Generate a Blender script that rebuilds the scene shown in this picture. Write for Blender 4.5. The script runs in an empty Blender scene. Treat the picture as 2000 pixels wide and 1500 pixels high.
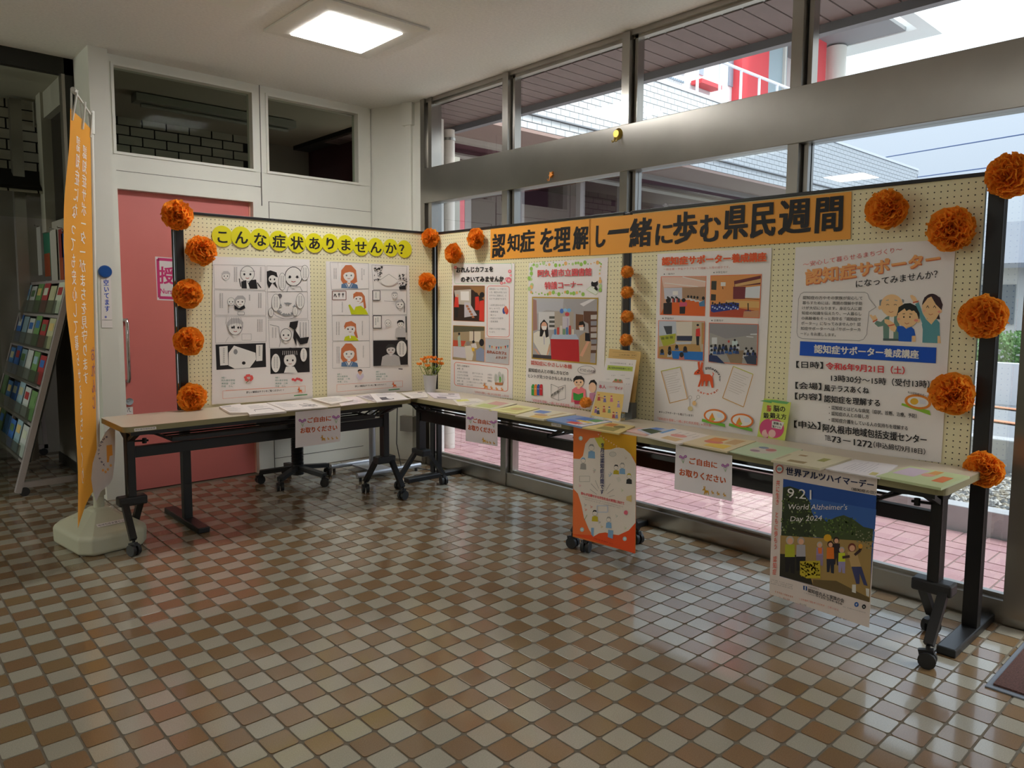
import bpy, bmesh, math, random
from mathutils import Vector, Matrix
random.seed(7)
C = bpy.context.scene.collection
SC = bpy.context.scene
# ------------------------------------------------------------ camera, world, exposure
CAMZ = 1.351
RIGHT = Vector((0.7375792830921944, -0.6752289322031544, 0.006533779074342236))
UP = Vector((0.055460706006450984, 0.07021949907834944, 0.9959886204362235))
FWD = Vector((0.6729791313573329, 0.7342582046289804, -0.08924112108527096))
FPX, PCX, PCY = 1440.18, 999.41, 721.02
cam_d = bpy.data.cameras.new('camera'); cam = bpy.data.objects.new('camera', cam_d); C.objects.link(cam)
m = Matrix.Identity(4)
for i in range(3):
    m[i][0], m[i][1], m[i][2] = RIGHT[i], UP[i], -FWD[i]
m[2][3] = CAMZ
cam.matrix_world = m
cam_d.sensor_width = 36.0; cam_d.lens = FPX / 2000 * 36.0
cam_d.shift_x = (1000 - PCX) / 2000.0; cam_d.shift_y = -(750 - PCY) / 2000.0
cam_d.clip_start = 0.05; cam_d.clip_end = 300
SC.camera = cam
SC.view_settings.view_transform = 'Standard'; SC.view_settings.look = 'None'
SC.view_settings.exposure = 0.2; SC.view_settings.gamma = 1.0
SC.view_settings.use_curve_mapping = False
SKY = 3.3
LAMP = 36.0
HALL = 12.5
wd = bpy.data.worlds.new('sky'); SC.world = wd; wd.use_nodes = True
bg = wd.node_tree.nodes['Background']
bg.inputs[0].default_value = (0.86, 0.93, 1.0, 1); bg.inputs[1].default_value = SKY
_t = wd.node_tree; _g = _t.nodes.new('ShaderNodeTexCoord'); _s = _t.nodes.new('ShaderNodeSeparateXYZ'); _t.links.new(_g.outputs['Generated'], _s.inputs[0])
_m = _t.nodes.new('ShaderNodeMath'); _m.operation = 'MULTIPLY_ADD'; _m.inputs[1].default_value = 2 / 3; _m.inputs[2].default_value = 1 / 3   # overcast sky: zenith three times the horizon
_x = _t.nodes.new('ShaderNodeMath'); _x.operation = 'MAXIMUM'; _x.inputs[1].default_value = 0; _t.links.new(_s.outputs[2], _x.inputs[0]); _t.links.new(_x.outputs[0], _m.inputs[0])
_v = _t.nodes.new('ShaderNodeMath'); _v.operation = 'MULTIPLY'; _v.inputs[1].default_value = SKY; _t.links.new(_m.outputs[0], _v.inputs[0]); _t.links.new(_v.outputs[0], bg.inputs[1])
sun_d = bpy.data.lights.new('sun', 'SUN'); sun_d.energy = 3.6; sun_d.angle = math.radians(25); sun_d.color = (1, .97, .92)
sun = bpy.data.objects.new('sun', sun_d); C.objects.link(sun)
sun.rotation_euler = (math.radians(38), math.radians(6), math.radians(22))
bl_d = bpy.data.lights.new('back_room_fill', 'AREA'); bl_d.shape = 'RECTANGLE'; bl_d.size = 1.5; bl_d.size_y = 1.8; bl_d.energy = 55; bl_d.color = (1, 1, .93)  # area lamp added to brighten the back room, standing in for unseen windows
bl_ = bpy.data.objects.new('back_room_fill', bl_d); C.objects.link(bl_); bl_.location = (-3.9, 6.7, 1.6); bl_.rotation_euler = (0, math.radians(-90), 0)

# ------------------------------------------------------------ helpers
def on(p, ax, v):                      # photo pixel (2000x1500) -> point of the world plane axis=v
    d = RIGHT * ((p[0] - PCX) / FPX) + UP * (-(p[1] - PCY) / FPX) + FWD
    c = Vector((0, 0, CAMZ)); t = (v - c[ax]) / d[ax]
    return c + d * t
def lin(c):
    c /= 255.0
    return c / 12.92 if c <= .04045 else ((c + .055) / 1.055) ** 2.4
def S(r, g, b): return (lin(r), lin(g), lin(b), 1.0)
MATS = {}
def M(name, col=None, rough=.6, metal=0.0, noise=0.0, nscale=30, bump=0.0, bscale=80, emit=0, spec=.5, trans=0, aniso=None, alpha=1):
    if name in MATS: return MATS[name]
    mt = bpy.data.materials.new(name); mt.use_nodes = True; MATS[name] = mt
    nt = mt.node_tree; b = nt.nodes['Principled BSDF']
    b.inputs['Base Color'].default_value = col; b.inputs['Roughness'].default_value = rough
    b.inputs['Metallic'].default_value = metal; b.inputs['Specular IOR Level'].default_value = spec
    if alpha < 1: b.inputs['Alpha'].default_value = alpha
    tc = nt.nodes.new('ShaderNodeTexCoord')
    if noise > 0:
        n = nt.nodes.new('ShaderNodeTexNoise'); n.inputs['Scale'].default_value = nscale; n.inputs['Detail'].default_value = 4
        nt.links.new(tc.outputs['Object'], n.inputs['Vector'])
        hs = nt.nodes.new('ShaderNodeHueSaturation'); hs.inputs['Color'].default_value = col
        mr = nt.nodes.new('ShaderNodeMapRange'); mr.inputs['From Min'].default_value = .3; mr.inputs['From Max'].default_value = .7
        mr.inputs['To Min'].default_value = 1 - noise; mr.inputs['To Max'].default_value = 1 + noise
        nt.links.new(n.outputs['Fac'], mr.inputs['Value']); nt.links.new(mr.outputs['Result'], hs.inputs['Value'])
        nt.links.new(hs.outputs['Color'], b.inputs['Base Color'])
    if bump > 0:
        n2 = nt.nodes.new('ShaderNodeTexNoise'); n2.inputs['Scale'].default_value = bscale; n2.inputs['Detail'].default_value = 3
        nt.links.new(tc.outputs['Object'], n2.inputs['Vector'])
        bp = nt.nodes.new('ShaderNodeBump'); bp.inputs['Strength'].default_value = bump; bp.inputs['Distance'].default_value = .004
        nt.links.new(n2.outputs['Fac'], bp.inputs['Height']); nt.links.new(bp.outputs['Normal'], b.inputs['Normal'])
    if emit > 0:
        b.inputs['Emission Color'].default_value = col; b.inputs['Emission Strength'].default_value = emit
    if trans > 0:
        tr = nt.nodes.new('ShaderNodeBsdfTranslucent'); tr.inputs['Color'].default_value = col
        mx = nt.nodes.new('ShaderNodeMixShader'); mx.inputs[0].default_value = trans
        nt.links.new(b.outputs[0], mx.inputs[1]); nt.links.new(tr.outputs[0], mx.inputs[2])
        nt.links.new(mx.outputs[0], nt.nodes['Material Output'].inputs[0])
    return mt
def glass_mat(name, tint, refl=1.0, graze=.9):
    mt = bpy.data.materials.new(name); mt.use_nodes = True; nt = mt.node_tree; nt.nodes.clear()
    o = nt.nodes.new('ShaderNodeOutputMaterial'); t = nt.nodes.new('ShaderNodeBsdfTransparent'); t.inputs[0].default_value = tint
    g = nt.nodes.new('ShaderNodeBsdfGlossy'); g.inputs['Roughness'].default_value = 0.01; g.inputs[0].default_value = (refl, refl, refl, 1)
    f = nt.nodes.new('ShaderNodeLayerWeight'); f.inputs[0].default_value = .5
    pw = nt.nodes.new('ShaderNodeMath'); pw.operation = 'POWER'; pw.inputs[1].default_value = 4.0
    mu = nt.nodes.new('ShaderNodeMath'); mu.operation = 'MULTIPLY_ADD'; mu.inputs[1].default_value = graze; mu.inputs[2].default_value = .08 * refl; mu.use_clamp = True
    mx = nt.nodes.new('ShaderNodeMixShader')
    nt.links.new(f.outputs['Facing'], pw.inputs[0]); nt.links.new(pw.outputs[0], mu.inputs[0]); nt.links.new(mu.outputs[0], mx.inputs[0]); nt.links.new(t.outputs[0], mx.inputs[1])
    nt.links.new(g.outputs[0], mx.inputs[2]); nt.links.new(mx.outputs[0], o.inputs[0]); MATS[name] = mt
    return mt
def world_noise_mat(name, cols, pitch, off, rough=.35, speck=.12, spec=.5):
    """colour picked per cell of a world grid (tiles / bricks), with fine speckle"""
    mt = bpy.data.materials.new(name); mt.use_nodes = True; MATS[name] = mt
    nt = mt.node_tree; b = nt.nodes['Principled BSDF']; b.inputs['Roughness'].default_value = rough; b.inputs['Specular IOR Level'].default_value = spec
    if spec > .9: b.inputs['Specular IOR Level'].default_value = .5; b.inputs['Coat Weight'].default_value = .55; b.inputs['Coat Roughness'].default_value = .07; b.inputs['Coat IOR'].default_value = 1.6
    ge = nt.nodes.new('ShaderNodeNewGeometry')
    ad = nt.nodes.new('ShaderNodeVectorMath'); ad.operation = 'SUBTRACT'; ad.inputs[1].default_value = off
    nt.links.new(ge.outputs['Position'], ad.inputs[0])
    dv = nt.nodes.new('ShaderNodeVectorMath'); dv.operation = 'DIVIDE'; dv.inputs[1].default_value = pitch
    nt.links.new(ad.outputs[0], dv.inputs[0])
    fl = nt.nodes.new('ShaderNodeVectorMath'); fl.operation = 'FLOOR'; nt.links.new(dv.outputs[0], fl.inputs[0])
    wn = nt.nodes.new('ShaderNodeTexWhiteNoise'); nt.links.new(fl.outputs[0], wn.inputs['Vector'])
    cr = nt.nodes.new('ShaderNodeValToRGB'); els = cr.color_ramp.elements
    els[0].position = 0; els[0].color = cols[0]; els[1].position = 1; els[1].color = cols[-1]
    for i, c in enumerate(cols[1:-1]):
        e = els.new((i + 1) / (len(cols) - 1)); e.color = c
    nt.links.new(wn.outputs['Value'], cr.inputs[0])
    n = nt.nodes.new('ShaderNodeTexNoise'); n.inputs['Scale'].default_value = 260; n.inputs['Detail'].default_value = 2
    nt.links.new(ge.outputs['Position'], n.inputs['Vector'])
    mr = nt.nodes.new('ShaderNodeMapRange'); mr.inputs['From Min'].default_value = .35; mr.inputs['From Max'].default_value = .65
    mr.inputs['To Min'].default_value = 1 - speck; mr.inputs['To Max'].default_value = 1 + speck * .6
    nt.links.new(n.outputs['Fac'], mr.inputs['Value'])
    hs = nt.nodes.new('ShaderNodeHueSaturation'); nt.links.new(cr.outputs[0], hs.inputs['Color']); nt.links.new(mr.outputs[0], hs.inputs['Value'])
    nt.links.new(hs.outputs[0], b.inputs['Base Color'])
    return mt

def setp(o, label=None, cat=None, group=None, kind=None):
    if label: o['label'] = label
    if cat: o['category'] = cat
    if group: o['group'] = group
    if kind: o['kind'] = kind
    return o
def thing(name, label, cat, loc=(0, 0, 0), group=None, rotz=0):
    o = bpy.data.objects.new(name, None); C.objects.link(o); o.location = loc; o.rotation_euler = (0, 0, rotz)
    o.empty_display_size = .05
    return setp(o, label, cat, group)
def origin(o):
    v = Vector((0, 0, 0))
    while o is not None:
        v += o.location; o = o.parent
    return v
class B:                               # mesh builder, world coordinates
    def __init__(s): s.v = []; s.f = []; s.mi = []; s.k = 0; s.col = None
    def face(s, idx): s.f.append(idx); s.mi.append(s.k)
    def add(s, vs, fs):
        n = len(s.v); s.v += [tuple(v) for v in vs]
        for f in fs: s.face([i + n for i in f])
        return s
    def box(s, a, b, bev=0):
        x0, x1 = sorted((a[0], b[0])); y0, y1 = sorted((a[1], b[1])); z0, z1 = sorted((a[2], b[2]))
        if bev <= 0:
            return s.add([(x0, y0, z0), (x1, y0, z0), (x1, y1, z0), (x0, y1, z0), (x0, y0, z1), (x1, y0, z1), (x1, y1, z1), (x0, y1, z1)],
                         [(0, 3, 2, 1), (4, 5, 6, 7), (0, 1, 5, 4), (1, 2, 6, 5), (2, 3, 7, 6), (3, 0, 4, 7)])
        bm = bmesh.new(); bmesh.ops.create_cube(bm, size=1)
        for v in bm.verts: v.co = Vector(((x0 + x1) / 2 + v.co.x * (x1 - x0), (y0 + y1) / 2 + v.co.y * (y1 - y0), (z0 + z1) / 2 + v.co.z * (z1 - z0)))
        bmesh.ops.bevel(bm, geom=bm.edges[:], offset=bev, segments=2, affect='EDGES', profile=.5)
        bm.verts.index_update(); s.add([v.co[:] for v in bm.verts], [[v.index for v in f.verts] for f in bm.faces]); bm.free(); return s
    def obox(s, p, q, w, h, up=(0, 0, 1)):   # bar from p to q with section w x h
        p, q = Vector(p), Vector(q); d = (q - p).normalized(); u = Vector(up)
        if abs(d.dot(u)) > .98: u = Vector((1, 0, 0))
        a = d.cross(u).normalized(); c = a.cross(d).normalized()
        vs = []
        for e in (p, q):
            for i, j in ((-1, -1), (1, -1), (1, 1), (-1, 1)): vs.append(e + a * (i * w / 2) + c * (j * h / 2))
        return s.add(vs, [(3, 2, 1, 0), (4, 5, 6, 7), (0, 1, 5, 4), (1, 2, 6, 5), (2, 3, 7, 6), (3, 0, 4, 7)])
    def tube(s, pts, r, n=10, cap=True, r2=None):
        pts = [Vector(p) for p in pts]; rings = []; L = len(pts)
        prev = None
        for i, p in enumerate(pts):
            d = (pts[min(i + 1, L - 1)] - pts[max(i - 1, 0)]).normalized()
            if prev is None:
                a = d.cross(Vector((0, 0, 1)))
                if a.length < .05: a = d.cross(Vector((1, 0, 0)))
            else: a = prev - d * prev.dot(d)
            a.normalize(); prev = a; c = d.cross(a)
            rr = r if r2 is None else r + (r2 - r) * i / (L - 1)
            if isinstance(r, (list, tuple)): rr = r[i]
            rings.append([p + a * (rr * math.cos(2 * math.pi * k / n)) + c * (rr * math.sin(2 * math.pi * k / n)) for k in range(n)])
        vs = [v for R_ in rings for v in R_]; fs = []
        for i in range(L - 1):
            for k in range(n):
                fs.append((i * n + k, i * n + (k + 1) % n, (i + 1) * n + (k + 1) % n, (i + 1) * n + k))
        if cap: fs.append(tuple(range(n))[::-1]); fs.append(tuple((L - 1) * n + k for k in range(n)))
        return s.add(vs, fs)
    def lathe(s, c, prof, n=24, sx=1, sy=1):
        vs = []; fs = []
        for r, z in prof:
            for k in range(n): vs.append((c[0] + r * sx * math.cos(2 * math.pi * k / n), c[1] + r * sy * math.sin(2 * math.pi * k / n), c[2] + z))
        for i in range(len(prof) - 1):
            for k in range(n): fs.append((i * n + k, i * n + (k + 1) % n, (i + 1) * n + (k + 1) % n, (i + 1) * n + k))
        fs.append(tuple(range(n))[::-1]); fs.append(tuple((len(prof) - 1) * n + k for k in range(n)))
        return s.add(vs, fs)
    def prism(s, pts, d):               # polygon (3-D, planar) extruded by vector d
        n = len(pts); d = Vector(d); P = [Vector(p) for p in pts]
        vs = P + [p + d for p in P]
        fs = [tuple(range(n)), tuple(range(2 * n - 1, n - 1, -1))] + [(i, (i + 1) % n, n + (i + 1) % n, n + i) for i in range(n)]
        return s.add(vs, fs)
    def ball(s, c, r, n=10, sx=1, sy=1, sz=1):
        m_ = n // 2; prof = [(r * math.sin(math.pi * i / m_), -r * math.cos(math.pi * i / m_)) for i in range(m_ + 1)]
        prof[0] = (r * .02, -r); prof[-1] = (r * .02, r)
        return s.lathe(c, [(a, b * sz) for a, b in prof], n, sx, sy)
def obj(name, b, mats, parent=None, label=None, smooth=False, kind=None, fix=True):
    me = bpy.data.meshes.new(name); o3 = origin(parent) if parent is not None else Vector((0, 0, 0))
    base = Vector((0, 0, 0))
    if parent is None and b.v:         # put the origin of a top-level mesh at its base
        xs, ys, zs = zip(*b.v); base = Vector(((min(xs) + max(xs)) / 2, (min(ys) + max(ys)) / 2, min(zs)))
    off = o3 + base
    me.from_pydata([(v[0] - off.x, v[1] - off.y, v[2] - off.z) for v in b.v], [], b.f)
    if not isinstance(mats, (list, tuple)): mats = [mats]
    for mt in mats: me.materials.append(mt)
    if len(mats) > 1: me.polygons.foreach_set('material_index', b.mi)
    if b.col:
        ca = me.color_attributes.new('ink', 'FLOAT_COLOR', 'CORNER'); buf = []
        for p, c in zip(me.polygons, b.col): buf += list(c) * p.loop_total
        ca.data.foreach_set('color', buf)
    elif fix:
        bm = bmesh.new(); bm.from_mesh(me); bmesh.ops.recalc_face_normals(bm, faces=bm.faces[:]); bm.to_mesh(me); bm.free()
    if smooth:
        me.polygons.foreach_set('use_smooth', [True] * len(me.polygons))
        me.set_sharp_from_angle(angle=math.radians(smooth if smooth is not True else 40))
    o = bpy.data.objects.new(name, me); C.objects.link(o)
    if parent is not None: o.parent = parent
    else: o.location = base
    if label: o['label'] = label
    if kind: o['kind'] = kind
    return o
def struct(name, b, mats, **k):
    o = obj(name, b, mats, **k); o['kind'] = 'structure'; return o
def dup(root, loc, label=None, rotz=None):
    r = root.copy(); C.objects.link(r); r.location = loc
    if rotz is not None: r.rotation_euler = (0, 0, rotz)
    if label: r['label'] = label
    for ch in root.children:
        c = ch.copy(); C.objects.link(c); c.parent = r
        for g in ch.children:
            d = g.copy(); C.objects.link(d); d.parent = c
    return r

# ------------------------------------------------------------ materials
INK = bpy.data.materials.new('printed_ink'); INK.use_nodes = True
_b = INK.node_tree.nodes['Principled BSDF']; _b.inputs['Roughness'].default_value = .5; _b.inputs['Specular IOR Level'].default_value = .3
_a = INK.node_tree.nodes.new('ShaderNodeVertexColor'); _a.layer_name = 'ink'
INK.node_tree.links.new(_a.outputs[0], _b.inputs['Base Color'])
PAPER = M('paper', S(242, 236, 232), .6, spec=.3)
CEIL = M('ceiling_board', S(232, 229, 222), .9, noise=.05, nscale=60, bump=.25, bscale=160)
WALLW = M('wall_paint', S(230, 229, 219), .55, noise=.015, nscale=6)
STEEL = M('stainless_steel', (.38, .36, .325, 1), .30, 1.0, noise=.08, nscale=3)
_n = STEEL.node_tree; _p = _n.nodes['Principled BSDF']; _p.inputs['Anisotropic'].default_value = .85; _tg = _n.nodes.new('ShaderNodeTangent'); _tg.direction_type = 'RADIAL'; _tg.axis = 'Z'
_n.links.new(_tg.outputs[0], _p.inputs['Tangent'])
STEELD = M('dark_groove', (.03, .03, .03, 1), .5)
BLACK = M('black_metal', (.012, .012, .013, 1), .38)
BLACKP = M('black_plastic', (.018, .018, .019, 1), .5)
GLASS = glass_mat('clear_glass', (.93, .96, .96, 1))
GLASSD = glass_mat('dim_glass', (.80, .84, .78, 1), .08, .25)
GLASSB = glass_mat('blue_tinted_glass', (.50, .56, .62, 1), 1.5)
WHITEP = M('white_plastic', S(225, 224, 215), .4)
CHROME = M('chrome', (.6, .6, .6, 1), .12, 1.0)
PINK = M('pink_door_paint', S(216, 122, 116), .45, noise=.02, nscale=4)

# ------------------------------------------------------------ drawing kit for printed sheets
EMCACHE = {}
def glyphs(text, bold):
    key = (text, bold)
    if key in EMCACHE: return EMCACHE[key]
    cu = bpy.data.curves.new('t', 'FONT'); cu.body = text; cu.resolution_u = 2; cu.offset = bold
    o = bpy.data.objects.new('t', cu); C.objects.link(o)
    dg = bpy.context.evaluated_depsgraph_get(); dg.update(); e = o.evaluated_get(dg); me = e.to_mesh()
    vs = [(v.co.x, v.co.y) for v in me.vertices]; fs = [tuple(p.vertices) for p in me.polygons]
    e.to_mesh_clear(); bpy.data.objects.remove(o); bpy.data.curves.remove(cu)
    EMCACHE[key] = (vs, fs); return EMCACHE[key]
class Art:
    """prints flat shapes on a real plane; shapes are given in photo pixels, optionally read in a zoomed view (tf)"""
    def __init__(s, ax, val, sign, parent, base=.0004):
        s.ax, s.val, s.sign, s.parent = ax, val, sign, parent; s.h = base; s.ox = s.oy = 0; s.s = 1; s.b = None; s.flush_name = None
    def tf(s, ox=0, oy=0, sc=1): s.ox, s.oy, s.s = ox, oy, sc; return s
    def part(s, name, label=None):
        s.done(); s.b = B(); s.b.col = []; s.flush_name = name; s.lab = label; return s
    def done(s):
        if s.b is not None and s.b.v: obj(s.flush_name, s.b, INK, s.parent, s.lab)
        s.b = None
    def P(s, p, h=None):
        q = on((s.ox + p[0] * s.s, s.oy + p[1] * s.s), s.ax, s.val); q[s.ax] += s.sign * (s.h if h is None else h); return q
    def lay(s): s.h += .00003
    def poly(s, pts, col, lay=True):
        if lay: s.lay()
        n = len(s.b.v); s.b.v += [tuple(s.P(p)) for p in pts]; s.b.f.append(list(range(n, n + len(pts)))); s.b.mi.append(0); s.b.col.append(col); return s
    def quad(s, x0, y0, x1, y1, col, dy=0, dx=0): return s.poly([(x0, y0), (x1, y0 + dy), (x1 + dx, y1 + dy), (x0 + dx, y1)], col)
    def ell(s, cx, cy, rx, ry, col, n=20, rot=0, lay=True):
        c, q = math.cos(rot), math.sin(rot)
        return s.poly([(cx + rx * math.cos(2 * math.pi * k / n) * c - ry * math.sin(2 * math.pi * k / n) * q,
                        cy + rx * math.cos(2 * math.pi * k / n) * q + ry * math.sin(2 * math.pi * k / n) * c) for k in range(n)], col, lay)
    def line(s, pts, w, col, closed=False, lay=True):
        if lay: s.lay()
        if closed: pts = list(pts) + [pts[0]]
        for (x0, y0), (x1, y1) in zip(pts, pts[1:]):
            L = math.hypot(x1 - x0, y1 - y0) or 1; nx, ny = -(y1 - y0) / L * w / 2, (x1 - x0) / L * w / 2
            s.poly([(x0 + nx, y0 + ny), (x1 + nx, y1 + ny), (x1 - nx, y1 - ny), (x0 - nx, y0 - ny)], col, False)
        return s
    def rrect(s, x0, y0, x1, y1, r, w, col, dy=0, fill=None):
        pts = []
        for cx, cy, a0 in ((x1 - r, y0 + r, -90), (x1 - r, y1 - r, 0), (x0 + r, y1 - r, 90), (x0 + r, y0 + r, 180)):
            for k in range(5):
                a = math.radians(a0 + k * 22.5); x = cx + r * math.cos(a); pts.append((x, cy + r * math.sin(a) + dy * (x - x0) / (x1 - x0)))
        if fill: s.poly(pts, fill)
        if w: s.line(pts, w, col, True)
        return s
    def cells(s, text, quad, col, bold=0, fit='bbox'):
        if bold > 0:                     # heavier strokes: the same glyphs set again slightly apart
            H_ = abs(quad[3][1] - quad[0][1]) * bold * .7
            for ddx, ddy in ((-H_, -H_ * .6), (H_, -H_ * .6), (-H_, H_ * .6), (H_, H_ * .6)):
                s.cells(text, [(p[0] + ddx, p[1] + ddy) for p in quad], col, 0, fit)
            if bold < .03: return s
        tl, tr, br, bl = quad; vs, fs = glyphs(text, 0)
        if not vs: return s
        s.lay()
        if fit == 'bbox': xa, xb = min(v[0] for v in vs), max(v[0] for v in vs)
        else: xa, xb = 0.0, 1.0
        if fit == 'tight': xa, xb = min(v[0] for v in vs), max(v[0] for v in vs)
        ya, yb = -.1, .86
        if fit == 'tight': ya, yb = min(v[1] for v in vs), max(v[1] for v in vs)
        n = len(s.b.v); xb = xb if xb > xa else xa + 1
        for x, y in vs:
            u = (x - xa) / (xb - xa); v = 1 - (y - ya) / (yb - ya)
            tx = tl[0] + (tr[0] - tl[0]) * u; ty = tl[1] + (tr[1] - tl[1]) * u
            bx = bl[0] + (br[0] - bl[0]) * u; by = bl[1] + (br[1] - bl[1]) * u
            s.b.v.append(tuple(s.P((tx + (bx - tx) * v, ty + (by - ty) * v))))
        for f in fs: s.b.f.append([i + n for i in f]); s.b.mi.append(0); s.b.col.append(col)
        return s
    def text(s, t, x0, y0, x1, y1, h0, h1, col, bold=0, sl=0):
        return s.cells(t, [(x0, y0), (x1, y1), (x1 - sl * h1, y1 + h1), (x0 - sl * h0, y0 + h0)], col, bold)
    def vtext(s, t, x, y0, x1, y1, w, col, bold=0, sk=0, mirror=False):
        n = len(t)
        for i, ch in enumerate(t):
            if ch == ' ': continue
            a = i / n; b = (i + .96) / n; xa = x + (x1 - x) * a; xb = x + (x1 - x) * b; ya = y0 + (y1 - y0) * a; yb = y0 + (y1 - y0) * b
            q = [(xa - w / 2, ya - sk / 2), (xa + w / 2, ya + sk / 2), (xb + w / 2, yb + sk / 2), (xb - w / 2, yb - sk / 2)]
            if mirror: q = [q[1], q[0], q[3], q[2]]
            s.cells(ch, q, col, bold, 'em')
        return s
    def scribble(s, x0, y0, x1, y1, h, col, dy=0, fill=.75):   # a line of print too small to read
        rnd = random.Random(int(x0 * 7 + y0 * 13)); x = x0; s.lay()
        while x < x1:
            w = h * rnd.uniform(.5, .9)
            if rnd.random() < .92:
                yy = y0 + dy * (x - x0) / max(1, x1 - x0); k = rnd.random()
                s.line([(x, yy + h * .15), (x + w, yy + h * .15)], h * .13, col, lay=False)
                if k > .3: s.line([(x, yy + h * .5), (x + w, yy + h * .55)], h * .12, col, lay=False)
                if k > .5: s.line([(x + w * .5, yy), (x + w * .5, yy + h)], h * .13, col, lay=False)
                if k < .6: s.line([(x + w * .2, yy + h * .9), (x + w, yy + h * .8)], h * .13, col, lay=False)
            x += h
        return s
    def para(s, x0, y0, x1, y1, rows, col, dy=0, h=None):
        st = (y1 - y0) / rows
        for i in range(rows):
            rnd = random.Random(i + int(x0)); s.scribble(x0, y0 + i * st, x1 - (x1 - x0) * (.25 * rnd.random() if rows > 1 else 0), 0, (h or st * .6), col, dy)
        return s
def sheet_poly(pts3, nrm, th=.0009):
    b = B(); b.prism([Vector(p) - Vector(nrm) * th for p in pts3], Vector(nrm) * th); return b
def poster(name, label, cat, ax, val, sign, px, paper=None, group=None, pins=True):
    """px: tl,tr,br,bl photo pixels of the sheet"""
    pts = [on(p, ax, val) for p in px]; c = sum(pts, Vector((0, 0, 0))) / 4; c.z = min(p.z for p in pts)
    r = thing(name, label, cat, c, group); nrm = Vector((0, 0, 0)); nrm[ax] = sign
    obj('sheet', sheet_poly(pts, nrm), paper or PAPER, r)
    return r, Art(ax, val, sign, r)
K = S(38, 36, 38); KL = S(120, 116, 116); ORG = S(232, 108, 40); RED = S(222, 66, 62); SKIN = S(246, 206, 170); SKIN2 = S(226, 172, 140)
WHT = S(240, 236, 230); BLU = S(22, 84, 196)
exec_later = []

# ============================================================ THE SETTING
W, DY, CZ = 3.633, 5.55, 2.985
GX, GY, TP = .0876, .0258, .1
# ---- floor
fl = struct('floor', B().box((-5, -5, -.15), (3.75, 9, -.0025)), M('grout', S(108, 98, 82), .8, noise=.08, nscale=40))
tile_w = world_noise_mat('ivory_tile', [S(160, 153, 137), S(169, 163, 147), S(164, 156, 141)], (TP, TP, 1), (GX, GY, .5), .2, .10, 1.0)
tile_b = world_noise_mat('brown_tile', [S(133, 108, 76), S(139, 109, 80), S(128, 101, 73), S(136, 111, 78)], (TP, TP, 1), (GX, GY, .5), .22, .1, 1.0)
def tile_outline(hs, r, n=3):
    pts = []
    for cx, cy, a0 in ((hs - r, hs - r, 0), (-hs + r, hs - r, 90), (-hs + r, -hs + r, 180), (hs - r, -hs + r, 270)):
        for k in range(n + 1): a = math.radians(a0 + 90 * k / n); pts.append((cx + r * math.cos(a), cy + r * math.sin(a)))
    return pts
TOUT = tile_outline(.0467, .0105)
def tile_geo(cx, cy, z0=-.0028, z1=0.0):
    n = len(TOUT); vs = [(cx + x * .992, cy + y * .992, z1) for x, y in TOUT] + [(cx + x, cy + y, z1 - .0008) for x, y in TOUT] + [(cx + x, cy + y, z0) for x, y in TOUT]
    fs = [tuple(range(n))] + [(i + n, (i + 1) % n + n, (i + 1) % n, i) for i in range(n)] + [(i + 2 * n, (i + 1) % n + 2 * n, (i + 1) % n + n, i + n) for i in range(n)]
    return vs, fs
def inframe(p, mrg=0):
    d = Vector(p) - Vector((0, 0, CAMZ)); z = d.dot(FWD)
    if z < .2: return None
    x = PCX + FPX * d.dot(RIGHT) / z; y = PCY - FPX * d.dot(UP) / z
    return (x, y, z) if -mrg < x < 2000 + mrg and -mrg < y < 1500 + mrg else None
cells = []
for i in range(-30, 36):
    for j in range(-12, 74):
        x = GX + (i + .5) * TP; y = GY + (j + .5) * TP
        if x > W - .03 or (y > DY + .02 and x > 1.35): continue
        q = inframe((x, y, 0)); cells.append((q[2] if q else 99, i, j, x, y, q))
cells.sort()
me_t = {}
for par, mt in ((1, tile_w), (0, tile_b)):
    vs, fs = tile_geo(0, 0); me = bpy.data.meshes.new('tile'); me.from_pydata(vs, [], fs); me.materials.append(mt); me_t[par] = me
fieldb = B()
for n, (z, i, j, x, y, q) in enumerate(cells):
    par = (i + j) % 2
    if n < 300:
        o = bpy.data.objects.new('tile', me_t[par]); C.objects.link(o); o.parent = fl
        o.location = (x - fl.location.x, y - fl.location.y, -fl.location.z)
    else:
        fieldb.k = 0 if par else 1; vs, fs = tile_geo(x, y); fieldb.add(vs, fs)
obj('tile_field', fieldb, [tile_w, tile_b], fl, kind='stuff', fix=False)
# ---- ceiling
struct('ceiling', B().box((-5, -5, CZ), (3.70, 5.9, CZ + .12)), CEIL)
# ---- walls out of the photograph that close the hall
WB = M('wall_far_paint', S(196, 190, 176), .8)
struct('wall_back', B().box((-5, -5.1, 0), (3.75, -5, CZ)), WB)
struct('wall_left', B().box((-5.1, -5, 0), (-5, 9, CZ)), WB)
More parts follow.
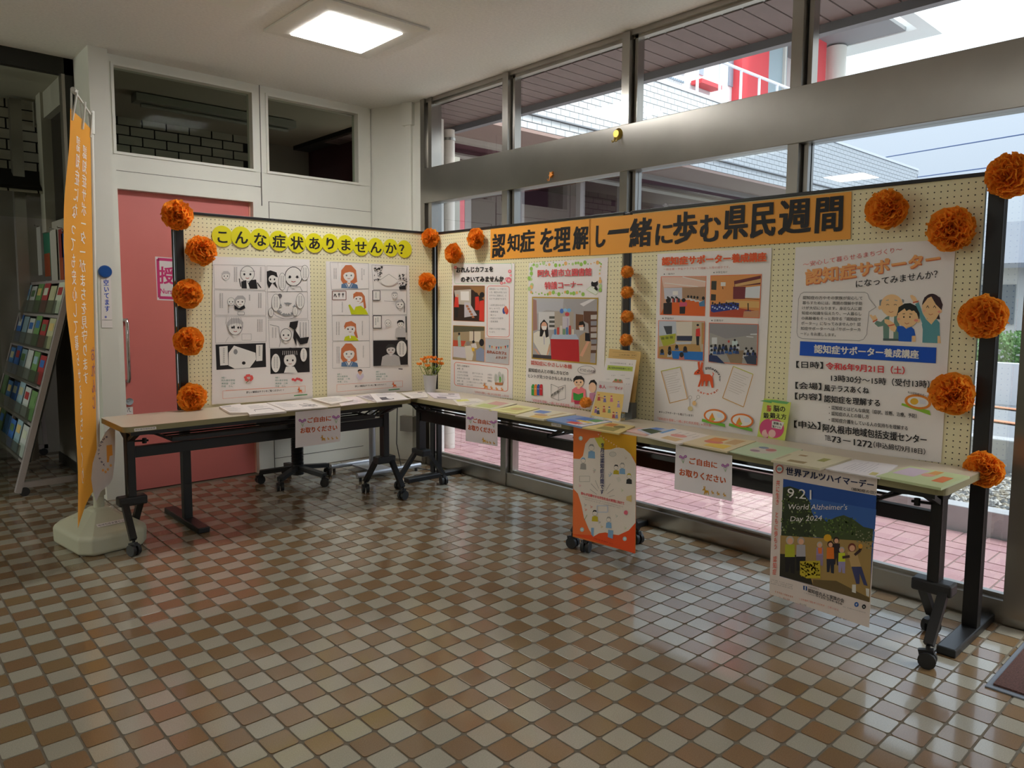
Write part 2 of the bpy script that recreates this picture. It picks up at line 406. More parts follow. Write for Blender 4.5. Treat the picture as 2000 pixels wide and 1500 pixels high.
# ---- pink door wall
def D(p, y=DY): return on(p, 1, y)
x_col0, x_col1 = 1.292, 1.405
xr = 3.44; zt1 = 2.935; zb1 = 2.335; zl = 2.105; xd0, xd1 = 1.455, 2.395
xw1, xw2, xw3 = 2.425, 2.515, 3.335
wf = B()
def wbox(x0, x1, z0, z1, y0=DY, y1=DY + .1): wf.box((x0, y0, z0), (x1, y1, z1))
wbox(x_col1 + .006, xd0 - .012, 0, CZ); wbox(xd1 + .02, xr, .0, zb1, DY + .004)
wbox(xd0 - .012, xd1 + .02, zl + .02, zb1)
wbox(xd0 - .012, xr, zt1, CZ)
wbox(xw1, xw2, zb1, zt1); wbox(xw3, xr, zb1, zt1); wbox(xr, xr + .2, 0, CZ, DY + .02, DY + .12)
wd_ = struct('wall_door_side', wf, WALLW)
struct('trim_1', B().box((x_col0, DY - .09, 0), (x_col1, DY + .3, CZ)).box((x_col0 + .005, DY + .3, 0), (x_col1 - .02, 5.9, CZ)), WALLW)
g_ = B()
g_.box((x_col1, DY - .002, 0), (x_col1 + .006, DY + .05, CZ))
for x in ((xw1 + xw2) / 2,): g_.box((x - .003, DY - .0015, zb1 - .25), (x + .003, DY + .02, CZ))
g_.box((xd0, DY - .0015, 2.225), (xw1 + .04, DY + .01, 2.228)); g_.box((xd1 + .13, DY + .0025, 2.12), (xr, DY + .01, 2.123))
g_.box((xd1 + .13, DY + .0025, .0), (xd1 + .135, DY + .01, 2.12)); g_.box((xd1 + .13, DY + .0025, .1), (xr - .1, DY + .01, .104))
obj('panel_joint', g_, M('joint_grey', S(96, 94, 86), .8), wd_)  # panel joints as thin grey strips on the wall
# door frame and transoms
fr = B(); t = .022
for a, b_ in (((xd0 - .03, 0), (xd0, zl)), ((xd1, 0), (xd1 + .03, zl)), ((xd0 - .03, zl), (xd1 + .03, zl + .03))):
    fr.box((a[0], DY - .012, a[1]), (b_[0], DY + .09, b_[1]))
struct('trim_2', fr, WALLW)
for k, (a, b_) in enumerate(((xd0 - .012, xw1), (xw2, xw3))):
    f2 = B(); t = .018
    for q in (((a, zb1), (b_, zb1 + t)), ((a, zt1 - t), (b_, zt1)), ((a, zb1 + t), (a + t, zt1 - t)), ((b_ - t, zb1 + t), (b_, zt1 - t))):
        f2.box((q[0][0], DY - .008, q[0][1]), (q[1][0], DY + .09, q[1][1]))
    wn = struct('window_%d' % (k + 1), f2, WALLW)
    obj('glass_pane', B().box((a + t, DY + .055, zb1 + t), (b_ - t, DY + .06, zt1 - t)), GLASSD, wn)
dr = struct('door_1', B().box((xd0, DY + .045, .004), (xd1, DY + .085, zl), .002), PINK)
hx = D((247, 640), DY).x
hb = B(); z0, z1 = D((250, 745), DY).z, D((245, 625), DY).z
hb.tube([(hx, DY + .046, z1), (hx, DY - .005, z1), (hx, DY - .02, z1 - .02), (hx, DY - .02, z0 + .02), (hx, DY - .005, z0), (hx, DY + .046, z0)], .012, 10)
hb.lathe((hx, DY + .03, z1), [(.02, -.01), (.02, .01)], 12)
obj('door_handle', hb, CHROME, dr, smooth=True)
lk = D((252, 784), DY + .045)
lb = B(); lb.tube([(lk.x, DY + .046, lk.z), (lk.x, DY + .03, lk.z)], .025, 16); lb.tube([(lk.x, DY + .031, lk.z), (lk.x, DY + .02, lk.z)], .012, 12)
obj('lock_knob', lb, CHROME, dr, smooth=True)
obj('door_edge_strip', B().box((xd1 - .012, DY + .04, .004), (xd1, DY + .046, zl)), M('pale_pink', S(224, 160, 140), .5), dr)
# diagonal wall in the corner with cable duct and valve box
dg0, dg1 = Vector((xr + .01, DY + .004, 0)), Vector((W + .02, 5.03, 0))
db = B(); nrm = Vector((1, .35, 0)).normalized() * .08
db.prism([dg0, dg1, dg1 + Vector((0, 0, CZ)), dg0 + Vector((0, 0, CZ))], nrm)
wdg = struct('wall_corner', db, WALLW)
dd = (dg1 - dg0).normalized(); dn = Vector((-dd.y, dd.x, 0)) * -1
if dn.y > 0 or dn.x > 0: dn = -dn
def diag(px):       # pixel on the diagonal wall
    d = RIGHT * ((px[0] - PCX) / FPX) + UP * (-(px[1] - PCY) / FPX) + FWD; c = Vector((0, 0, CAMZ))
    nn = Vector((dd.y, -dd.x, 0)); t_ = (dg0 - c).dot(nn) / d.dot(nn); return c + d * t_
duct = B(); q = diag((800, 300)); q.z = 0
duct.obox(q + dn * .012 + Vector((0, 0, .02)), q + dn * .012 + Vector((0, 0, CZ - .17)), .06, .024, up=dn)
duct.obox(q + dn * .02 + Vector((0, 0, CZ - .18)), q + dn * .02 + Vector((0, 0, CZ)), .10, .04, up=dn)
o = obj('cable_duct', duct, WALLW); setp(o, 'white cable duct running up the corner wall beside the tall window', 'duct')
q = diag((802, 826)); vb = thing('valve_box', 'small square steel valve plate low on the corner wall', 'valve box', q + Vector((0, 0, -.07)))
obj('plate', B().obox(q + dn * .006 - dd * .065, q + dn * .006 + dd * .065, .12, .13, up=Vector((0, 0, 1))), STEEL, vb)
obj('socket', B().tube([q + dn * .01 - dd * .03 + Vector((0, 0, .02)), q + dn * .05 + dd * .01, q + dn * .04 + dd * .03 - Vector((0, 0, .03))], .012, 8), CHROME, vb, smooth=True)

# ---- window wall (stainless steel frame)
jamb = B(); jamb.box((W - .04, 4.985, 0), (W + .08, 5.04, CZ)); jamb.box((W, 4.955, 0), (W + .08, 4.985, CZ)); jamb.box((W - .03, 4.90, 0), (W + .07, 4.945, CZ)); jamb.box((W, 5.03, 0), (W + .1, DY + .1, CZ))
ww = struct('wall_window_side', B().box((W + .02, -5, 0), (W + .12, -3.4, CZ)), WALLW)
struct('trim_3', B().box((W - .045, -3.4, 2.155), (W + .07, 5.0, 2.432), .003), STEEL)            # broad steel band
struct('trim_4', B().box((W - .03, .66, -.02), (W + .09, 5.0, .10)).box((W + .005, .66, .10), (W + .03, 5.0, .118)), STEEL)  # sill
struct('trim_5', B().box((W - .02, -3.4, CZ - .03), (W + .1, 5.0, CZ)).box((W + .0, -3.4, CZ - .05), (W + .04, 5.0, CZ - .03)), STEEL)
mull = [4.04, 2.954, 1.872, .822, -.35, -1.85, -3.35]
struct('trim_6', jamb, STEEL)
for k, y in enumerate(mull):
    mb = B(); w_ = .058 if k != 3 else .16
    mb.box((W - .038, y - w_, 0), (W + .08, y, CZ - .01)); mb.k = 1
    mb.box((W + .012, y - w_ - .012, 0), (W + .06, y - w_, CZ - .02)); mb.k = 0
    mb.box((W + .0, y - w_ - .034, 0), (W + .06, y - w_ - .012, CZ - .02))
    struct('trim_%d' % (7 + k), mb, [STEEL, STEELD])
segs = [(4.945, 4.045), (3.95, 2.96), (2.86, 1.88), (1.78, .83), (.60, -.33), (-.45, -1.83), (-1.95, -3.33)]
for k, (ya, yb) in enumerate(segs):
    wn = struct('window_%d' % (k + 3), B().box((W + .028, yb - .02, .115), (W + .04, yb, 2.16)).box((W + .028, ya, .115), (W + .04, ya + .02, 2.16)).box((W + .028, yb, 2.43), (W + .04, yb + .01, CZ - .03)), STEEL)
    obj('glass_pane', B().add([(W + .034, yb, .112), (W + .034, ya, .112), (W + .034, ya, 2.16), (W + .034, yb, 2.16)], [(0, 1, 2, 3)]), GLASSB if k < 4 else GLASS, wn)
    obj('glass_pane', B().add([(W + .034, yb, 2.43), (W + .034, ya, 2.43), (W + .034, ya, CZ - .03), (W + .034, yb, CZ - .03)], [(0, 1, 2, 3)]), GLASS, wn)
# hooks on the band
for nm, px, lab, r in (('suction_hook', (1207, 262), 'round brass-coloured suction hook on the steel band', .036), ('star_hook', (1078, 341), 'small orange star-shaped hook low on the steel band', .022)):
    p = on(px, 0, W - .046); h = thing(nm, lab, 'hook', (p.x, p.y, p.z - r))
    mt = M('brass', S(176, 150, 70), .3, .8) if r > .03 else M('orange_enamel', S(226, 140, 50), .4)
    bb = B()
    if r > .03: bb.tube([p, p + Vector((-.02, 0, 0))], r, 18, r2=r * .6)
    else:
        st = [p + Vector((0, (r if i % 2 else r * .5) * math.sin(i * math.pi / 5), (r if i % 2 else r * .5) * math.cos(i * math.pi / 5))) for i in range(10)]
        bb.prism(st, (-.012, 0, 0))
    obj('cup', bb, mt, h, smooth=True)
    for s_ in ((-1, 1) if r > .03 else (0,)):
        a = p + Vector((-.018, s_ * .012, -r * .5)); obj('prong', B().tube([a, a + Vector((-.008, 0, -.03)), a + Vector((-.02, 0, -.034)), a + Vector((-.024, 0, -.022))], .0035, 6), mt, h, smooth=True)

# ---- ceiling light
LX0, LX1, LY0, LY1 = 2.12, 2.60, 3.83, 4.30
EM = M('light_panel', (1, .99, .97, 1), .5, emit=LAMP)
EM2 = M('hall_light_panel', (1, .985, .955, 1), .5, emit=HALL)
def lamp(x0, x1, y0, y1, label, mt=EM):
    L_ = thing('ceiling_light', label, 'ceiling light', ((x0 + x1) / 2, (y0 + y1) / 2, CZ - .03), 'square ceiling lights')
    o_ = .12; fb = B(); z0, z1 = CZ - .03, CZ - .002
    O = [(x0 - o_, y0 - o_), (x1 + o_, y0 - o_), (x1 + o_, y1 + o_), (x0 - o_, y1 + o_)]; I = [(x0, y0), (x1, y0), (x1, y1), (x0, y1)]
    vs = [(x, y, z1) for x, y in O] + [(x, y, z1 - .012) for x, y in O] + [(x, y, z0) for x, y in I] + [(x, y, z0 + .004) for x, y in I]
    fb.add(vs, [(i, (i + 1) % 4, 4 + (i + 1) % 4, 4 + i) for i in range(4)] + [(4 + i, 4 + (i + 1) % 4, 8 + (i + 1) % 4, 8 + i) for i in range(4)] + [(3, 2, 1, 0)])
    obj('housing', fb, M('lamp_housing', S(220, 216, 206), .5), L_)
    obj('diffuser', B().box((x0, y0, z0 - .004), (x1, y1, z0 + .003)), mt, L_)
lamp(LX0, LX1, LY0, LY1, 'lit square ceiling light with glowing white panel above the corner tables')
for k, (x, y) in enumerate(((.3, .9), (-2.2, .9), (-2.2, 4.1), (.3, -2.3), (2.6, -2.3))):
    lamp(x - .24, x + .24, y - .24, y + .24, ['square ceiling light in the hall just left of the viewer', 'square ceiling light over the left side of the hall', 'square ceiling light at the far left of the hall by the glass screen', 'square ceiling light right behind the viewer', 'square ceiling light behind the viewer beside the windows'][k], EM2)
p = on((452, -4), 2, CZ)
o = obj('ceiling_vent', B().box((p.x - .11, p.y - .11, CZ - .012), (p.x + .11, p.y + .11, CZ), .004), WALLW); setp(o, 'small square white cover on the ceiling at the top edge', 'vent')

# ============================================================ BACK ROOM SEEN THROUGH GLASS
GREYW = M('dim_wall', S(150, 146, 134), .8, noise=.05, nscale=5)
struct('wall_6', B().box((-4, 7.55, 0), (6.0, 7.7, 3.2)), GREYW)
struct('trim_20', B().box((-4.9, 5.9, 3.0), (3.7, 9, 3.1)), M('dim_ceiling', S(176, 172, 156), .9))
brick_m = world_noise_mat('grey_wall_tile', [S(170, 166, 150), S(182, 177, 160), S(176, 170, 154)], (.21, 5, .085), (0, 0, 0), .6, .05)
wb = struct('wall_7', B().box((-1.6, 7.42, 2.42), (3.25, 7.55, 3.0)), M('dark_mortar', S(30, 27, 24), .9))
bme = bpy.data.meshes.new('brick'); _bb = B().box((-.098, -.012, -.037), (.098, .0, .037)); bme.from_pydata(_bb.v, [], _bb.f); bme.materials.append(brick_m)
for r_ in range(7):
    for k in range(23):
        x = -1.5 + k * .21 + (.105 if r_ % 2 else 0); z = 2.46 + r_ * .085
        if x > 3.17 or z > 2.98: continue
        o = bpy.data.objects.new('brick', bme); C.objects.link(o); o.parent = wb; o.location = Vector((x, 7.42, z)) - wb.location
sl = B()
for k in range(24):
    x = -1.6 + k * .205; sl.prism([(x + .006, 7.40, 2.405), (x + .198, 7.40, 2.405), (x + .198, 7.05, 2.22), (x + .006, 7.05, 2.22)], (0, .006, -.012))
obj('sloping_tile', sl, brick_m, wb, kind='stuff')
obj('sloping_backing', B().prism([(-1.6, 7.41, 2.40), (3.25, 7.41, 2.40), (3.25, 7.06, 2.21), (-1.6, 7.06, 2.21)], (0, .03, .05)), M('dark_mortar'), wb)
tl = thing('fluorescent_light', 'unlit long fluorescent fitting on the dim ceiling behind the transom', 'ceiling light', (2.3, 6.5, 2.9))
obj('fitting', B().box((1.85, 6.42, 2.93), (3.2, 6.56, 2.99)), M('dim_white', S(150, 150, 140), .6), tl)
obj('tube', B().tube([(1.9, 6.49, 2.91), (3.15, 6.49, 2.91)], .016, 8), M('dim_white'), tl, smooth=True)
# glass screen at the left
gs = B()
gs.box((-4, 5.86, CZ - .11), (x_col0, 5.92, CZ), 0); gs.box((x_col0 - .055, 5.86, 0), (x_col0 + .0, 5.92, CZ))
struct('trim_21', gs, M('dark_bronze', S(44, 44, 38), .4, .3))
wn = struct('window_20', B().box((x_col0 - .075, 5.85, 0), (x_col0 - .055, 5.93, CZ - .11)), STEEL)
obj('glass_pane', B().add([(-4, 5.89, 0), (.80, 5.89, 0), (.80, 5.89, 2.9), (-4, 5.89, 2.9)], [(0, 1, 2, 3)]), GLASSD, wn)
obj('glass_pane', B().add([(.8, 5.89, 1.9), (x_col0 - .07, 5.89, 1.9), (x_col0 - .07, 5.89, 2.87), (.8, 5.89, 2.87)], [(0, 1, 2, 3)]), GLASSD, wn)
# side wall behind the rack
X4 = 1.34
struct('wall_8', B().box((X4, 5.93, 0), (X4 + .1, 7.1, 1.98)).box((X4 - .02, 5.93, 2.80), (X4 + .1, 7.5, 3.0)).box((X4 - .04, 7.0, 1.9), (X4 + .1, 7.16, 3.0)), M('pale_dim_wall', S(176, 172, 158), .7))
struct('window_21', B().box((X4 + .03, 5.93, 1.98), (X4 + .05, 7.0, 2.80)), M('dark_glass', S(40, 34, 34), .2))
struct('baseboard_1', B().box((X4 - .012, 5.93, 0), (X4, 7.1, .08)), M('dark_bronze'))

# ============================================================ OUTDOORS
struct('ground', B().box((3.75, -30, -.3), (60, 40, -.02)), M('asphalt', S(150, 150, 150), .9, noise=.06, nscale=8))
XC = 4.93
pav = struct('paving', B().box((3.72, -1.5, -.05), (XC, 9, -.004)), M('paving_joint', S(150, 130, 122), .9))
pm = [world_noise_mat('pink_paver', [S(200, 152, 148), S(208, 162, 156), S(192, 142, 140), S(204, 156, 154)], (.11, .11, 1), (.03, .07, .5), .6, .06)]
A_ = .122
pmes = []
for wv in ((2 * A_ - .01, A_ - .009), (A_ - .009, 2 * A_ - .01)):
    me = bpy.data.meshes.new('paving_brick'); q = B().box((-wv[0] / 2, -wv[1] / 2, -.02), (wv[0] / 2, wv[1] / 2, 0)); me.from_pydata(q.v, [], q.f); me.materials.append(pm[0]); pmes.append((me, wv))
pf = B(); bl = []
for i in range(-1, 6):
    for j in range(-7, 38):
        x0 = 3.70 + i * 2 * A_; y0 = j * 2 * A_
        if (i + j) % 2: L2 = [(x0 + A_, y0 + A_ / 2, 0), (x0 + A_, y0 + 1.5 * A_, 0)]
        else: L2 = [(x0 + A_ / 2, y0 + A_, 1), (x0 + 1.5 * A_, y0 + A_, 1)]
        for x, y, k in L2:
            if x + pmes[k][1][0] / 2 > XC or x < 3.72: continue
            q = inframe((x, y, 0)); bl.append((q[2] if q else 99, x, y, k))
bl.sort()
for n, (z, x, y, k) in enumerate(bl):
    if n < 290 and z < 90:
        o = bpy.data.objects.new('paving_brick', pmes[k][0]); C.objects.link(o); o.parent = pav; o.location = Vector((x, y, 0)) - pav.location
    else:
        w2 = pmes[k][1]; pf.box((x - w2[0] / 2, y - w2[1] / 2, -.02), (x + w2[0] / 2, y + w2[1] / 2, 0))
obj('paving_field', pf, pm[0], pav, kind='stuff', fix=False)
CONC = M('concrete', S(196, 194, 190), .85, noise=.06, nscale=12, bump=.2)
struct('kerb_1', B().box((XC, -2, -.02), (XC + .13, 9, .152), .006), CONC)
# gravel bed
gb = struct('gravel_bed', B().box((XC + .13, -2, -.02), (6.5, 9, .09)), M('soil', S(150, 142, 128), .95))
gv = B(); rnd = random.Random(3)
for k in range(5200):
    x = rnd.uniform(XC + .14, 6.48); y = rnd.uniform(.2, 4.2); r = rnd.uniform(.014, .032); a = rnd.uniform(0, 3.14); ca, sa = math.cos(a), math.sin(a)
    P_ = [(1, 0, 0), (0, .7, 0), (-1, .1, 0), (0, -.75, 0), (0, 0, .55), (0.1, 0, -.5)]
    gv.k = rnd.randrange(3)
    gv.add([(x + r * (u * ca - v * sa), y + r * (u * sa + v * ca), .095 + r * w) for u, v, w in P_], [(0, 1, 4), (1, 2, 4), (2, 3, 4), (3, 0, 4), (1, 0, 5), (2, 1, 5), (3, 2, 5), (0, 3, 5)])
o = obj('gravel', gv, [M('pebble_light', S(214, 208, 196), .8), M('pebble_tan', S(176, 164, 142), .8), M('pebble_grey', S(120, 120, 116), .8)], kind='stuff'); o['label'] = 'grey and tan gravel beyond the concrete kerb'; o['category'] = 'gravel'
struct('kerb_2', B().box((6.5, -4, -.02), (6.66, 9, .34), .01), CONC)
rk = B()
for sx, px in ((0, (1988, 795)), (0, (1992, 822))):
    q = on(px, 2, .0); rk.obox(q + Vector((-.6, -1.2, .0)), q + Vector((-.1, .6, .0)), .12, .01); rk.obox(q + Vector((-.6, -1.2, .0)), q + Vector((.5, -1.2, .0)), .12, .01)
o = obj('road_marking', rk, M('orange_road_paint', S(236, 160, 120), .8)); setp(o, 'orange painted lines on the road beyond the kerb', 'road marking')
o = obj('boundary_wall', B().box((12.0, -10, -.02), (12.2, 12, .56)), M('white_render', S(236, 236, 236), .8)); setp(o, 'low white wall across the road at the right edge', 'wall')
hd = B(); rnd = random.Random(5)
for k in range(5000):
    x = rnd.uniform(12.5, 13.2); y = rnd.uniform(1.4, 4.2); z = rnd.uniform(.45, .98) ; r = .035
    n1 = Vector((rnd.gauss(0, 1), rnd.gauss(0, 1), rnd.gauss(0, 1))).normalized(); n2 = n1.orthogonal().normalized(); n3 = n1.cross(n2); c = Vector((x, y, z))
    hd.add([c + n2 * r, c + n3 * r * .6, c - n2 * r, c - n3 * r * .6], [(0, 1, 2, 3)])
o = obj('hedge', hd, M('hedge_leaf', S(120, 158, 92), .7), kind='stuff', fix=False); o['label'] = 'clipped green hedge behind the low white wall'; o['category'] = 'hedge'
hs = thing('house', 'pale house with grey tiled roof far right behind the hedge', 'house', (24, 5.6, 0))
obj('wall', B().box((22, 2.5, 0), (27, 8.5, 2.35)), M('cream_render', S(226, 222, 214), .8), hs)
rb = B(); rb.prism([(21.5, 2.0, 2.3), (21.5, 9.0, 2.3), (24.5, 9.0, 3.6), (24.5, 2.0, 3.6)], (0, 0, .12)); rb.prism([(27.5, 2.0, 2.3), (24.5, 2.0, 3.6), (24.5, 9.0, 3.6), (27.5, 9.0, 2.3)], (0, 0, .12))
obj('roof', rb, M('roof_tile', S(150, 152, 158), .6), hs)
for y in (3.6, 5.2, 6.8): obj('window', B().box((21.95, y, .9), (22.0, y + .9, 1.9)), M('far_glass', S(110, 120, 130), .2), hs)
# eaves over the window
SZ = 2.95; XE = 4.265
plk = bpy.data.meshes.new('soffit_plank'); q = B().box((-.27, -.058, 0), (.27, .058, .02)); plk.from_pydata(q.v, [], q.f); plk.materials.append(M('soffit_brown', S(112, 98, 97), .6, noise=.08, nscale=9))
sf = struct('eaves', B().box((W + .09, -3, SZ + .02), (XE + .02, 9, SZ + .25)), M('eaves_dark', S(60, 56, 58), .8))
for k in range(60):
    y = -.6 + k * .126
    if y > 6.9: break
    o = bpy.data.objects.new('soffit_plank', plk); C.objects.link(o); o.parent = sf; o.location = Vector((W + .10 + .27, y, SZ - .0)) - sf.location
struct('trim_30', B().box((XE - .01, -3, SZ - .05), (XE + .05, 9, SZ + .3)), M('fascia_grey', S(112, 116, 124), .5))
# roof slab above the hall (keeps the sky out)
struct('roof', B().box((-5.2, -5.2, CZ + .13), (W + .1, 9.2, CZ + .3)), CONC)
# white post and rain pipe
q = on((856, 882), 2, 0); o = obj('white_post', B().box((q.x - .045, q.y - .03, 0), (q.x + .045, q.y + .06, SZ)), WHITEP); setp(o, 'square white post standing just outside the left window pane', 'post')
q = on((878, 874), 2, 0); rp = thing('rain_pipe', 'round cream rain pipe outside the left window pane', 'pipe', q)
obj('pipe', B().tube([q, q + Vector((0, 0, 2.9))], .05, 18), M('cream_pvc', S(216, 208, 196), .5), rp, smooth=True)
zb = CAMZ + (on((878, 273), 1, q.y).z - CAMZ); obj('bracket', B().tube([q + Vector((0, 0, zb - .012)), q + Vector((0, 0, zb + .012))], .056, 18).box((q.x - .08, q.y, zb - .01), (q.x, q.y + .03, zb + .01)), STEEL, rp)
# ---- wing across the forecourt (white tiled canopy, maroon soffit)
YW = 8.0
MAR = M('maroon_panel', S(92, 50, 60), .7)
wing = thing('tiled_wing', 'white tiled canopy wing with dark maroon soffit outside the upper left panes', 'building', (14, 9, 0))
zb_, zl_, zt_ = 3.89, 4.095, 5.17
x0w, x1w = 4.6, 22.97
obj('backing', B().box((x0w, YW, zb_), (x1w, YW + .35, zt_)), M('tile_joint', S(110, 112, 116), .8), wing)
wt = M('white_facade_tile', S(198, 202, 204), .35)
tme = bpy.data.meshes.new('facade_tile'); q = B().box((-.0955, -.01, -.0435), (.0955, 0, .0435)); tme.from_pydata(q.v, [], q.f); tme.materials.append(wt)
tl_ = []; rows = [zb_ + .05, zb_ + .15] + [zl_ + .055 + .0965 * k for k in range(11)]
for r_, z in enumerate(rows):
    x = x0w + .1 + (.1 if r_ % 2 else 0)
    while x < x1w - .05:
        q = inframe((x, YW, z)); tl_.append((0 if (q and z < 5.3 and q[2] < 17) else 1, q[2] if q else 99, x, z)); x += .2
tl_.sort(); fb = B(); cnt = 0
for v_, d_, x, z in tl_:
    if cnt < 300 and v_ == 0 and not (5.6 > x): 
        o = bpy.data.objects.new('facade_tile', tme); C.objects.link(o); o.parent = wing; o.location = Vector((x, YW, z)) - wing.location; cnt += 1
    else: fb.box((x - .0955, YW - .01, z - .0435), (x + .0955, YW, z + .0435))
obj('facade_tile_field', fb, wt, wing, kind='stuff', fix=False)
obj('ledge', B().box((x0w, YW - .05, zl_ - .0), (x1w, YW, zl_ + .02)), M('ledge_grey', S(130, 134, 140), .5), wing)
obj('coping', B().box((x0w, YW - .03, zt_), (x1w, YW + .38, zt_ + .06)), M('coping_white', S(228, 232, 238), .6), wing)
obj('soffit_edge', B().box((x0w, YW - .01, zb_ - .05), (x1w, YW + .9, zb_ - .003)), M('soffit_beige', S(150, 126, 118), .7), wing)
obj('soffit', B().box((x0w, YW + .9, zb_ - .03), (x1w, YW + 6, zb_ + .05)), MAR, wing)
obj('soffit_beam', B().box((x0w, YW + .9, zb_ - .12), (x1w, YW + 1.05, zb_)), M('beam_grey', S(170, 160, 150), .6), wing)
obj('gutter', B().tube([(x0w, YW + 1.7, zb_ - .14), (x1w, YW + 1.7, zb_ - .14)], .05, 8), M('beam_grey'), wing, smooth=True)
obj('rear_wall', B().box((4.3, YW + 4, 0), (16, YW + 4.2, zb_)), MAR, wing)
obj('low_wall', B().box((6.6, YW + 2.4, 0), (14, YW + 2.5, 2.45)), M('beige_panel', S(190, 176, 166), .7), wing)
for k, x in enumerate((8.3, 9.6, 11.3, 12.6)): obj('door_post', B().box((x, YW + 2.3, 0), (x + .14, YW + 2.42, zb_ - .03)), M('pale_frame', S(190, 176, 172), .5), wing)
obj('side_wall', B().box((3.9, 6.6, 0), (4.0, 12, 3.6)).box((3.9, 6.4, 0), (4.75, 6.6, 3.6)), MAR, wing)
obj('pink_panel', B().box((4.76, 8.2, 1.6), (6.6, 8.24, 3.0)), M('pink_red_panel', S(196, 70, 84), .6), wing)
# upper storey
YU = 10.5
up = thing('upper_building', 'white upper storey with red columns behind the tiled parapet', 'building', (16, YU, 0))
WR = M('white_render')
obj('wall', B().box((6, YU + .02, 5.2), (17.3, YU + .3, 9)).box((19.6, YU + 1.2, 0), (23.4, YU + 1.4, 9)), WR, up)
REDM = M('red_panel', S(222, 70, 78), .6)
xa, xb = on((1443, 150), 1, YU).x, on((1492, 120), 1, YU).x
obj('red_column', B().box((xa - .28, YU - .25, 4), (xa, YU + .3, 9.5)).box((xa, YU - .15, 4), (xb, YU + .3, 9.5)), REDM, up)
xc = on((1583, 60), 1, YU).x; xd = on((1603, 60), 1, YU).x
obj('red_column', B().box((xc - .1, YU - .2, 4), (xd, YU + .3, 10.5)), REDM, up)
obj('curtain_window', B().box((xb, YU + .05, 4), (xc - 1.2, YU + .1, 9.3)), M('curtain_blue', S(170, 190, 198), .6), up)
for k in range(2):
    x = xb + (1.35 * k) + 1.1; obj('window_bar', B().box((x, YU - .02, 4), (x + .09, YU + .05, 9.3)), WHITEP, up)
obj('window_rail', B().box((xb, YU - .03, 6.6), (xc - 1.2, YU + .03, 6.68)), WHITEP, up)
xe = on((1615, 90), 1, YU).x
obj('round_column', B().tube([(xe, YU - .3, 4), (xe, YU - .3, 8.95)], .28, 20), WHITEP, up, smooth=True)
for px0, px1, z0, z1 in ((1363, 1374, 100, 148), (1425, 1431, 100, 170)):
    p0, p1 = on((px0, z0), 1, YU), on((px1, z1), 1, YU); obj('narrow_window', B().box((p0.x, YU - .01, p1.z), (p1.x, YU + .03, p0.z)), M('far_window', S(150, 166, 180), .3), up)
p0, p1 = on((1350, 158), 1, YU), on((1389, 180), 1, YU); obj('red_box', B().box((p0.x, YU - .3, p1.z), (p1.x, YU, p0.z)), REDM, up)
p0, p1 = on((1319, 128), 1, YU), on((1339, 143), 1, YU); obj('grille', B().box((p0.x, YU - .05, p1.z), (p1.x, YU, p0.z)), M('far_window'), up)
p0, p1 = on((1301, 143), 1, YU), on((1336, 160), 1, YU)
vb = B()
for k in range(9): xx = p0.x + (p1.x - p0.x) * k / 9; vb.box((xx, YU - .04, p1.z), (xx + (p1.x - p0.x) / 18, YU, p0.z - .1))
obj('vent_bars', vb, M('far_window'), up)
# overhanging roof of the upper building
ZR = 9.0
qs = [on(p, 2, ZR) for p in ((1719, 23), (1780, 67), (1620, 107), (1560, 60))]
rf = B(); xr1 = qs[1].x; yr0 = qs[1].y; rf.box((xb - .6, yr0, ZR), (xr1 - .4, YU + 3, ZR + .1)); obj('roof_soffit', rf, M('grey_soffit', S(140, 144, 146), .8), up)
obj('roof_edge', B().box((xr1 - .4, yr0 - .3, ZR - .03), (xr1 + .5, YU + 3, ZR + .25)).box((xb - .6, yr0 - .65, ZR - .03), (xr1 + .5, yr0 - .301, ZR + .25)), M('roof_edge_white', S(222, 228, 226), .7), up)
# balcony rail on the parapet
rail = thing('balcony_rail', 'thin white balcony rail running above the tiled parapet', 'railing', (15, 8.3, 5.2))
WM = M('white_metal', S(214, 220, 228), .5)
obj('top_rail', B().tube([(x0w + 4, 8.2, 6.02), (19, 8.2, 6.1)], .03, 8), WM, rail, smooth=True)
for px in (1361, 1405, 1446, 1482, 1517): x = on((px, 190), 1, 8.2).x; obj('post', B().tube([(x, 8.2, 5.1), (x, 8.2, 6.05)], .028, 8), WM, rail, smooth=True)
# overhead wires
for k, (a, b_) in enumerate((((1700, 312), (2000, 262)), ((1800, 345), (2000, 318)))):
    p0, p1 = on(a, 0, 30), on(b_, 0, 26); dv_ = (p1 - p0)
    o = obj('overhead_wire', B().tube([p0 - dv_ * 2, p1 + dv_ * 2], .02, 6), M('wire', S(90, 120, 170), .6)); setp(o, ['upper overhead wire against the sky at right', 'lower overhead wire against the sky at right'][k], 'wire', 'overhead wires')

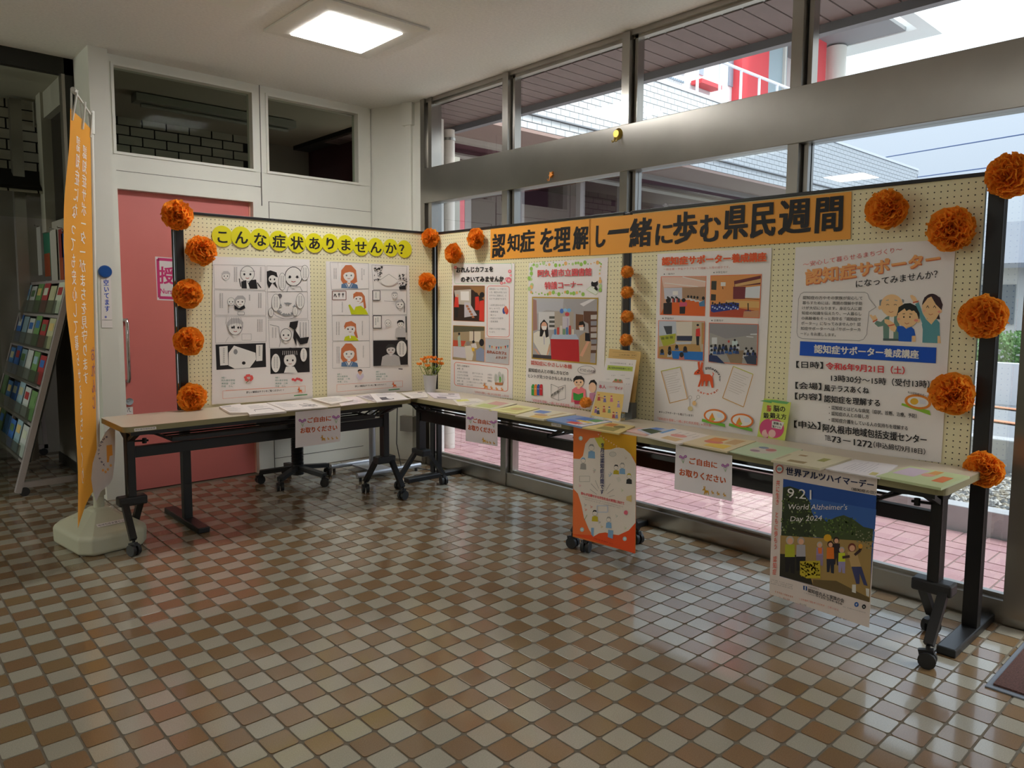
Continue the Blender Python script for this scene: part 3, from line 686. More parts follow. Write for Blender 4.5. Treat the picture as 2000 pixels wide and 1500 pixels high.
# ============================================================ DISPLAY BOARDS
def pegboard_mat(name, axis):
    mt = bpy.data.materials.new(name); mt.use_nodes = True; nt = mt.node_tree; b = nt.nodes['Principled BSDF']; b.inputs['Roughness'].default_value = .6
    ge = nt.nodes.new('ShaderNodeNewGeometry'); sp = nt.nodes.new('ShaderNodeSeparateXYZ'); nt.links.new(ge.outputs['Position'], sp.inputs[0])
    ds = []
    for k, o_ in ((axis, .0125), (2, .006)):
        md = nt.nodes.new('ShaderNodeMath'); md.operation = 'PINGPONG'; md.inputs[1].default_value = .0125
        ad = nt.nodes.new('ShaderNodeMath'); ad.operation = 'ADD'; ad.inputs[1].default_value = 10 + o_
        nt.links.new(sp.outputs[k], ad.inputs[0]); nt.links.new(ad.outputs[0], md.inputs[0])
        sq = nt.nodes.new('ShaderNodeMath'); sq.operation = 'POWER'; sq.inputs[1].default_value = 2; nt.links.new(md.outputs[0], sq.inputs[0]); ds.append(sq)
    sm = nt.nodes.new('ShaderNodeMath'); sm.operation = 'ADD'; nt.links.new(ds[0].outputs[0], sm.inputs[0]); nt.links.new(ds[1].outputs[0], sm.inputs[1])
    lt = nt.nodes.new('ShaderNodeMath'); lt.operation = 'LESS_THAN'; lt.inputs[1].default_value = .0029 ** 2; nt.links.new(sm.outputs[0], lt.inputs[0])
    mx = nt.nodes.new('ShaderNodeMix'); mx.data_type = 'RGBA'; mx.inputs['A'].default_value = S(236, 228, 186); mx.inputs['B'].default_value = S(60, 52, 40)
    nt.links.new(lt.outputs[0], mx.inputs['Factor']); nt.links.new(mx.outputs['Result'], b.inputs['Base Color']); return mt
PEGY, PEGX = pegboard_mat('pegboard_long', 1), pegboard_mat('pegboard_short', 0)
XB, YB = 3.39, 4.575
ZBT = 1.872
def board_right(y0, y1, label, feet, name='display_board'):
    r = thing(name, label, 'display board', (XB + .02, (y0 + y1) / 2, 0), 'perforated display boards')
    obj('panel', B().box((XB, y0 + .012, .645), (XB + .018, y1 - .012, ZBT - .008)), PEGY, r)
    obj('top_rail', B().box((XB - .006, y0, ZBT - .008), (XB + .026, y1, ZBT + .008), .002), BLACK, r)
    obj('bottom_rail', B().box((XB - .004, y0, .63), (XB + .024, y1, .648)), BLACK, r)
    for y, w in feet:
        obj('post', B().box((XB - (.012 if w > .05 else .0022), y - w / 2, .03), (XB + .036, y + w / 2, ZBT), .003), BLACK, r)
        obj('foot', B().box((3.10, y - .035, 0), (3.61, y + .035, .034), .006), BLACK, r)
board_right(.915, 2.697, 'cream perforated display board nearest the viewer, on a black T-foot frame', [(.885, .058)])
board_right(2.743, 4.562, 'cream perforated display board in the middle, beside the corner', [(2.72, .046), (4.548, .024)])
r = thing('display_board', 'cream perforated display board standing in front of the pink door', 'display board', (2.43, YB + .02, 0), 'perforated display boards')
obj('panel', B().box((1.546, YB, .645), (3.375, YB + .018, ZBT - .008)), PEGX, r)
obj('top_rail', B().box((1.507, YB - .006, ZBT - .008), (3.385, YB + .026, ZBT + .008), .002), BLACK, r)
obj('bottom_rail', B().box((1.507, YB - .004, .63), (3.385, YB + .024, .648)), BLACK, r)
for x, w in ((1.522, .05), (3.376, .018)):
    obj('post', B().box((x - w / 2, YB - .012, .03), (x + w / 2, YB + .036, ZBT), .003), BLACK, r)
obj('foot', B().box((1.487, 4.31, 0), (1.557, 4.91, .034), .006), BLACK, r)
obj('side_trim', B().box((1.490, YB + .0, .7), (1.4965, YB + .03, ZBT - .03)), CHROME, r)

# ============================================================ FOLDING TABLES
ZT = .70; TL, TD = 1.80, .45
TOPM = M('table_laminate', S(198, 186, 166), .32, noise=.02, nscale=5)
EDGEM = M('table_edge', S(150, 142, 104), .5)
def caster(parent, x, y, a, h=.165):
    c = B(); r = .031
    ca, sa = math.cos(a), math.sin(a)
    for s_ in (-1, 1):
        c.tube([(x + ca * 0 - sa * s_ * .006, y + ca * s_ * .006, r), (x - sa * s_ * .024, y + ca * s_ * .024, r)], r, 16)
    c.tube([(x, y, r + .005), (x, y, r * 2 + .022)], .008, 8)
    f = obj('caster', c, BLACKP, parent, smooth=True)
    obj('fork', B().obox((x - ca * .03, y - sa * .03, r * 1.7), (x + ca * .02, y + sa * .02, r * 2.1), .02, .02), BLACKP, f)
def make_table():
    T = thing('folding_table', 'x', 'table', (0, 0, 0), 'folding tables under the boards')
    hl, hd_ = TL / 2, TD / 2; r = .035
    o_ = []
    for cx, cy, a0 in ((hl - r, hd_ - r, 0), (-hl + r, hd_ - r, 90), (-hl + r, -hd_ + r, 180), (hl - r, -hd_ + r, 270)):
        for k in range(7): a = math.radians(a0 + 15 * k); o_.append((cx + r * math.cos(a), cy + r * math.sin(a)))
    tb = B(); n = len(o_)
    tb.add([(x, y, ZT) for x, y in o_], [tuple(range(n))])
    obj('table_top', B().prism([(x * .9985, y * .996, ZT - .027) for x, y in o_], (0, 0, .027)), TOPM, T)
    e = B(); vs = []
    for z, q in ((ZT - .029, 1), (ZT - .001, 1), (ZT - .029, .99)): vs += [(x * q, y * q, z) for x, y in o_]
    e.add(vs, [(i, (i + 1) % n, n + (i + 1) % n, n + i) for i in range(n)] + [(i, (i + 1) % n, 2 * n + (i + 1) % n, 2 * n + i) for i in range(n)])
    obj('edge_band', e, EDGEM, T)
    obj('frame_rail', B().box((-hl + .05, -.17, ZT - .058), (hl - .05, -.15, ZT - .029)).box((-hl + .05, .15, ZT - .058), (hl - .05, .17, ZT - .029)).box((-hl + .05, -.15, ZT - .05), (-hl + .08, .15, ZT - .03)).box((hl - .08, -.15, ZT - .05), (hl - .05, .15, ZT - .03)), BLACK, T)
    for y in (-.15, -.10, -.03, .05, .13):
        obj('shelf_rod', B().tube([(-hl + .10, y, ZT - .05), (-hl + .17, y, ZT - .06), (-hl + .26, y, ZT - .105), (hl - .26, y, ZT - .105), (hl - .17, y, ZT - .06), (hl - .10, y, ZT - .05)], .006, 6), BLACK, T, smooth=True)
    obj('shelf_end_bar', B().obox((-hl + .26, -.15, ZT - .105), (-hl + .26, .13, ZT - .105), .012, .012).obox((hl - .26, -.15, ZT - .105), (hl - .26, .13, ZT - .105), .012, .012).obox((-hl + .26, -.15, ZT - .102), (hl - .26, -.15, ZT - .102), .02, .022), BLACK, T)
    obj('cross_beam', B().box((-hl + .09, -.02, ZT - .205), (hl - .09, .02, ZT - .145), .003), BLACK, T)
    for s_ in (-1, 1):
        px = s_ * (hl - .085)
        obj('leg_post', B().box((px - .022, -.03, .27), (px + .022, .03, ZT - .03), .005), BLACK, T)
        obj('hinge_block', B().box((px - s_ * .075 , -.038, .235), (px + s_ * .07, .038, .285), .009), BLACKP, T)
        for yy, xx in ((-.165, px + s_ * .04), (.165, px - s_ * .055)):
            st = obj('leg_strut', B().obox((xx, yy * .12, .255), (xx, yy * .97, .085), .026, .034, up=(1, 0, 0)), BLACK, T)
            caster(T, xx, yy, .7 * s_ + yy * 3)
        obj('fold_bracket', B().obox((px, .03, ZT - .10), (px, .15, ZT - .05), .02, .03, up=(1, 0, 0)).obox((px, -.03, ZT - .10), (px, -.15, ZT - .05), .02, .03, up=(1, 0, 0)).tube([(px - .02 * s_, -.03, ZT - .11), (px - .09 * s_, -.03, ZT - .115)], .006, 6).tube([(px - .07 * s_, -.03, ZT - .10), (px - .07 * s_, -.03, ZT - .128)], .012, 8), BLACK, T)
    return T
T1 = make_table(); T1.location = (1.96, 4.11 + TD / 2, 0); T1['label'] = 'folding table with beige top standing in front of the pink door'
XT = 2.892
T2 = dup(T1, (XT + TD / 2, 3.565, 0), 'middle folding table running from the corner along the windows', -math.pi / 2)
T3 = dup(T1, (XT + TD / 2, 1.757, 0), 'folding table at the right end of the row, nearest the viewer', -math.pi / 2)
# name stickers on the table edges
def sticker(nm, px, ax, val, sign, label, rowtext):
    r, a = poster(nm, label, 'sticker', ax, val, sign, px, group='name stickers on the table edges')
    a.part('lettering'); (x0, y0), (x1, y1) = px[0], px[1]
    a.text(rowtext, x0 + 2, y0 + 1.2, x1 - 2, y1 + 1.2, px[3][1] - y0 - 3, px[2][1] - y1 - 3, K); a.done()
sticker('name_sticker', [(262, 837), (305, 833), (305.5, 838.5), (262.5, 843)], 1, 4.1095, -1, 'narrow white name sticker on the edge of the table by the pink door', '阿久根市役所会議')
sticker('name_sticker', [(1077, 826), (1096, 829), (1096, 834.5), (1077, 831.5)], 0, XT - .0008, -1, 'small white name sticker on the middle table edge left of the orange poster', '阿久根市')

# ============================================================ POM-POMS
def pom_mesh(r, seed, n=210, flat=.85):
    rnd = random.Random(seed); b = B()
    for k in range(n):
        zc = rnd.uniform(-.25, 1); ph = rnd.uniform(0, 6.283); q = math.sqrt(max(0, 1 - zc * zc)); d = Vector((q * math.cos(ph), q * math.sin(ph), zc * .85)).normalized()
        t1 = d.orthogonal().normalized(); t1 = (Matrix.Rotation(rnd.uniform(0, 6.28), 3, d) @ t1).normalized(); t2 = d.cross(t1)
        wd_ = r * rnd.uniform(.35, .62); R_ = r * rnd.uniform(.82, 1.04); nu, nv = 6, 4; vs = []; f1, f2, am = rnd.uniform(0, 6.28), rnd.uniform(5, 9), r * rnd.uniform(.05, .11)
        for i in range(nv):
            v = i / (nv - 1); rad = R_ * (.30 + .70 * v)
            for j in range(nu):
                u = (j / (nu - 1) - .5) * 2
                ww = wd_ * (.3 + .7 * v) * u; cr = am * v * math.sin(f1 + f2 * u) + am * .5 * v * math.sin(2.3 * f2 * u + v * 4)
                edge = (1 - .16 * u * u * v) * (1 + .05 * math.sin(f1 * 3 + 14 * u) * v)
                p = d * (rad * edge) + t1 * ww * .8 + t2 * (cr + r * .10 * (v - .5) * math.cos(f1))
                vs.append(p)
        fs = [(i * nu + j, i * nu + j + 1, (i + 1) * nu + j + 1, (i + 1) * nu + j) for i in range(nv - 1) for j in range(nu - 1)]
        b.add([(p.x, p.y, p.z * flat) for p in vs], fs)
    b.ball((0, 0, 0), r * .55, 10, sz=flat)
    return b
ORM = M('orange_tissue', S(255, 170, 56), .6, noise=.08, nscale=18, trans=.5, spec=.2)
ORM2 = M('orange_yarn', S(255, 176, 70), .8, noise=.18, nscale=60, bump=.5, bscale=300)
pomv = []
for s_ in range(5):
    b = pom_mesh(.088, 11 + s_); me = bpy.data.meshes.new('petals'); me.from_pydata([tuple(v) for v in b.v], [], b.f); me.materials.append(ORM); me.polygons.foreach_set('use_smooth', [True] * len(me.polygons)); pomv.append(me)
def pom(px, plane, label, scale=1.0, off=.0, k=0, small=False):
    ax, val = plane; p = on(px, ax, val - off - .055 * scale); nm = 'tissue_pompom' if not small else 'small_pompom'
    r = thing(nm, label, 'paper flower' if not small else 'pompom', p, 'orange tissue flowers on the boards' if not small else 'small orange pompoms')
    o = bpy.data.objects.new('petals', smallme if small else pomv[k % 5]); C.objects.link(o); o.parent = r
    R0 = Matrix.Rotation(-math.pi / 2, 4, 'Y') if ax == 0 else Matrix.Rotation(math.pi / 2, 4, 'X')
    sc = scale * (1 if not small else 1)
    o.matrix_local = R0 @ Matrix.Rotation(k * 1.3, 4, 'Z') @ Matrix.Diagonal((sc, sc, sc, 1))
    t = B(); d = Vector((0, 0, 0)); d[ax] = 1; t.tube([p, p + d * (.054 * scale + off)], .004, 6); obj('wire_tie', t, BLACK, r)
b = B(); rnd = random.Random(2)
for k in range(420):
    d = Vector((rnd.gauss(0, 1), rnd.gauss(0, 1), rnd.gauss(0, 1))).normalized(); t1 = d.orthogonal().normalized(); R_ = .041 * rnd.uniform(.85, 1.05)
    b.add([d * .012 + t1 * .003, d * .012 - t1 * .003, d * R_ - t1 * .004, d * R_ + t1 * .004], [(0, 1, 2, 3)])
    if k % 2: b.add([d * .03 + t1 * .006, d * .03 - d.cross(t1) * .006, d * R_ * .97], [(0, 1, 2)])
b.ball((0, 0, 0), .033, 12)
smallme = bpy.data.meshes.new('petals'); smallme.from_pydata([tuple(v) for v in b.v], [], b.f); smallme.materials.append(ORM2)
PL, PR = (1, YB), (0, XB)
for k, (px, pl, sc, lab) in enumerate([
    ((346, 420), PL, 1.02, 'orange tissue flower on the top left corner of the left board'),
    ((393, 489), PL, 1.02, 'orange tissue flower beside the first yellow letter disc'),
    ((366, 574), PL, 1.0, 'orange tissue flower on the left board beside the nursing room sign'),
    ((368, 667), PL, 1.0, 'orange tissue flower on the left post, second from the bottom'),
    ((374, 776), PL, 1.0, 'orange tissue flower resting at the foot of the left post on the table'),
    ((840, 465), PL, .84, 'orange tissue flower at the top where the two boards meet'),
    ((834, 550), PL, .82, 'orange tissue flower below the one at the board corner'),
    ((886, 495), PR, .86, 'orange tissue flower just above the corner of the cafe poster'),
    ((931, 466), PR, .86, 'orange tissue flower touching the left end of the orange banner'),
    ((1732, 410), PR, .98, 'orange tissue flower right of the orange banner'),
    ((1858, 447), PR, 1.03, 'orange tissue flower over the top right corner of the supporter poster'),
    ((1972, 343), PR, .98, 'orange tissue flower on the top right corner of the right board'),
    ((1921, 619), PR, 1.0, 'orange tissue flower halfway down the right edge of the right board'),
    ((1861, 769), PR, 1.0, 'orange tissue flower over the lower right side of the supporter poster'),
    ((1922, 917), PR, .84, 'orange tissue flower at the right end of the near table')]):
    pom(px, pl, lab, sc, k=k, off=.0)
for px, lab in (((1225, 531), 'topmost small orange pompom on the black post between the boards'), ((1225, 571), 'second small orange pompom from the top on the black post'),
                ((1225, 618), 'third small orange pompom from the top on the black post'), ((1223, 664), 'lowest small orange pompom on the black post, above the brochure stand'),
                ((1144, 786), 'small orange pompom at the lower right of the library poster')):
    pom(px, PR, lab, .95, k=3, small=True)

# ============================================================ YELLOW LETTER DISCS
YEL = M('yellow_card', S(226, 216, 16), .55)
LD = ['leftmost yellow disc, lettered こ', 'second yellow disc from the left, lettered ん', 'yellow disc lettered な, left of the disc lettered 症', 'yellow disc with the complex character 症', 'yellow disc with the character 状', 'yellow disc lettered あ right of the disc lettered 状', 'yellow disc lettered り, left of the ま disc', 'yellow disc lettered ま, between り and せ', 'yellow disc lettered せ, just right of ま', 'yellow disc lettered ん, third from the right end', 'yellow disc lettered か beside the question mark disc', 'rightmost yellow disc with a question mark']
for k, (ch, x, y, rr) in enumerate(zip('こんな症状ありませんか？', (434.5, 471.5, 508, 545, 580, 614, 645, 675, 705, 734, 763.5, 790), (461.5, 463, 467, 470.5, 474, 474.5, 475, 477.5, 481.5, 482.5, 484, 486.5),
        (20.3, 20.3, 20.3, 19.6, 19.2, 18.7, 18.2, 18, 17.8, 17.5, 17, 16.8))):
    c = on((x, y), 1, YB - .004 - .0012 * (k % 2)); e = on((x, y + rr * 1.02), 1, YB - .004); R_ = abs(c.z - e.z)
    t = thing('letter_disc', LD[k], 'letter disc', c, 'yellow letter discs of the left heading')
    b = B(); b.tube([c + Vector((0, 0, 0)), c + Vector((0, .0015, 0))], R_, 40); obj('disc', b, YEL, t)
    a = Art(1, c.y, -1, t); a.part('letter'); h = rr * .68
    a.cells(ch, [(x - h, y - h), (x + h, y - h + 1.5), (x + h, y + h + 1.5), (x - h, y + h)], K, .035, 'em'); a.done()

# ============================================================ ORANGE BANNER
r = thing('banner', 'long orange banner with black brush lettering across both right boards', 'banner', on((1300, 470), 0, XB - .004))
BAN = M('orange_banner_paper', S(240, 164, 58), .55)
for q in ([(958, 447.5), (1153.5, 427.5), (1153.5, 498), (957.5, 507)], [(1151, 428), (1663, 374), (1661, 467), (1151, 499)]):
    obj('banner_sheet', sheet_poly([on(p, 0, XB - .004) for p in q], (-1, 0, 0)), BAN, r)
a = Art(0, XB - .004, -1, r); a.part('lettering')
def brush(ch, x0, y0, x1, y1, sl=.10, b=.04, kx=0):
    w = x1 - x0
    dy = -.10 * w
    a.cells(ch, [(x0 + sl * w, y0), (x1 + sl * w * .5, y0 + dy), (x1 - sl * w * .5, y1 + dy), (x0 - sl * w, y1)], K, b, 'tight')
a.tf(800, 400, .28)
for ch, x0, y0, x1, y1 in (('認', 580, 205, 665, 370), ('知', 685, 205, 765, 330), ('症', 775, 180, 870, 335), ('を', 915, 170, 1000, 335), ('理', 1010, 165, 1120, 330), ('解', 1145, 155, 1245, 315)): brush(ch, x0, y0, x1, y1, .05)
a.tf(1200, 350, .33333)
for ch, x0, y0, x1, y1 in (('し', -105, 275, -55, 400), ('一', -35, 300, 85, 325), ('緒', 95, 235, 215, 400), ('に', 245, 265, 340, 385), ('歩', 350, 200, 480, 380), ('む', 505, 215, 620, 370), ('県', 645, 165, 780, 355), ('民', 805, 150, 940, 345), ('週', 970, 130, 1150, 325), ('間', 1185, 115, 1335, 315)):
    brush(ch, x0, y0, x1, y1, .04, .045)
a.tf(); a.line([(1152, 428), (1152, 498)], .8, S(150, 96, 30)); a.done()

# ============================================================ POSTERS ON THE LEFT BOARD (ink drawings)
YP = YB - .003; XP = XB - .003
def face(a, cx, cy, r, hair=None, hl=1.0, skin=SKIN, eye=K, body=None, bw=1.5, by=None, smile=True, outline=None, collar=None):
    """simple drawn head (r = head radius) with hair, eyes, mouth and shoulders"""
    if body:
        y1 = by if by is not None else cy + r * 2.6
        a.poly([(cx - r * bw * .45, cy + r * .95), (cx + r * bw * .45, cy + r * .95), (cx + r * bw * .95, cy + r * 1.4), (cx + r * bw * 1.1, y1), (cx - r * bw * 1.1, y1), (cx - r * bw * .95, cy + r * 1.4)], body)
    if hair and hl > .9: a.poly([(cx - r * 1.15, cy), (cx - r * .95, cy - r * .85), (cx, cy - r * 1.28), (cx + r * .95, cy - r * .85), (cx + r * 1.15, cy), (cx + r * 1.1, cy + r * hl), (cx - r * 1.1, cy + r * hl)], hair)
    a.poly([(cx - r * .22, cy + r * .7), (cx + r * .22, cy + r * .7), (cx + r * .25, cy + r * 1.25), (cx - r * .25, cy + r * 1.25)], skin)
    if collar: a.poly([(cx - r * .7, cy + r * 1.1), (cx, cy + r * 1.7), (cx + r * .7, cy + r * 1.1), (cx + r * .45, cy + r * 1.0), (cx, cy + r * 1.35), (cx - r * .45, cy + r * 1.0)], collar)
    a.ell(cx, cy, r * .88, r * .98, skin, 22)
    if outline: a.line([(cx + r * .88 * math.cos(t * .33), cy + r * .98 * math.sin(t * .33)) for t in range(19)], r * .07, outline, True)
    if hair: a.poly([(cx - r * .98, cy + r * .1), (cx - r * 1.0, cy - r * .6), (cx - r * .5, cy - r * 1.12), (cx + r * .5, cy - r * 1.12), (cx + r * 1.0, cy - r * .6), (cx + r * .98, cy + r * .1), (cx + r * .7, cy - r * .4), (cx + r * .1, cy - r * .5), (cx - r * .6, cy - r * .35)], hair)
    for sx in (-.38, .38): a.ell(cx + r * sx, cy + r * .05, r * .13, r * .15, eye, 10, lay=False)
    a.line([(cx - r * .22, cy + r * .5), (cx, cy + r * .58), (cx + r * .22, cy + r * .5)], r * .08, S(170, 80, 70))
def bubble(a, cx, cy, rx, ry, t=None, rows=2, fillc=WHT):
    a.ell(cx, cy, rx, ry, fillc, 24); a.line([(cx + rx * math.cos(k * .2618), cy + ry * math.sin(k * .2618)) for k in range(24)], 3, K, True)
    for j in range(rows): vscr(a, cx + (j - (rows - 1) / 2) * rx * .6, cy - ry * .65, cy + ry * .6, rx * .35, KL)
def vscr(a, x, y0, y1, h, col):
    y = y0; a.lay()
    while y < y1:
        a.line([(x - h / 2, y), (x + h / 2, y + h * .1)], h * .14, col, lay=False); a.line([(x, y), (x + h * .1, y + h * .6)], h * .13, col, lay=False)
        a.line([(x - h / 2, y + h * .55), (x + h / 2, y + h * .6)], h * .12, col, lay=False); y += h * 1.05
def frame(a, q, fill=None, w=3, col=KL):
    if fill: a.poly(q, fill)
    a.line(q, w, col, True)
def donkey(a, x, y, s, col=ORG):
    P_ = lambda L: [(x + u * s, y + v * s) for u, v in L]
    a.poly(P_([(-.9, -.55), (-.55, -.85), (-.62, -1.5), (-.42, -1.55), (-.38, -.9), (-.25, -1.5), (-.08, -1.45), (-.16, -.8), (0, -.35), (.55, -.33), (.82, -.05), (.9, .95), (.72, .95), (.55, .3), (.35, .3), (.3, .8), (.14, .8), (.12, .3), (0, .3), (-.1, .8), (-.26, .8), (-.2, .3), (-.42, .85), (-.6, .85), (-.36, .1), (-.35, -.35), (-.72, -.3), (-.98, -.32)]), col)
    a.ell(x - .48 * s, y - .68 * s, .07 * s, .08 * s, K, 8)
    a.line(P_([(.78, -.1), (.92, -.4), (.8, -.5)]), .07 * s, col)
def foot_note(a, x, y, w, dy, sc=1):
    a.line([(x, y), (x + w, y + dy), (x + w, y + dy + 60 * sc), (x, y + 75 * sc)], 2.2, ORG, True)

def P1():
    r, a = poster('comic_poster', 'white poster of hand-drawn black ink comic panels, left of the two on the left board', 'poster', 1, YP, -1, [(415.5, 501), (605, 506.5), (611, 778), (413.5, 790)])
    a.part('ink_drawing'); a.tf(400, 500, .2)
    for q in ([(85, 85), (590, 95), (590, 335), (95, 320)], [(605, 95), (1000, 100), (1000, 345), (610, 350)], [(92, 330), (597, 345), (595, 580), (98, 578)], [(612, 350), (1002, 350), (1005, 610), (618, 612)],
              [(98, 592), (597, 592), (597, 835), (105, 852)], [(620, 625), (1012, 625), (1018, 895), (632, 897)]): frame(a, q, w=2.2)
    frame(a, [(105, 865), (592, 850), (598, 1083), (115, 1112)], K); frame(a, [(638, 905), (1020, 895), (1024, 1132), (642, 1152)], K)
    a.poly([(140, 885), (222, 878), (228, 1065), (150, 1070)], WHT); a.poly([(500, 868), (565, 865), (562, 1022), (502, 1028)], WHT); a.poly([(232, 945), (285, 875), (495, 945), (500, 1010), (440, 1090), (292, 1100), (232, 1070)], WHT)
    a.ell(300, 935, 20, 26, S(150, 150, 150)); a.ell(380, 1045, 18, 16, K); vscr(a, 185, 900, 1040, 18, KL); vscr(a, 533, 880, 980, 16, K)
    # panel 1
    face(a, 415, 175, 78, None, skin=WHT, outline=KL); a.poly([(355, 250), (400, 235), (425, 265), (450, 235), (500, 230), (515, 320), (360, 315)], K); a.poly([(405, 240), (425, 275), (440, 320), (410, 320)], WHT)
    a.line([(345, 145), (395, 150)], 3, K); a.line([(440, 150), (490, 148)], 3, K); face(a, 205, 195, 42, S(200, 196, 194), .8, skin=WHT, outline=KL)
    a.line([(335, 220), (352, 300)], 8, K); a.line([(512, 260), (548, 310)], 8, K)
    for x in (290, 310, 545): vscr(a, x, 110, 250, 14, KL)
    # panel 2
    a.poly([(605, 150), (640, 140), (700, 160), (712, 210), (690, 200), (690, 260), (712, 320), (660, 260), (625, 320), (606, 260)], K); a.ell(660, 225, 38, 38, WHT); a.ell(640, 228, 7, 10, K); a.ell(680, 228, 7, 10, K)
    face(a, 865, 200, 95, None, skin=WHT, outline=K); a.line([(810, 215), (845, 205)], 4, K); a.line([(880, 205), (920, 212)], 4, K); a.line([(800, 350), (815, 300), (930, 300), (950, 345)], 3, K)
    bubble(a, 755, 250, 36, 85); bubble(a, 975, 165, 40, 75)
    # panel 3
    face(a, 345, 445, 52, S(190, 186, 184), .5, skin=WHT, outline=KL); face(a, 255, 445, 40, None, skin=WHT, outline=KL); a.poly([(285, 475), (330, 510), (385, 480), (395, 510), (350, 530), (290, 520)], K)
    for x in (150, 170, 525, 545): vscr(a, x, 365, 500, 14, KL)
    a.rrect(320, 545, 385, 575, 8, 3, K); vscr(a, 435, 380, 430, 14, K); vscr(a, 230, 480, 560, 13, K)
    # panel 4
    for k in range(14): aa = k * 1.1; a.poly([(800 + 110 * math.cos(aa + u) * (.55 if i % 2 else .95), 520 + 70 * math.sin(aa + u) * (.55 if i % 2 else .95)) for i, u in enumerate((0, .25, .5))], S(150, 150, 150))
    a.line([(800 + 140 * math.cos(k * .3), 530 + 82 * math.sin(k * .3)) for k in range(0, 12)], 3, KL); a.ell(730, 390, 22, 22, KL)
    bubble(a, 692, 455, 42, 85); bubble(a, 930, 440, 40, 75, rows=2); bubble(a, 645, 550, 24, 42, rows=1); bubble(a, 880, 540, 24, 45, rows=1)
    # panel 5
    face(a, 295, 695, 78, S(196, 192, 190), .6, skin=WHT, outline=KL); a.ell(283, 695, 8, 16, K); a.ell(348, 700, 7, 12, K)
    for k in range(7): a.line([(215 + k * 22, 600), (200 + k * 28, 660 + (k % 3) * 18)], 2, KL)
    a.line([(230, 790), (200, 840)], 2, KL); a.rrect(360, 760, 452, 822, 4, 2, KL)
    for x in (515, 535, 555): vscr(a, x, 620, 740, 13, KL)
    # panel 6
    a.poly([(822, 690), (830, 645), (910, 632), (900, 690), (880, 720), (930, 800), (1015, 790), (1000, 850), (930, 865), (890, 800), (895, 880), (860, 800), (870, 720)], K); face(a, 790, 770, 62, None, skin=WHT, outline=K)
    a.line([(632, 670), (720, 690), (735, 840), (725, 890)], 3, K)
    for x in (660, 690, 930, 960, 985): vscr(a, x, 650 if x > 900 else 700, 790, 14, KL)
    # panel 8
    face(a, 830, 1015, 70, None, skin=WHT, outline=KL); a.poly([(745, 975), (760, 915), (835, 895), (905, 915), (915, 980), (860, 960)], K)
    for k in range(8): a.line([(760 + k * 19, 925), (757 + k * 20, 965)], 4, WHT)
    a.poly([(770, 1140), (790, 1080), (870, 1080), (905, 1140)], WHT); bubble(a, 690, 1045, 45, 92); bubble(a, 962, 965, 34, 68, rows=1)
    a.part('illustration')
    for k in range(9): a.ell(425 + 32 * math.cos(k * 2.4), 1190 + 24 * math.sin(k * 2.4), 15, 14, S(232, 96, 92), 9)
    a.line([(400, 1240), (440, 1200)], 6, S(110, 150, 100))
    for k in range(5): a.ell(858 + k * 20, 1205 + 8 * math.sin(k * 2), 15, 13, S(228, 92, 96), 9)
    donkey(a, 925, 1315, 24); a.line([(868, 1364), (998, 1352)], 9, S(60, 150, 90)); a.line([(200, 1312), (860, 1275), (975, 1268)], 2, ORG); foot_note(a, 172, 1318, 805, -50)
    a.part('lettering')
    GR = S(60, 130, 110)
    for y, t in ((1178, '絵：'), (1205, '阿久根中学校'), (1235, '美術部　三年'), (1262, '作者　さん')): a.text(t, 160, y, 160 + 22 * len(t), y - 2, 20, 20, GR)
    for y, t in ((1178, '絵：'), (1205, '阿久根中学校'), (1235, '美術部　二年'), (1262, '作者　さん')): a.text(t, 685, y, 685 + 20 * len(t), y - 2, 19, 19, GR)
    a.text('詳しい解説はチラシをご覧ください！！', 402, 1320, 765, 1298, 22, 20, K, .03); a.done()
P1()
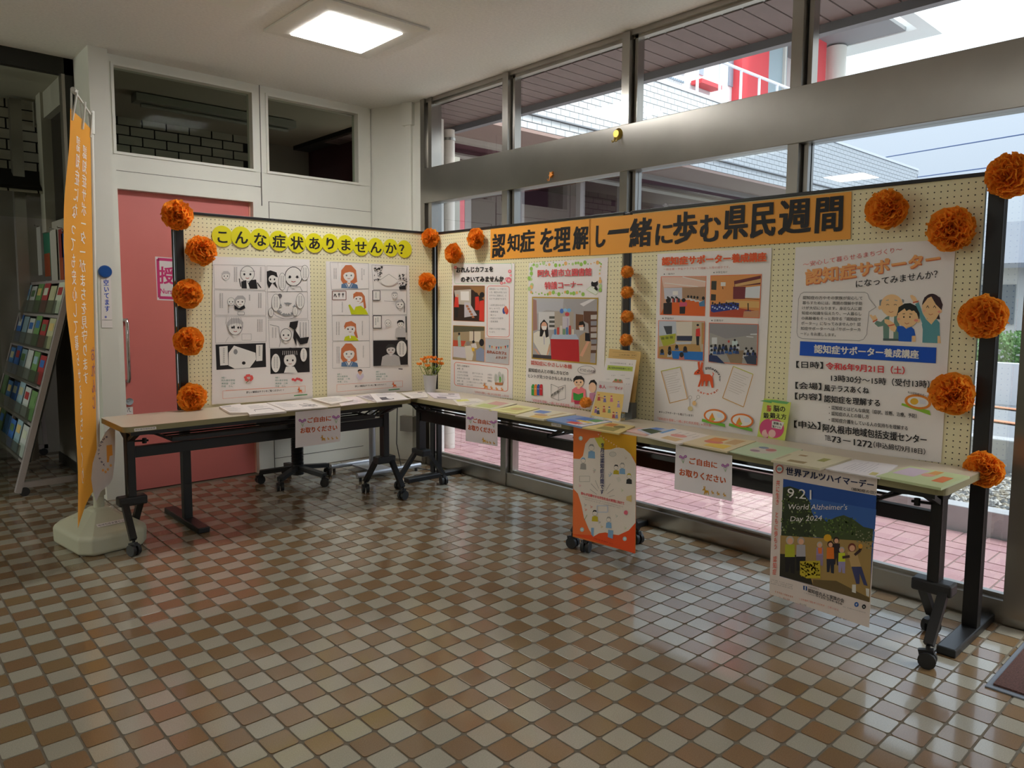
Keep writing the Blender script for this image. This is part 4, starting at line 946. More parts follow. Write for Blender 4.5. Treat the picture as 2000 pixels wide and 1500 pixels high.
def P2():
    r, a = poster('comic_poster', 'poster with coloured drawings of a girl in a yellow jumper beside ink panels', 'poster', 1, YP, -1, [(636.5, 510), (799, 518.5), (805, 763), (639, 775.5)])
    a.part('coloured_drawing'); a.tf(630, 500, .18672)
    HAIR = S(206, 120, 76); NAVY = S(92, 124, 160); YG = S(206, 214, 30)
    for q in ([(78, 65), (480, 78), (483, 342), (92, 350)], [(97, 357), (483, 347), (486, 620), (97, 617)], [(98, 625), (488, 622), (490, 885), (105, 888)], [(105, 897), (492, 888), (495, 1165), (105, 1175)]): frame(a, q, w=2.4)
    for cy, col in ((190, 0), (1010, 0)):
        a.poly([(190, cy + 60), (195, cy - 40), (240, cy - 95), (300, cy - 95), (350, cy - 40), (362, cy + 80), (330, cy + 100), (215, cy + 100)], HAIR); face(a, 275, cy + 10, 66, HAIR, .5, skin=WHT, eye=S(110, 130, 130))
        b0 = cy + 95; a.poly([(198, b0 + 10), (250, b0 - 5), (275, b0 + 10), (305, b0 - 5), (362, b0 + 15), (372, b0 + 55), (195, b0 + 50)], NAVY); a.poly([(250, b0 - 5), (275, b0 + 45), (300, b0 - 5), (275, b0 + 10)], WHT)
        a.line([(240, b0 + 5), (265, b0 + 48)], 4, WHT); a.line([(312, b0 + 3), (290, b0 + 48)], 4, WHT)
    a.poly([(318, 400), (350, 375), (410, 380), (440, 420), (455, 540), (435, 560), (425, 480), (380, 500)], HAIR); face(a, 372, 445, 52, HAIR, .5, skin=WHT); a.poly([(300, 612), (268, 515), (285, 505), (330, 570), (345, 530), (400, 520), (450, 560), (478, 612)], YG)
    a.rrect(102, 367, 245, 458, 3, 7, S(150, 100, 90)); a.line([(118, 425), (130, 395), (145, 430)], 8, K); a.ell(172, 400, 11, 13, KL); a.line([(172, 410), (172, 430)], 5, K); a.ell(212, 400, 11, 13, KL); a.line([(212, 410), (212, 432)], 5, K)
    a.poly([(222, 740), (240, 695), (300, 680), (348, 710), (352, 780), (370, 860), (345, 850), (325, 800)], HAIR); face(a, 288, 762, 60, HAIR, .5, skin=WHT); a.poly([(222, 886), (235, 845), (285, 830), (340, 838), (378, 886)], YG); a.line([(285, 830), (290, 860)], 10, WHT)
    for x, y0, y1 in ((120, 130, 240), (140, 130, 240), (410, 130, 250), (432, 140, 200), (205, 480, 590), (145, 690, 820), (170, 690, 820), (415, 680, 820), (150, 950, 1120), (170, 950, 1120), (425, 940, 1060)): vscr(a, x, y0, y1, 12, KL)
    a.part('ink_drawing')
    for q in ([(513, 95), (880, 105), (875, 352), (530, 352)], [(520, 360), (880, 362), (880, 612), (522, 618)], [(523, 622), (880, 622), (885, 878), (525, 882)]): frame(a, q, w=2.6)
    rnd = random.Random(9)
    for k in range(46): x, y = rnd.uniform(530, 620), rnd.uniform(100, 250); a.poly([(x, y), (x + rnd.uniform(6, 26), y + rnd.uniform(-8, 8)), (x + rnd.uniform(0, 14), y + rnd.uniform(6, 26))], K)
    for k in range(30): x, y = rnd.uniform(780, 870), rnd.uniform(180, 330); a.poly([(x, y), (x + rnd.uniform(6, 24), y + rnd.uniform(-8, 8)), (x + rnd.uniform(0, 14), y + rnd.uniform(6, 24))], K)
    a.ell(690, 250, 90, 62, WHT); a.line([(600, 250), (690, 190), (780, 250)], 3, KL); a.poly([(795, 320), (865, 305), (868, 350), (800, 350)], K)
    a.rrect(522, 362, 598, 462, 2, 6, K, fill=WHT); vscr(a, 555, 380, 440, 12, K); a.rrect(525, 625, 612, 755, 2, 7, K, fill=WHT); vscr(a, 552, 650, 715, 12, K); vscr(a, 575, 645, 690, 12, K)
    face(a, 750, 410, 32, S(190, 186, 184), .5, skin=WHT, outline=KL); face(a, 805, 505, 46, S(200, 196, 194), .5, skin=WHT, outline=KL); a.line([(820, 450), (855, 500), (850, 590)], 7, S(90, 90, 90)); a.line([(640, 470), (790, 478)], 3, KL)
    face(a, 812, 710, 36, K, .5, skin=WHT, outline=K, body=S(205, 200, 198), by=850); a.poly([(782, 850), (862, 850), (865, 876), (780, 876)], K); a.line([(868, 630), (872, 800)], 14, S(100, 100, 100)); face(a, 680, 700, 36, None, skin=WHT, outline=KL)
    a.poly([(525, 885), (885, 880), (888, 1135), (527, 1152)], K); face(a, 710, 980, 52, S(60, 60, 60), .5, skin=S(215, 210, 206), body=S(190, 186, 184), by=1145, bw=1.8); bubble(a, 822, 970, 55, 85)
    a.part('illustration'); face(a, 388, 1212, 24, K, .5, skin=SKIN2); a.poly([(350, 1250), (360, 1225), (390, 1262), (420, 1225), (428, 1260), (400, 1295), (375, 1295)], S(214, 206, 224)); a.line([(790, 1180), (832, 1184)], 9, S(70, 60, 60))
    donkey(a, 745, 1352, 24); a.line([(686, 1400), (802, 1390)], 9, S(60, 150, 90)); foot_note(a, 145, 1345, 688, -40)
    a.part('lettering'); GR = S(60, 130, 110)
    for y, t in ((1228, '絵：'), (1252, '阿久根高校'), (1278, '美術部　一年'), (1306, '作者　さん')): a.text(t, 150, y, 150 + 22 * len(t), y - 4, 19, 19, GR)
    for y, t in ((1202, '絵：'), (1228, '阿久根高校'), (1252, '美術部　二年'), (1278, '作者　さん')): a.text(t, 555, y, 555 + 20 * len(t), y - 4, 18, 18, GR)
    a.text('詳しい解説はチラシをご覧ください！！', 335, 1353, 658, 1332, 20, 20, K, .03); a.done()
P2()

# ============================================================ POSTERS ON THE RIGHT BOARDS
def P3():
    r, a = poster('cafe_poster', 'cafe notice poster with two photographs and coral boxes at the left of the middle board', 'poster', 0, XP, -1, [(883.5, 513.5), (1005, 514.5), (1001, 779), (879.5, 767)])
    a.part('border'); a.tf(870, 500, .2); CO = S(238, 120, 96); LG = S(178, 214, 168)
    a.rrect(88, 75, 648, 270, 18, 4, LG, dy=-3); a.rrect(408, 292, 625, 788, 26, 5, CO, dy=3); a.rrect(88, 1035, 610, 1262, 26, 5, CO, dy=62)
    a.part('photo_print', 'printed photograph of people in red jackets in a room')
    a.poly([(80, 290), (384, 292), (380, 642), (80, 630)], S(58, 42, 36)); a.poly([(80, 290), (384, 292), (383, 335), (80, 330)], S(126, 96, 70)); a.poly([(85, 335), (250, 325), (250, 480), (110, 470)], S(200, 190, 176))
    a.poly([(148, 345), (230, 345), (232, 435), (150, 432)], WHT); a.poly([(185, 450), (235, 455), (310, 580), (185, 600)], S(206, 200, 206)); a.poly([(235, 300), (380, 300), (380, 430), (290, 350)], S(160, 116, 70))
    a.poly([(95, 400), (125, 395), (132, 500), (85, 500)], S(226, 62, 48)); a.ell(118, 388, 13, 15, SKIN2); a.poly([(88, 500), (128, 500), (122, 600), (95, 600)], K)
    a.poly([(290, 400), (325, 395), (340, 530), (290, 530)], S(222, 58, 46)); a.ell(302, 375, 16, 18, K); a.poly([(335, 440), (378, 430), (378, 640), (330, 630)], S(230, 66, 52)); a.ell(358, 380, 24, 28, K)
    for k in range(5): a.poly([(200 + k * 14, 480 + k * 26), (222 + k * 14, 480 + k * 26), (230 + k * 14, 500 + k * 26), (205 + k * 14, 502 + k * 26)], S(190, 120, 80))
    a.line([(80, 290), (384, 292), (380, 642), (80, 630)], 4, S(196, 120, 60), True)
    a.part('photo_print', 'printed photograph of a seated gathering seen from behind')
    a.poly([(78, 678), (384, 690), (382, 1036), (72, 1008)], S(172, 152, 118)); a.poly([(78, 678), (384, 690), (383, 730), (78, 745)], S(96, 92, 70)); a.poly([(235, 735), (345, 738), (345, 840), (235, 830)], S(224, 212, 188)); a.line([(278, 720), (278, 840)], 8, S(80, 54, 36))
    a.poly([(75, 820), (200, 830), (180, 880), (75, 880)], S(206, 84, 60)); a.poly([(74, 880), (200, 890), (210, 1000), (74, 985)], S(212, 206, 212)); a.poly([(120, 790), (145, 770), (155, 880), (125, 885)], S(170, 190, 170)); a.ell(135, 760, 10, 13, K)
    a.poly([(190, 880), (250, 875), (275, 960), (262, 1020), (205, 1018)], S(224, 216, 200)); a.ell(222, 855, 20, 22, S(150, 140, 130)); a.poly([(300, 920), (345, 890), (382, 920), (382, 1034), (300, 1020)], S(140, 152, 176)); a.ell(355, 845, 24, 36, K)
    a.poly([(250, 860), (300, 850), (310, 900), (262, 905)], S(222, 214, 208)); a.ell(275, 838, 13, 14, K); a.poly([(255, 895), (285, 895), (285, 930), (262, 930)], S(236, 190, 60)); a.line([(78, 678), (384, 690), (382, 1036), (72, 1008)], 4, S(220, 150, 60), True)
    a.part('photo_print', 'printed picture of bunting and hand lettering')
    a.poly([(392, 800), (630, 812), (622, 1062), (390, 1038)], S(196, 196, 196)); rnd = random.Random(4)
    for k in range(9): x = 425 + k * 22; a.poly([(x, 872 + 14 * math.sin(k * .4)), (x + 18, 872 + 14 * math.sin(k * .4)), (x + 9, 905 + 14 * math.sin(k * .4))], [S(90, 140, 160), S(226, 140, 80), S(220, 200, 150), S(210, 90, 70)][k % 4])
    a.line([(392, 800), (630, 812), (622, 1062), (390, 1038)], 3, S(230, 140, 120), True)
    a.part('illustration')
    for x, y, q in ((630, 150, 18), (640, 190, 12), (620, 235, 30), (600, 225, 16), (550, 265, 16), (580, 262, 11), (100, 112, 16)): a.ell(x, y, q, q, S(236, 130, 142), 9); a.ell(x, y, q * .4, q * .4, S(250, 200, 190), 8)
    for k, (x, y) in enumerate(((575, 535), (600, 540), (590, 520))): a.ell(x, y, 16, 32, [S(70, 90, 160), S(220, 80, 70), S(230, 120, 90)][k], 12)
    donkey(a, 392, 1275, 24, S(240, 150, 60)); [donkey(a, x, y, 14, S(240, 150, 60)) for x, y in ((452, 1290), (503, 1298), (555, 1303))]
    for x in (495, 530, 560): a.ell(x, 1190 - (x == 530) * 20, 18, 42, S(206, 206, 200), 14); a.line([(x, 1160), (x, 1235)], 3, S(120, 150, 100))
    a.poly([(485, 1235), (565, 1240), (560, 1262), (488, 1258)], S(190, 120, 70)); a.ell(537, 1205, 10, 30, S(110, 180, 80), 10)
    a.part('lettering')
    a.text('おれんじカフェを', 110, 108, 468, 98, 58, 58, K, .05); a.text('のぞいてみませんか', 155, 200, 572, 192, 58, 60, K, .05)
    for k, t in enumerate(('認知症について知りた', 'い方、物忘れが気になる', '方やそのご家族など、ど', 'なたでも参加できます。')): a.text(t, 432, 312 + k * 32, 600, 314 + k * 32, 20, 20, KL)
    for k, t in enumerate(('・お茶を飲みながら', '　おしゃべり', '・健康体操', '・脳トレ', '・作品などの創作', '・音楽演奏')): a.text(t, 432, 470 + k * 32, 432 + 17 * len(t), 471 + k * 32, 19, 19, KL)
    a.text('月替わりの内容で開催し', 430, 700, 596, 705, 18, 18, KL); a.text('ています。', 430, 732, 490, 734, 18, 18, KL)
    a.text('おれんじカフェ', 410, 918, 600, 932, 32, 34, S(180, 80, 40), .06); a.text('よかよか', 495, 975, 600, 980, 26, 26, S(150, 80, 50), .05)
    for k, t in enumerate(('毎月１回開催中！', '★場　所', '　ふれあい交流館　　　風テラスあくね　　　水曜日', '　ふるさと交流館　　　いずみやかた　　　木曜日', '　わきあいあいの里　　道の駅あくね　　　金曜日', '★時　間　　１０時００分～１１時３０分', '★参加費　　１００円')): a.text(t, 118, 1058 + k * 30, 118 + min(340, 15.2 * len(t)), 1058 + k * 30 + min(34, 1.6 * len(t)), 19, 19, K if k in (0, 1) else KL)
    a.text('「認知症を理解し一緒に歩む県民週間」in 阿久根', 288, 1315, 622, 1360, 20, 22, S(206, 116, 96)); a.done()
P3()
def P4():
    r, a = poster('library_poster', 'library corner poster with a photograph of two masked staff at a red table', 'poster', 0, XP, -1, [(1033, 514), (1187.5, 502.5), (1177, 803.5), (1026, 783)])
    a.part('dot_border'); a.tf(1020, 440, .24); rnd = random.Random(12); G1, G2, O1 = S(158, 204, 92), S(190, 218, 150), S(240, 190, 120)
    pts = [(x, 318 - (x - 80) * .02) for x in range(95, 650, 26)] + [(x, 552 - (x - 80) * .0) for x in range(85, 500, 24)] + [(78, y) for y in range(330, 560, 30)] + [(635, y) for y in range(310, 540, 28)] + [(55, 440), (60, 520)]
    for x, y in pts: a.ell(x + rnd.uniform(-5, 5), y + rnd.uniform(-12, 12), *(lambda q: (q * .8, q))(rnd.choice([6, 8, 12, 17])), rnd.choice([G1, G1, G2, O1]), 12)
    a.poly([(562, 470), (570, 455), (582, 465), (600, 463), (615, 452), (618, 480), (605, 497), (618, 520), (600, 545), (585, 535), (590, 500), (565, 495)], K); a.poly([(525, 525), (560, 495), (620, 545), (600, 568)], S(236, 240, 226)); a.line([(525, 525), (560, 495), (620, 545), (600, 568)], 3, G2, True)
    a.part('photo_print', 'printed photograph of two masked women beside a red covered table')
    a.poly([(82, 582), (620, 590), (605, 1135), (78, 1085)], S(196, 160, 60)); a.poly([(90, 592), (612, 600), (598, 1122), (86, 1076)], S(176, 172, 172))
    a.poly([(90, 592), (340, 596), (330, 700), (200, 690), (120, 720), (90, 740)], S(190, 190, 194)); a.poly([(340, 596), (612, 600), (610, 700), (420, 720), (340, 640)], S(172, 168, 168)); a.poly([(470, 640), (560, 600), (600, 600), (500, 660)], S(226, 224, 222))
    a.poly([(90, 600), (118, 610), (125, 850), (90, 860)], S(170, 130, 120)); a.poly([(135, 705), (265, 705), (265, 850), (135, 850)], S(216, 214, 212)); a.poly([(265, 700), (420, 705), (418, 900), (265, 890)], S(182, 170, 154))
    for k in range(6): a.quad(222 + (k % 2) * 22, 740 + (k // 2) * 35, 244 + (k % 2) * 22, 760 + (k // 2) * 35, S(90, 90, 84))
    a.ell(324, 698, 16, 20, S(80, 120, 200)); a.ell(352, 690, 16, 14, S(150, 200, 230)); a.ell(383, 692, 16, 16, S(120, 180, 226)); a.ell(368, 724, 18, 16, S(206, 80, 90))
    a.poly([(330, 742), (388, 742), (388, 840), (330, 840)], S(206, 200, 206)); vscr(a, 372, 760, 830, 12, S(120, 100, 160))
    a.poly([(438, 722), (500, 728), (500, 850), (438, 850)], S(120, 84, 60)); a.poly([(502, 698), (612, 700), (604, 1040), (555, 1040), (540, 800), (502, 780)], S(104, 74, 58))
    for k in range(6): a.poly([(560, 730 + k * 50), (610, 728 + k * 50), (608, 765 + k * 50), (560, 765 + k * 50)], [S(200, 196, 190), S(150, 150, 156), S(186, 170, 160)][k % 3])
    a.poly([(235, 925), (250, 885), (440, 885), (462, 925), (460, 940), (235, 940)], S(186, 200, 216)); a.poly([(232, 925), (462, 930), (468, 1112), (238, 1090)], S(196, 46, 52))
    for k in range(7): a.quad(262 + k * 24, 845 - (k % 3) * 14, 280 + k * 24, 890, [S(90, 130, 180), S(200, 80, 70), S(220, 214, 200), S(120, 160, 120)][k % 4])
    a.poly([(95, 880), (130, 860), (210, 865), (230, 940), (222, 1040), (200, 1080), (160, 1060), (95, 950)], S(232, 226, 212)); a.poly([(145, 905), (150, 800), (180, 765), (210, 800), (218, 905), (195, 915), (185, 850), (165, 905)], S(30, 26, 26)); a.ell(181, 820, 24, 34, SKIN2); a.poly([(160, 820), (203, 820), (198, 850), (168, 850)], WHT)
    a.poly([(120, 1010), (150, 1060), (180, 1078), (165, 1090), (95, 1000)], SKIN2); a.poly([(225, 960), (200, 1060), (175, 1080), (200, 1085), (232, 1000)], SKIN2); a.line([(180, 900), (182, 970)], 3, S(70, 100, 180)); a.poly([(90, 1050), (240, 1060), (240, 1090), (88, 1076)], S(70, 66, 70))
    a.poly([(470, 900), (515, 870), (550, 880), (565, 960), (555, 1118), (470, 1110), (465, 1000)], S(190, 160, 124)); a.poly([(515, 875), (550, 878), (560, 945), (515, 940)], S(34, 34, 40)); a.ell(488, 822, 24, 34, SKIN2); a.poly([(462, 815), (470, 785), (500, 780), (515, 810), (505, 860), (500, 810)], S(30, 26, 26)); a.poly([(465, 828), (508, 828), (502, 856), (472, 856)], WHT); a.poly([(530, 945), (552, 945), (495, 1070), (470, 1060)], SKIN2)
    a.part('illustration')
    a.line([(525 + 70 * math.cos(k * .2618), 1178 + 34 * math.sin(k * .2618)) for k in range(24)], 3, KL, True)
    face(a, 463, 1275, 44, K, .9, body=S(240, 130, 140), by=1440, bw=1.3); a.poly([(418, 1360), (460, 1375), (500, 1362), (500, 1420), (460, 1432), (420, 1418)], S(60, 160, 70)); a.poly([(425, 1425), (490, 1425), (485, 1455), (430, 1455)], S(200, 60, 90))
    a.poly([(545, 1290), (560, 1262), (590, 1255), (612, 1285), (600, 1320), (560, 1320)], K); a.ell(575, 1320, 30, 42, SKIN); a.poly([(552, 1365), (600, 1360), (600, 1430), (545, 1440)], S(214, 150, 180))
    for k, c in enumerate((S(60, 160, 80), S(236, 140, 50), S(50, 90, 170), S(210, 50, 60))): x = 78 + k * 22; a.poly([(x, 1310), (x + 10, 1292), (x + 24, 1296), (x + 24, 1385), (x, 1382)], c); a.line([(x + 3, 1330), (x + 18, 1332)], 3, WHT)
    a.line([(238, 1292), (238, 1400), (300, 1425), (355, 1410), (355, 1300), (297, 1318)], 3, KL, True); a.line([(297, 1318), (300, 1425)], 3, KL)
    a.part('lettering'); RD = S(222, 88, 92)
    a.text('阿久根市立図書館', 130, 362, 566, 345, 60, 66, RD, .04); a.text('特設コーナー', 187, 460, 492, 450, 62, 62, RD, .04)
    a.text('認知症にやさしい本棚', 75, 1098, 405, 1132, 36, 36, S(206, 96, 84), .035); a.text('認知症の人との接し方などの', 55, 1160, 380, 1190, 32, 32, K, .02); a.text('ヒントが見つかるかもしれません', 53, 1208, 412, 1240, 30, 32, K, .02)
    a.text('そうだったのか！', 475, 1162, 598, 1178, 26, 26, K, .02); a.text('絶賛展示中', 240, 1375, 340, 1310, 22, 26, K, .02); a.text('「認知症を理解し一緒に歩む県民週間」in 阿久根', 85, 1410, 480, 1470, 22, 24, RD); a.done()
P4()
def P5():
    r, a = poster('course_photo_poster', 'poster with four classroom photographs and an orange donkey on the right board', 'poster', 0, XP, -1, [(1284, 496), (1507.5, 484), (1489, 853.5), (1277, 827.5)])
    def frame4(q): a.poly(q, S(236, 120, 84))
    a.part('photo_print', 'printed photograph of a meeting room with orange floor'); a.tf(1290, 480, .16)
    frame4([(5, 375), (562, 370), (545, 860), (-8, 845)]); a.poly([(12, 382), (556, 376), (540, 852), (0, 838)], S(212, 160, 130)); a.poly([(12, 382), (280, 380), (556, 430), (545, 520), (270, 500), (40, 510)], S(232, 200, 184)); a.poly([(265, 510), (552, 500), (545, 700), (270, 640)], S(176, 140, 110)); a.poly([(40, 515), (265, 510), (265, 650), (50, 650)], S(206, 206, 216)); a.poly([(150, 555), (215, 552), (215, 600), (150, 602)], WHT)
    a.poly([(60, 720), (330, 640), (545, 680), (540, 852), (0, 838)], S(226, 104, 40)); a.line([(270, 380), (550, 440)], 10, WHT); a.line([(50, 455), (460, 500)], 8, WHT)
    for k in range(9): x = 90 + k * 17; a.ell(x, 630 + (k % 3) * 12, 12, 14, K, 9); a.poly([(x - 12, 645), (x + 12, 645), (x + 14, 690), (x - 14, 690)], [S(210, 190, 186), S(190, 60, 60), S(60, 60, 70)][k % 3])
    a.poly([(38, 700), (140, 690), (140, 835), (36, 835)], S(50, 40, 40)); a.ell(95, 670, 28, 28, K); a.poly([(235, 690), (325, 690), (325, 735), (235, 740)], S(216, 90, 120)); a.ell(285, 665, 24, 24, K); a.poly([(235, 745), (305, 742), (300, 830), (235, 830)], S(44, 38, 40))
    for k in range(4): a.ell(340 + k * 38, 620 + k * 4, 14, 18, K, 9); a.poly([(300 + k * 55, 645 + k * 10), (370 + k * 50, 640 + k * 12), (390 + k * 48, 655 + k * 12), (320 + k * 52, 662 + k * 12)], S(220, 216, 214))
    a.poly([(470, 700), (540, 660), (545, 740), (480, 740)], S(80, 130, 170)); a.ell(525, 640, 18, 22, K)
    a.part('photo_print', 'printed photograph of a school hall with a stage and screen')
    frame4([(612, 362), (1238, 345), (1212, 885), (602, 865)]); a.poly([(620, 368), (1230, 352), (1205, 876), (610, 858)], S(222, 150, 84)); a.poly([(625, 430), (688, 430), (684, 540), (622, 535)], S(60, 60, 54)); a.poly([(620, 590), (680, 595), (676, 670), (616, 668)], S(60, 56, 50)); a.poly([(738, 445), (798, 445), (796, 492), (738, 492)], S(230, 226, 220)); a.line([(762, 500), (765, 530)], 9, K)
    a.poly([(900, 430), (1228, 362), (1222, 470), (905, 500)], S(110, 46, 50)); a.poly([(910, 470), (1226, 402), (1224, 450), (912, 500)], S(216, 170, 110)); a.poly([(890, 500), (1045, 500), (1035, 650), (888, 650)], S(122, 50, 56)); a.poly([(1042, 508), (1222, 490), (1214, 640), (1034, 636)], S(222, 226, 230)); a.line([(1036, 645), (1212, 655)], 5, K)
    a.poly([(800, 665), (1210, 680), (1206, 760), (800, 740)], S(226, 180, 110)); a.poly([(612, 800), (960, 760), (1205, 800), (1205, 876), (610, 858)], S(186, 76, 50)); a.poly([(1020, 800), (1205, 790), (1205, 876), (1010, 872)], S(206, 150, 110)); a.poly([(618, 720), (880, 690), (962, 700), (960, 770), (650, 815), (616, 800)], S(36, 56, 140))
    for k in range(12): x = 640 + k * 28; a.ell(x, 700 + (k % 3) * 14, 12, 16, K, 9); a.poly([(x - 10, 740 + (k % 3) * 12), (x + 8, 738 + (k % 3) * 12), (x + 8, 756 + (k % 3) * 12), (x - 10, 758 + (k % 3) * 12)], S(180, 200, 230))
    a.line([(1072, 700), (1074, 790)], 12, K); a.line([(1035, 792), (1110, 795)], 8, S(80, 60, 110))
    a.part('photo_print', 'printed photograph of a speaker in red at a white screen'); a.tf(1280, 620, .17333)
    frame4([(38, 32), (560, 42), (548, 495), (28, 458)]); a.poly([(44, 38), (552, 48), (540, 487), (36, 452)], S(196, 180, 150)); a.poly([(44, 38), (240, 42), (240, 190), (44, 205)], S(196, 204, 214)); a.poly([(95, 98), (192, 96), (192, 185), (130, 190)], S(70, 76, 84)); a.poly([(235, 50), (418, 45), (415, 208), (245, 205)], S(226, 216, 200)); a.poly([(245, 208), (420, 208), (415, 265), (245, 262)], S(56, 60, 84))
    a.poly([(52, 210), (235, 180), (220, 290), (95, 330)], S(176, 180, 60)); [a.quad(70 + k * 48, 222 - k * 6, 105 + k * 48, 250 - k * 6, S(120, 130, 50)) for k in range(3)]; a.poly([(44, 330), (240, 300), (500, 300), (540, 487), (36, 452)], S(190, 150, 90)); a.poly([(230, 275), (410, 272), (400, 300), (240, 305)], S(196, 200, 206)); a.poly([(185, 375), (540, 388), (538, 487), (200, 465)], S(40, 120, 200))
    a.poly([(462, 130), (505, 120), (510, 212), (458, 212)], S(224, 60, 50)); a.ell(482, 95, 15, 19, SKIN2); a.ell(482, 86, 15, 13, K); a.poly([(462, 212), (500, 212), (495, 315), (468, 312)], K); a.poly([(525, 60), (552, 62), (545, 300), (525, 300)], S(196, 150, 90))
    for x, y, q, c in ((80, 380, 26, S(60, 90, 140)), (165, 345, 22, S(70, 70, 80)), (165, 400, 28, S(200, 200, 206)), (245, 330, 24, S(80, 110, 160)), (340, 350, 28, S(70, 60, 70)), (300, 420, 32, S(200, 120, 110))): a.poly([(x - q, y + q * 1.6), (x + q, y + q * 1.6), (x + q * .7, y), (x - q * .7, y)], c); a.ell(x, y, q * .75, q * .95, K, 12)
    a.part('photo_print', 'printed photograph of a grey lecture room full of listeners')
    frame4([(608, 58), (1165, 75), (1150, 540), (602, 502)]); a.poly([(614, 66), (1158, 82), (1142, 532), (608, 494)], S(168, 164, 158)); a.poly([(614, 66), (1158, 82), (1155, 190), (800, 240), (614, 170)], S(150, 148, 150)); a.poly([(640, 225), (700, 225), (700, 300), (640, 300)], S(216, 220, 220)); a.poly([(868, 262), (930, 262), (935, 320), (868, 320)], S(200, 220, 220)); a.ell(900, 255, 12, 14, K); a.ell(832, 270, 11, 15, S(200, 70, 60)); a.poly([(790, 380), (1000, 370), (980, 520), (850, 510)], S(150, 130, 104))
    a.line([(1075, 190), (1150, 188)], 12, S(226, 228, 230)); a.line([(1030, 215), (1110, 222)], 8, S(226, 228, 230)); rnd = random.Random(21)
    for k in range(24): x = 640 + (k % 8) * 42 + rnd.uniform(-8, 8) if k < 17 else 1010 + (k - 17) * 20; y = 320 + (k // 8) * 45 + rnd.uniform(-8, 8) if k < 17 else 350 + (k % 3) * 30; a.poly([(x - 22, y + 45), (x + 22, y + 45), (x + 15, y + 10), (x - 15, y + 10)], rnd.choice([S(60, 100, 160), S(40, 44, 52), S(200, 204, 210), S(50, 70, 120)])); a.ell(x, y, 14, 16, K, 9)
    a.poly([(610, 420), (700, 430), (790, 520), (608, 494)], S(40, 56, 100)); a.poly([(1000, 440), (1145, 420), (1142, 532), (1040, 520)], S(60, 70, 90))
    a.part('illustration')
    donkey(a, 555, 680, 118, S(226, 88, 40)); a.ell(487, 620, 8, 9, K, 10)
    for q in ([(72, 605), (288, 558), (368, 915), (168, 965)], [(885, 550), (1108, 640), (1000, 1008), (765, 905)]):
        a.line(q, 8, S(210, 160, 80), True); a.line([q[0], q[1]], 9, S(200, 206, 90))
        cx = sum(p[0] for p in q) / 4; cy = sum(p[1] for p in q) / 4
        for k in range(9): t0 = .15 + k * .07; L0 = [(q[0][i] + (q[3][i] - q[0][i]) * t0) for i in (0, 1)]; L1 = [(q[1][i] + (q[2][i] - q[1][i]) * t0) for i in (0, 1)]; a.line([(L0[0] + (L1[0] - L0[0]) * .12, L0[1] + (L1[1] - L0[1]) * .12), (L0[0] + (L1[0] - L0[0]) * (.85 - .1 * (k % 3)), L0[1] + (L1[1] - L0[1]) * (.85 - .1 * (k % 3)))], 3, S(190, 180, 170))
    for x, y in ((400, 900), (490, 895)): a.line([(x + 18 * math.cos(k * .7), y + 20 * math.sin(k * .7)) for k in range(9)], 4, S(170, 164, 150), True)
    a.ell(445, 965, 22, 28, S(240, 200, 140)); a.ell(400, 1025, 28, 26, S(224, 206, 150)); a.line([(400, 920), (395, 1000)], 4, KL); a.line([(480, 915), (450, 945)], 4, KL)
    for cx, cy in ((680, 1110), (985, 1160)):
        a.poly([(cx - 145, cy + 30), (cx + 110, cy + 90), (cx + 115, cy + 125), (cx - 150, cy + 60)], S(120, 190, 60)); a.ell(cx, cy, 128, 78, S(232, 126, 52), 30, .12); a.ell(cx, cy, 108, 60, WHT, 30, .12)
        a.poly([(cx - 60, cy + 10), (cx - 30, cy - 40), (cx + 0, cy + 40), (cx - 20, cy + 60), (cx - 70, cy + 40)], S(240, 150, 50)); a.poly([(cx + 20, cy - 30), (cx + 80, cy - 30), (cx + 90, cy + 20), (cx + 30, cy + 20)], S(226, 232, 240)); a.ell(cx - 20, cy + 35, 22, 14, S(180, 200, 60))
    a.part('lettering'); a.tf(1290, 480, .16)
    for dx, dy, c, b_ in ((3, 4, S(244, 170, 120), .06), (0, 0, S(228, 84, 36), .055)): a.text('認知症サポーター養成講座', 28 + dx, 140 + dy, 1296 + dx, 78 + dy, 100, 112, c, b_)
    a.text('一般企業・学童クラブなどで開催した際の様子です。', 45, 275, 855, 245, 28, 30, S(206, 110, 90)); a.text('★ 一般向け', 45, 335, 182, 330, 24, 24, K); a.text('★ 中学生向け', 650, 315, 824, 308, 26, 26, K); a.text('★ 学童向け', 28, 872, 172, 874, 26, 26, K); a.text('★ 企業向け', 625, 898, 776, 898, 26, 28, K)
    a.tf(1280, 620, .17333); a.text('★キッズサポーターも増えています！', 48, 1048, 435, 1092, 26, 28, K, .02); a.text('「認知症を理解し一緒に歩む県民週間」in 阿久根', 35, 1120, 635, 1200, 30, 32, S(226, 100, 70))
    for k, ch in enumerate('認知症supporter'):
        an = math.radians(-105 + k * 10.6); cx, cy = 615 + 128 * math.cos(an) , 690 + 120 * math.sin(an); R_ = 15 if k < 3 else 17; ca, sa = math.cos(an + math.pi / 2), math.sin(an + math.pi / 2)
        a.cells(ch, [(cx + ca * u * R_ - sa * v * R_, cy + sa * u * R_ + ca * v * R_) for u, v in ((-.7, -1), (.7, -1), (.7, 1), (-.7, 1))], K, .03, 'bbox')
    for k, ch in enumerate('caravan'):
        an = math.radians(140 - k * 17); cx, cy = 600 + 130 * math.cos(an), 755 + 100 * math.sin(an); R_ = 18; ca, sa = math.cos(an - math.pi / 2), math.sin(an - math.pi / 2)
        a.cells(ch, [(cx + ca * u * R_ - sa * v * R_, cy + sa * u * R_ + ca * v * R_) for u, v in ((-.7, -1), (.7, -1), (.7, 1), (-.7, 1))], S(228, 100, 50), .04, 'bbox')
